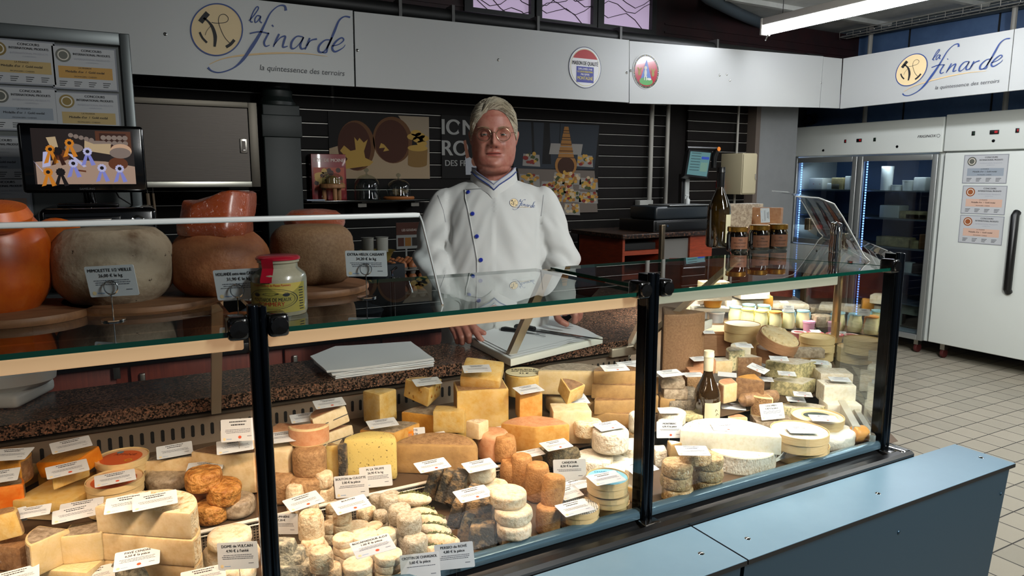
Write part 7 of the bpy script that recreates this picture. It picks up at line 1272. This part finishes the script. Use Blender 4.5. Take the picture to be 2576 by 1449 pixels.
# jam jars and dark bottle on the right
for x, y, l in ((1860, 604, 'leftmost honey jar with gold lid beside the dark bottle'), (1915, 600, 'middle honey jar with gold lid'), (1960, 598, 'rightmost honey jar with gold lid')):
    pos, k, h = g_at(x, y, 0, 62, ZB); r = 26*k; e = empty('jam_jar', pos, label=l, cat='jar', group='honey jars on the counter top'); e.rotation_euler = (0, 0, R(SCR))
    MB().lathe([(0, 0), (r*.92, 0), (r, .004), (r, h*.68), (r*.88, h*.80), (0, h*.80)], 28).obj('jar_glass', mat('honey_dark', '#0d0806', .08, coat=1), e); MB().lathe([(r*.93, h*.80), (r*.97, h*.815), (r*.97, h*.97), (r*.9, h), (0, h)], 28).obj('lid', gold, e)
    mb = MB(); n = 12; vs = [(r*1.01*sin(-.9+1.8*i/n), -r*1.01*cos(-.9+1.8*i/n), z) for i in range(n+1) for z in (h*.12, h*.60)]; mb.add(vs, [(2*i, 2*i+2, 2*i+3, 2*i+1) for i in range(n)], 0)
    for s, zz, sz in (('MIEL', .48, .008), ('DE CHÂTAIGNIER', .36, .006), ('GASTRONOME', .22, .006)):
        vs, fs = textmesh(s, sz); mb.add([(r*1.018*sin(p[0]*.8/r), -r*1.018*cos(p[0]*.8/r), h*zz+p[2]) for p in vs], fs, 1)
    mb.obj('jar_label', [mat('label_kraft', '#7d4f36', .6), mat('kraft_print', '#2c1a10', .6)], e)
pos, k, h_ = g_at(1838, 527, 0, 204, ZB); pos = pos+V((0.02, .06, 0)); bottle(pos, 29*k*1.02, h_*1.0, mat('bottle_green', '#1a1206', .07, coat=1, n=('#3a2806', 4, .45, .6)), 'dark wine bottle standing on the counter top left of the honey jars', blk, h_*.25, (-70, -25), shoulder=.52, neck=.30)
# cut cheeses behind the curved guard
for (x, y, w, d, h, m, a, zb_, l) in ((1870, 545, 90, 50, 60, 'wgrey', 6, 1.40, 'green-speckled wrapped cheese behind the dark bottle'), (1935, 560, 70, 30, 70, 'pink', -30, ZB, 'pink-rinded cut piece behind the honey jars'), (1800, 600, 34, 30, 40, 'pink', 0, ZB, 'small pinkish piece left of the dark bottle'), (1905, 590, 110, 40, 30, 'amber', 0, ZB, 'long reddish piece right behind the honey jars')):
    pos, k, hh = g_at(x, y, 0, h, zb_ if zb_ > 1.38 else ZB); q = pos-V((0, 0, EYE)); 
    block(x, y, w, d, h, m, l, a=a, zb=ZB, amp=.003)
card(1930, 545, 'tall price card standing behind the honey jars', 8, 4, 88, z=1.44, s=.8)
mb = MB(); q = Z(1880, 505, 1.50); mb.box(-.05, .05, -.02, .02, 0, .004, b=.001)
# salt mills at the far end
for i, dx in enumerate((0, .035)):
    q = Z(2108+i*14, 640, ZB); q = V((q.x, q.y, ZB))
    tag(MB().lathe([(0, 0), (.014, 0), (.015, .02), (.012, .045), (.015, .07), (.012, .075), (.013, .09), (0, .095)], 18).obj('steel_mill', chrome, loc=q+V((dx*.3, dx, 0))), ('left', 'right')[i]+' small shiny steel mill at the far end of the counter top', 'mill')
# ================================================================ ON THE GRANITE WORKTOP
pw = mat('wrap_paper', '#dfe2e6', .55, bump=(.2, 14, .003))
c = [Z(800, 903, GZ+.012), Z(845, 942, GZ+.012), Z(1098, 912, GZ+.012), Z(1040, 868, GZ+.012), Z(850, 880, GZ+.012)]
e = empty('wrapping_paper_pile', (0, 0, 0), label='pile of white wrapping paper sheets on the granite, left of the man', cat='paper')
rn = random.Random(1)
for i in range(7):
    z = GZ+.0005+i*.0038; j = [V((rn.uniform(-.006, .006), rn.uniform(-.006, .006), 0)) for _ in c]; top_ = i == 6; P_ = [v+d for v, d in zip(c, j)]
    if i >= 5: P_[0] = P_[0]+V((-.012, -.004, 0)); P_[1] = P_[1]+V((-.02, 0, 0))
    m_ = len(P_); cc = sum(P_, V((0, 0, 0)))/m_; vs = []; fs = []; S_ = 5
    for a in range(m_):
        for b in range(S_): vs.append(P_[a].lerp(P_[(a+1) % m_], b/S_))
    n_ = len(vs); ring2 = [v.lerp(cc, .45) for v in vs]; allv = vs+ring2+[cc]
    allv = [V((v.x, v.y, z+.0012*NZ.noise(v*14+V((i, 0, 0)))+(.004*max(0, NZ.noise(v*9)) if i > 4 else 0))) for v in allv]; lo = [v-V((0, 0, .003)) for v in allv[:n_]]
    mb = MB(); mb.add(allv+lo, [(a, (a+1) % n_, n_+(a+1) % n_, n_+a) for a in range(n_)]+[(n_+a, n_+(a+1) % n_, 2*n_) for a in range(n_)]+[(a, 2*n_+1+a, 2*n_+1+(a+1) % n_, (a+1) % n_) for a in range(n_)], 0); mb.obj('paper_sheet', pw, e)
bdz = .022; c = [Z(1188, 852, GZ+bdz), Z(1290, 905, GZ+bdz), Z(1522, 850, GZ+bdz), Z(1392, 792, GZ+bdz)]
cb = MB(); cb.prism([(v.x, v.y) for v in c], GZ+.0005, GZ+bdz, 0); cb = bev(cb, .003); tag(cb.obj('cutting_board', mat('board_plastic', '#cfd0c8', .4)), 'thick white plastic cutting board before the man', 'cutting board')
e = empty('paper_stack', (0, 0, 0), label='white paper sheets spread on the cutting board under the knives', cat='paper'); cc = sum(c, V((0, 0, 0)))/4
for i in range(3):
    q = [cc+(v-cc)*(.97-.03*i)+V((.006*i-.004, .012*i, 0)) for v in c]; z = GZ+bdz+.0006+i*.0018; mb = MB(); g_ = 8
    vs = []
    for a in range(g_+1):
        for b in range(g_+1):
            u, v = a/g_, b/g_; p = q[0]*(1-u)*(1-v)+q[1]*u*(1-v)+q[2]*u*v+q[3]*(1-u)*v; e_ = max(0, v-.85)*.0; ed = min(u, v, 1-u, 1-v); vs.append((p.x, p.y, z+.0007*abs(NZ.noise(p*20))+(.010*max(0, (.12-ed)/.12)**2*abs(NZ.noise(p*16+V((i, 3, 0)))) if v > .6 or u < .2 else 0)))
    mb.add(vs, [(a*(g_+1)+b, (a+1)*(g_+1)+b, (a+1)*(g_+1)+b+1, a*(g_+1)+b+1) for a in range(g_) for b in range(g_)], 0); mb.obj('paper_sheet', pw, e)
kz = GZ+bdz+.010
def knife(p0, p1, p2, w_, label, hm, name='knife'):
    a, b, t = Z(*p0, kz), Z(*p1, kz), Z(*p2, kz); e = empty(name, (0, 0, 0), label=label, cat='knife'); d = (b-a).normalized(); n_ = V((-d.y, d.x, 0)); mb = MB(); mb.tube([a, a.lerp(b, .15), a.lerp(b, .5), a.lerp(b, .85), b], [.009, .012, .010, .011, .010], 12); mb.obj('handle', hm, e)
    d = (t-b).normalized(); n_ = V((-d.y, d.x, 0)); mb = MB(); vs = [b+n_*w_/2, b-n_*w_/2, b.lerp(t, .75)-n_*w_*.42, t, b.lerp(t, .75)+n_*w_*.1]; mb.add([tuple(v-V((0, 0, .0008))) for v in vs]+[tuple(v+V((0, 0, .0008))) for v in vs], [(4, 3, 2, 1, 0), (5, 6, 7, 8, 9)]+[(i, (i+1) % 5, 5+(i+1) % 5, 5+i) for i in range(5)], 0); mb.obj('blade', mat('blade_steel', '#6d7072', .2, .95), e); return e
knife((1266, 816), (1350, 830), (1538, 858), .026, 'long dark-handled cheese knife lying across the paper', blk)
kz = GZ+bdz+.0075; e = knife((1268, 830), (1322, 836), (1362, 842), .012, 'dark-handled two-pronged fork under the long knife', blk, 'serving_fork')
for s in (-1, 1): a, b = Z(1355, 841+s*2, kz), Z(1378, 845+s*3, kz); MB().tube([a, b], .0012, 6).obj('prong', chrome, e)
# white scale pan at the left
q = Z(20, 968, GZ+.03); e = empty('white_scale_pan', (q.x-.03, q.y+.0, GZ), label='rounded white plastic scale pan on the granite at the left picture edge', cat='scale'); e.rotation_euler = (0, 0, R(SCR+4))
MB().box(-.11, .11, -.08, .08, 0, .035, b=.012).obj('foot', mat('scale_white', '#c9cfd0', .4), e); mb = MB(); mb.lathe([(0, .035), (.115, .035), (.135, .05), (.138, .075), (.13, .08), (.115, .068), (0, .066)], 48, sx=1.1, sy=.72); mb.obj('pan', mat('scale_white', '#c9cfd0', .4), e)
# ================================================================ THE MAN
from mathutils.bvhtree import BVHTree
MB0 = V((1.171, 2.240, 0)); MYAW = R(-27.5); mx = V((cos(MYAW), sin(MYAW), 0)); my = V((-sin(MYAW), cos(MYAW), 0))
def ML(px, py, yl):
    d = ray(px, py); t = (yl+MB0.dot(my))/d.dot(my); w_ = d*t+V((0, 0, EYE))-MB0; return V((w_.dot(mx), w_.dot(my), w_.z))
man = None
skin = mat('skin', '#ab7565', .5, n=('#985548', 30, .40, .70), bump=(.25, 160, .0015), sss=.04); lipm = mat('lips', '#9c4f45', .5); cloth = mat('chef_cloth', '#c9cac8', .85, bump=(.12, 12, .006)); trous = mat('dark_trousers', '#1c1e24', .8)
def cap(mb, a, b, r0, r1, n=14, fl=1):
    a, b = V(a), V(b); d = b-a; L_ = d.length; q = d.normalized().to_track_quat('Z', 'Y').to_matrix(); pr = []
    for i in range(6): t = -pi/2+i*pi/2/5; pr.append((r0*cos(t), r0*sin(t)))
    for i in range(6): t = i*pi/2/5; pr.append((r1*cos(t), L_+r1*sin(t)))
    vs = []; 
    for i in range(n):
        u = 2*pi*i/n; vs += [q @ V((r*cos(u), r*sin(u)*fl, z))+a for r, z in pr]
    P = len(pr); fs = [(i*P+j, ((i+1) % n)*P+j, ((i+1) % n)*P+j+1, i*P+j+1) for i in range(n) for j in range(P-1)]; mb.add(vs, fs)
def chain(mb, pts, rs, fl=1):
    for i in range(len(pts)-1): cap(mb, pts[i], pts[i+1], rs[i], rs[i+1], fl=fl)
def remesh(mb, vox, smooth, name):
    o = mb.obj(name, skin); m = o.modifiers.new('r', 'REMESH'); m.mode = 'VOXEL'; m.voxel_size = vox; m.use_smooth_shade = True
    if smooth: s = o.modifiers.new('s', 'SMOOTH'); s.iterations = smooth; s.factor = .5
    me = bpy.data.meshes.new_from_object(o.evaluated_get(bpy.context.evaluated_depsgraph_get())); me.name = name; bpy.data.objects.remove(o); me.materials.clear()
    me.polygons.foreach_set('use_smooth', [True]*len(me.polygons)); return me
HC = V((0, -.005, 1.722))                                   # middle of the head
def interp(t, tab):
    for i in range(len(tab)-1):
        if t <= tab[i+1][0]: a, b = tab[i], tab[i+1]; k = (t-a[0])/(b[0]-a[0]); k = k*k*(3-2*k) if False else k; return a[1]+(b[1]-a[1])*k
    return tab[-1][1]
WX = [(-1, .026), (-.92, .052), (-.8, .0655), (-.6, .0735), (-.35, .0775), (0, .0775), (.35, .0755), (.6, .069), (.8, .054), (.93, .033), (1, .004)]
FY = [(-1, .050), (-.92, .074), (-.8, .084), (-.6, .083), (-.35, .084), (0, .083), (.3, .088), (.55, .083), (.8, .062), (.93, .038), (1, .004)]
BY = [(-1, .0), (-.8, .045), (-.5, .078), (-.1, .097), (.3, .102), (.6, .094), (.8, .072), (.93, .042), (1, .004)]
def ga(x, z, cx, cz, sx, sz): return exp(-((x-cx)/sx)**2-((z-cz)/sz)**2)
def headpt(u, f, off=0):
    """u height -1..1, f angle from the face (0) round to the right"""
    z = .119*u; w_ = interp(u, WX)+off; x = w_*sin(f); c = cos(f); y = -(interp(u, FY)+off)*abs(c)**.85 if c > 0 else (interp(u, BY)+off)*abs(c)
    if c > 0 and not off:
        d = 0; e = .008
        d += .023*ga(x, z, 0, -.025, .0135, .0125)+.013*ga(x, z, 0, -.008, .0085, .020)+.006*ga(x, z, 0, .010, .008, .014)       # nose
        d += .010*(ga(x, z, .016, -.031, .0075, .007)+ga(x, z, -.016, -.031, .0075, .007)); d -= .006*ga(x, z, 0, -.040, .012, .004)
        d -= .010*(ga(x, z, .031, e, .017, .011)+ga(x, z, -.031, e, .017, .011))                                              # sockets
        d += .005*(ga(x, z, .030, .027, .024, .008)+ga(x, z, -.030, .027, .024, .008))                                        # brow
        d += .005*(ga(x, z, .030, -.008, .014, .006)+ga(x, z, -.030, -.008, .014, .006))                                      # bags
        d += .007*(ga(x, z, .042, -.030, .018, .018)+ga(x, z, -.042, -.030, .018, .018))
        d -= .004*(ga(x, z, .030, -.050, .006, .016)+ga(x, z, -.030, -.050, .006, .016))                                      # smile folds
        d += .0045*ga(x, z, 0, -.0525, .022, .0045)+.0055*ga(x, z, 0, -.0640, .019, .005)-.0055*ga(x, z, 0, -.0585-.03*x*x*-40*.0, .026, .0022)
        d -= .004*ga(x, z, 0, -.074, .02, .005)+0; d += .008*ga(x, z, 0, -.094, .022, .014)
        y -= d*(c**.5)
    return V((x, y, z))
mb = MB(); NU, NF = 90, 110; vs = []
for i in range(NU+1):
    u = -1+2*i/NU
    for j in range(NF): f = 2*pi*j/NF; f = f-.28*sin(2*f)*.5; vs.append(headpt(u, f)+HC)
fs = [(i*NF+j, i*NF+(j+1) % NF, (i+1)*NF+(j+1) % NF, (i+1)*NF+j) for i in range(NU) for j in range(NF)]+[tuple(range(NF))[::-1], tuple(NU*NF+j for j in range(NF))]
mb.add(vs, fs)
for s in (-1, 1):                                          # ears
    mb.ell(HC+V((s*.0765, .012, -.004)), (.007, .015, .029), 10, m=Euler((.12, s*.18, -s*.45)).to_matrix()); mb.ell(HC+V((s*.081, .016, .004)), (.005, .013, .020), 8, m=Euler((.1, s*.3, -s*.5)).to_matrix())
mb.ell(HC+V((0, -.030, -.104)), (.056, .050, .028), 12); cap(mb, HC+V((0, .012, -.07)), (0, .018, 1.53), .060, .064, 20)
chain(mb, [(0, .02, 1.53), (0, .01, 1.42), (0, -.005, 1.2), (0, 0, .98)], [.06, .10, .12, .12]); 
for s in (-1, 1): chain(mb, [(0, .02, 1.50), (s*.16, .015, 1.49)], [.06, .05]); chain(mb, [(s*.08, .0, .95), (s*.10, .01, .52), (s*.10, .03, .10)], [.085, .06, .045]); chain(mb, [(s*.10, .03, .06), (s*.115, -.13, .035)], [.04, .032])
# arms and hands
def P_(a, y): return ML(a[0], a[1], y)
eL, eR = ML(1088, 645, -.05), ML(1420, 645, -.05); wL, wR = ML(1138, 792, -.245), ML(1414, 772, -.165)
chain(mb, [(-.175, .01, 1.48), eL, wL], [.045, .040, .027], 1); chain(mb, [(.175, .01, 1.48), eR, wR], [.045, .040, .027], 1)
def finger(pts, r): chain(mb, [P_(p[:2], p[2]) for p in pts], [r*1.08, r, r*.96, r*.86][:len(pts)] if len(pts) > 2 else [r, r*.9])
# right hand (left in the picture): back of the hand, four fingers over the edge, thumb behind
for q in ((1187, 815, -.300), (1174, 824, -.305), (1160, 829, -.300), (1148, 832, -.290)): cap(mb, wL+V((0, -.012, -.004)), P_(q[:2], q[2]), .022, .0125)
cap(mb, P_((1172, 815), -.285), P_((1158, 820), -.28), .017, .016)
finger([(1187, 815, -.300), (1201, 835, -.330), (1210, 848, -.340), (1217, 856, -.345)], .0105); finger([(1174, 824, -.305), (1184, 845, -.330), (1185, 858, -.320)], .0112); finger([(1160, 829, -.300), (1167, 849, -.322), (1168, 862, -.312)], .0108); finger([(1148, 832, -.290), (1154, 850, -.308), (1157, 861, -.298)], .0095)
finger([(1172, 806, -.262), (1196, 822, -.262), (1211, 834, -.268), (1222, 839, -.272)], .0112)
# left hand (right in the picture): loose fist, thumb towards the customer
for q in ((1440, 783, -.185), (1449, 780, -.160), (1455, 779, -.135), (1458, 780, -.112)): cap(mb, wR+V((0, -.008, -.004)), P_(q[:2], q[2]), .022, .0125)
cap(mb, P_((1425, 784), -.175), P_((1432, 782), -.14), .018, .016)
finger([(1440, 783, -.185), (1452, 794, -.210), (1451, 809, -.205)], .0115); finger([(1449, 780, -.160), (1461, 789, -.182), (1460, 803, -.176)], .0115); finger([(1455, 779, -.135), (1465, 787, -.150), (1464, 799, -.145)], .0105); finger([(1458, 780, -.112), (1466, 786, -.122), (1465, 795, -.118)], .009)
finger([(1404, 786, -.180), (1408, 802, -.215), (1418, 811, -.225), (1430, 817, -.228)], .0120)
me = remesh(mb, .0027, 2, 'person'); me.materials.append(skin); me.materials.append(lipm)
ids = []
for p in me.polygons:
    c = p.center-HC; k = 0
    if c.y < -.05 and abs(c.x) < .024 and -.0675+.0*c.x < c.z < -.0515 and abs(c.z+.0590) < .0080*(1-(abs(c.x)/.0255)**2)**.5: k = 1
    ids.append(k)
me.polygons.foreach_set('material_index', ids)
man = link('person', me, loc=MB0, rot=(0, 0, MYAW)); tag(man, 'grey-haired man in white chef jacket and round glasses behind the glass counter', 'person')
# nails
nm = mat('nail', '#d9a08c', .3)
# eyes: ball, iris, lids
eyew = mat('eye_white', '#c9bdb4', .25); iris = mat('iris', '#3a3f3c', .2); lidm = mat('eyelid_skin', '#a06c5c', .55)
for s, nme in ((-1, ''), (1, '')):
    c = HC+V((s*.031, -.0655, .0065)); e = MB().ell(c, (.0118, .0118, .0118), 14).obj('eye', eyew, man); d = MB(); d.T = MX.Translation(c+V((.0005, -.0098, -.0005))) @ MX.Rotation(pi/2, 4, 'X'); d.lathe([(.0060, 0), (.0058, .0012), (.0024, .0026), (0, .0027)], 18); d.obj('iris', iris, e)
    def lid(e0, e1, r, nm_):
        mb = MB(); rows, cols = 6, 16; vs = [c+V((r*1.05*sin(a)*cos(e_), -r*cos(a)*cos(e_), r*sin(e_))) for e_ in [e0+(e1-e0)*i/rows for i in range(rows+1)] for a in [-1.45+2.9*j/cols for j in range(cols+1)]]
        mb.add(vs, [(i*(cols+1)+j, i*(cols+1)+j+1, (i+1)*(cols+1)+j+1, (i+1)*(cols+1)+j) for i in range(rows) for j in range(cols)]); mb.obj(nm_, lidm, man)
    lid(.14, 1.35, .0133, 'upper_eyelid'); lid(-1.3, -.30, .0132, 'lower_eyelid')
    rn = random.Random(8); mb = MB()
    for q in range(46):
        x = .012+.036*rn.random(); z = .0255+.004*sin((x-.012)/.036*2.6)+rn.uniform(-.0025, .0025); b = headpt(z/.119, s*math.asin(min(.95, x/.0745))); b = V((b.x, b.y-.0005, z)); mb.tube([b+HC, b+HC+V((s*.006, -.0018, .0018)), b+HC+V((s*.010, -.0004, .0006))], [.0006, .0005, .0002], 4)
    mb.obj('eyebrow', mat('brow_hair', '#9a7a60', .8), man)
# mouth line
mb = MB(); mb.tube([HC+headpt(-.0588/.119, a)+V((0, -.0018-.0030*(1-(a/.36)**2), .0012*abs(a)**2*6)) for a in [-.36+.72*i/10 for i in range(11)]], [.0004]+[.0012]*9+[.0004], 6); mb.obj('mouth_line', mat('mouth_dark', '#4a1a18', .6), man)
for s in (-1, 1): MB().ell(HC+V((s*.0088, -.1035, -.0375)), (.0038, .003, .0020), 6).obj('nostril', mat('mouth_dark', '#4a1a18', .6), man)
# glasses
gm = mat('glasses_metal', '#a08c74', .25, .9); mb = MB(); lens = glass('lens_glass', '#f4f2f0', .35)
gl = MB()
for s in (-1, 1):
    c = HC+V((s*.0325, -.0905, .0045)); ring = [c+V((.0235*cos(t), .004*abs(cos(t))**2*(1 if cos(t)*s > 0 else 0), .0215*sin(t))) for t in [2*pi*i/32 for i in range(32)]]; gl.tube(ring, .00095, 8, closed=True)
    gl.tube([c+V((s*.0232, .003, .006)), c+V((s*.040, .012, .008)), HC+V((s*.0775, -.03, .012)), HC+V((s*.080, .012, .014))], .0008, 6)
    gl.tube([c+V((-s*.021, 0, -.006)), c+V((-s*.019, .006, -.012))], .0007, 5)
gl.tube([HC+V((-.0095, -.0905, .008)), HC+V((-.005, -.095, .0125)), HC+V((.005, -.095, .0125)), HC+V((.0095, -.0905, .008))], .0009, 8)
go = gl.obj('round_glasses', gm, man)
for s in (-1, 1):
    c = HC+V((s*.0325, -.0905, .0045)); MB().add([c+V((.023*cos(t), 0, .021*sin(t))) for t in [2*pi*i/28 for i in range(28)]], [list(range(28))]).obj('lens', lens, go)
# hair: a shell over the skull above the hairline, then combed strands
hair1 = mat('hair_grey', '#a49c8c', .6, n=('#7d7464', 60, .4, .65), stretch=(1, 1, .3)); hair2 = mat('hair_light', '#c6bda8', .55); hair3 = mat('hair_dark', '#6f6656', .6)
def hline(f):
    a = abs(math.degrees(f)); s = 1 if f > 0 else -1
    return interp(a, [(0, .735), (16, .72), (30, .66), (42, .52), (54, .32), (64, .15), (74, .02), (84, -.10), (96, .02), (108, -.30), (140, -.58), (180, -.62)])-(.05 if s < 0 and 20 < a < 50 else 0)
def hoff(u, f):
    a = abs(f); top = max(0, u); q = .0035+.014*top**1.3+.004*max(0, -cos(f))
    q += .009*ga(f, u, .25, .84, .60, .12)+.004*ga(f, u, -.2, .70, .3, .12)-.004*ga(f, u, -.62, .80, .10, .25)
    return q
mb = MB(); NU2, NF2 = 46, 120; idx = {}
def hp(i, f, t):
    h0 = hline(f); u = h0+(1-h0)*t; o_ = hoff(u, f)*min(1, .15+t*5); p = headpt(min(u, .995), f, 0); n_ = V((p.x, p.y, p.z*.9)).normalized(); return HC+p+n_*(o_+.0016*nz((f*14, u*5, 0), 1, 3))
vs = [hp(i, -pi+2*pi*j/NF2, i/NU2) for i in range(NU2+1) for j in range(NF2)]; fs = [(i*NF2+j, i*NF2+(j+1) % NF2, (i+1)*NF2+(j+1) % NF2, (i+1)*NF2+j) for i in range(NU2) for j in range(NF2)]+[tuple(NU2*NF2+j for j in range(NF2))]
mb.add(vs, fs, 0); rn = random.Random(12)
for q in range(1500):
    f = rn.uniform(-1.9, 1.9) if q % 4 else rn.uniform(-pi, pi); t = rn.random()**1.1; pts = []; k = rn.choice((0, 1, 1, 2)); f0, t0 = f, t; st = .013+rn.random()*.01; part = -.62
    if hline(f)+(1-hline(f))*t > .38: df, dt = (.16 if f > part else -.14), (.055 if abs(f) < .9 else -.02)
    else: df, dt = .02*(1 if f > 0 else -1), -.10
    for s_ in range(5): pts.append(hp(0, max(-pi, min(pi, f0)), min(.97, max(0.0, t0)))+V((0, 0, 0))); f0 += df; t0 += dt
    c = HC; pts = [p+(p-c).normalized()*(.0005+.0014*sin(pi*i/4)*rn.random()) for i, p in enumerate(pts)]; mb.tube(pts, [.0007, .0009, .0009, .0007, .0003], 3, k)
mb.obj('hair', [hair1, hair2, hair3], man, ang=60)
# trousers and shoes
mb = MB(); chain(mb, [(0, 0, 1.0), (0, 0, .93)], [.15, .15])
for s in (-1, 1): chain(mb, [(s*.085, .0, .92), (s*.105, .01, .52), (s*.105, .03, .09)], [.105, .082, .07])
me = remesh(mb, .012, 3, 'trousers'); me.materials.append(trous); link('trousers', me, man)
for s in (-1, 1):
    mb = MB(); mb.ell((s*.115, -.06, .045), (.05, .14, .045), 12); mb.v = [V((p.x, p.y, max(p.z, .0))) for p in mb.v]; mb.obj('shoe', blk, man)
# jacket
mb = MB(); S = [(.84, .205, .165, .0), (.95, .205, .170, 0), (1.05, .200, .178, -.008), (1.15, .196, .178, -.012), (1.28, .190, .162, -.005), (1.40, .185, .142, 0), (1.47, .172, .125, .005), (1.52, .140, .105, .01), (1.555, .095, .085, .012), (1.575, .078, .078, .012)]
vs = []; n = 40
for z, a, b, yc in S:
    for i in range(n): t = 2*pi*i/n; vs.append((a*abs(cos(t))**.9*(1 if cos(t) > 0 else -1), yc+b*abs(sin(t))**.9*(1 if sin(t) > 0 else -1), z))
mb.add(vs, [(i*n+j, i*n+(j+1) % n, (i+1)*n+(j+1) % n, (i+1)*n+j) for i in range(len(S)-1) for j in range(n)]+[tuple(range(n))[::-1], tuple((len(S)-1)*n+j for j in range(n))])
for s, e_, w_ in ((-1, eL, wL), (1, eR, wR)):
    sh = V((s*.158, .012, 1.487)); cap(mb, (s*.05, .015, 1.535), sh, .048, .060, 20); chain(mb, [sh, e_.lerp(sh, .5)+V((s*.006, 0, 0)), e_], [.062, .064, .058]); chain(mb, [e_, e_.lerp(w_, .45)+V((0, 0, -.004)), e_.lerp(w_, .93)], [.058, .055, .046])
me = remesh(mb, .0075, 5, 'jacket')
def fold(p):
    s = -1 if p.x < 0 else 1; d = 0
    if abs(p.x) > .165 or p.y < -.17:
        q = V((p.x*3, p.y*3, p.z*11+abs(p.x)*10)); d += .016*NZ.noise(q+V((s*3, 0, 0)))+.009*NZ.noise(q*2.3); d += .009*sin(p.z*75+p.x*55+2*NZ.noise(p*9))*exp(-((p.z-1.30)/.055)**2)
    q = V((p.x*9+p.z*3.5*s, p.y*4, p.z*3)); d += .009*NZ.noise(q*1.6+V((7, 2, 1)))+.004*NZ.noise(q*4); d += .004*NZ.noise(V((p.x*16+p.z*6, 3, p.z*5)))*exp(-((abs(p.x)-.15)/.04)**2)
    d -= .007*exp(-((abs(p.x)-.155-.10*(p.z-1.40))/.010)**2)*exp(-((p.z-1.40)/.075)**2)*(1 if p.y < .02 else .3)
    return d
me.calc_loop_triangles(); nrm = [v.normal.copy() for v in me.vertices]
for v, n_ in zip(me.vertices, nrm): v.co = v.co+n_*fold(v.co)
me.materials.append(cloth); me.update(); jk = link('jacket', me, man)
M4 = MX.Translation(MB0) @ MX.Rotation(MYAW, 4, 'Z'); M4i = M4.inverted(); bv = BVHTree.FromPolygons([v.co.copy() for v in me.vertices], [tuple(p.vertices) for p in me.polygons])
def onj(px, py, off=.001):
    o_ = M4i @ V((0, 0, EYE)); d = (M4i.to_3x3() @ ray(px, py)).normalized(); h = bv.ray_cast(o_, d)
    return (h[0]+h[1]*off, h[1]) if h[0] else (o_+d*2.4, -d)
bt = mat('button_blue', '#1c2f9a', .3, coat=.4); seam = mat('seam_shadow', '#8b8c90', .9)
for a in ((1183, 485), (1194, 539), (1205, 596), (1215, 655), (1214, 707), (1210, 757)):
    p, n_ = onj(*a, .0015); b = MB(); b.T = MX.Translation(p) @ n_.to_track_quat('Z', 'Y').to_matrix().to_4x4(); b.lathe([(.0068, -.002), (.0072, .0015), (.0058, .0032), (0, .0026)], 18); b.obj('button', bt, jk)
def seamline(pts, r, m, nm_, off=.0005):
    P = []
    for i in range(len(pts)-1):
        for t in range(6): P.append((pts[i][0]+(pts[i+1][0]-pts[i][0])*t/6, pts[i][1]+(pts[i+1][1]-pts[i][1])*t/6))
    P.append(pts[-1]); mb = MB(); mb.tube([onj(x, y, off)[0] for x, y in P], r, 6); mb.obj(nm_, m, jk)
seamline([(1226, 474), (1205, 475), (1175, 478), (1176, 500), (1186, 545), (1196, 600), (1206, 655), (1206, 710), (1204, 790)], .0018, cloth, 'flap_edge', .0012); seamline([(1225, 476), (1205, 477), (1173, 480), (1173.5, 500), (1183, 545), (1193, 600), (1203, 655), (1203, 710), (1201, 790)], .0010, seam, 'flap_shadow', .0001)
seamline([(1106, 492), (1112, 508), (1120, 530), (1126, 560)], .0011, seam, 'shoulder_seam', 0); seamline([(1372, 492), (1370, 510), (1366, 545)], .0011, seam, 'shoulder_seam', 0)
# embroidery
q = MB(); logo(q, lambda p: p, 0); q.v = [onj(1297.5+(v.x-1572)*.0565, 512+(v.z-212)*.0565+(v.x-1572)*.003, .0014-v.y*.7)[0] for v in q.v]; q.obj('embroidered_logo', LM, jk)
# collar with navy piping
cl = MB(); rows = []; NP = 60; navy = mat('piping_navy', '#2c3f7d', .6); gstripe = mat('collar_grey', '#b4b6ba', .8)
def cpt(f, t):
    a = abs(f); zt_ = 1.560+.058*min(1, (a/1.25))**.8; rx, ry = .080+.004*(1-t), (.098 if a < pi/2 else .078); z = zt_-.046*(1-t)-.006*(a < .2)*(1-t); return V((rx*sin(f)*(1-.03*t), .010-ry*cos(f)*(1-.06*t)-.012*exp(-(f/.35)**2), z))
for k, (t0, t1, m_, nm_) in enumerate(((0, .62, cloth, 'collar'), (.70, 1, gstripe, 'collar_top'))):
    c = MB(); vs = []
    for i in range(NP+1):
        f = -pi+2*pi*i/NP
        for t in (t0, t1): p = cpt(f, t); n_ = V((p.x, p.y, 0)).normalized(); vs += [p, p-n_*.004]
    fs = []
    for i in range(NP): b0, b1 = i*4, (i+1)*4; fs += [(b0, b1, b1+2, b0+2), (b0+1, b0+3, b1+3, b1+1), (b0+2, b1+2, b1+3, b0+3), (b0, b0+1, b1+1, b1)]
    c.add(vs, fs); c.obj(nm_, m_, jk)
mb = MB(); mb.tube([cpt(-pi+2*pi*i/NP, .67)+V((cpt(-pi+2*pi*i/NP, .67).x*.012, -.001, 0)) for i in range(NP+1)], .0022, 6); mb.obj('collar_piping', navy, jk)
mb = MB(); mb.tube([cpt(-pi+2*pi*i/NP, 1.0) for i in range(NP+1)], .0016, 6); mb.obj('collar_piping', mat('piping_thin', '#7d86a8', .6), jk)
# cuffs and watch
for w_, e_ in ((wL, eL), (wR, eR)):
    d = (w_-e_).normalized(); a = w_-d*.030; MB().tube([a-d*.03, a, a+d*.004], [.046, .046, .044], 22).obj('cuff', cloth, jk)
d = (wR-eR).normalized(); MB().tube([wR-d*.018, wR-d*.004], [.0335, .0335], 20).obj('wristwatch', mat('watch_dark', '#2b2d30', .3, .6), man)
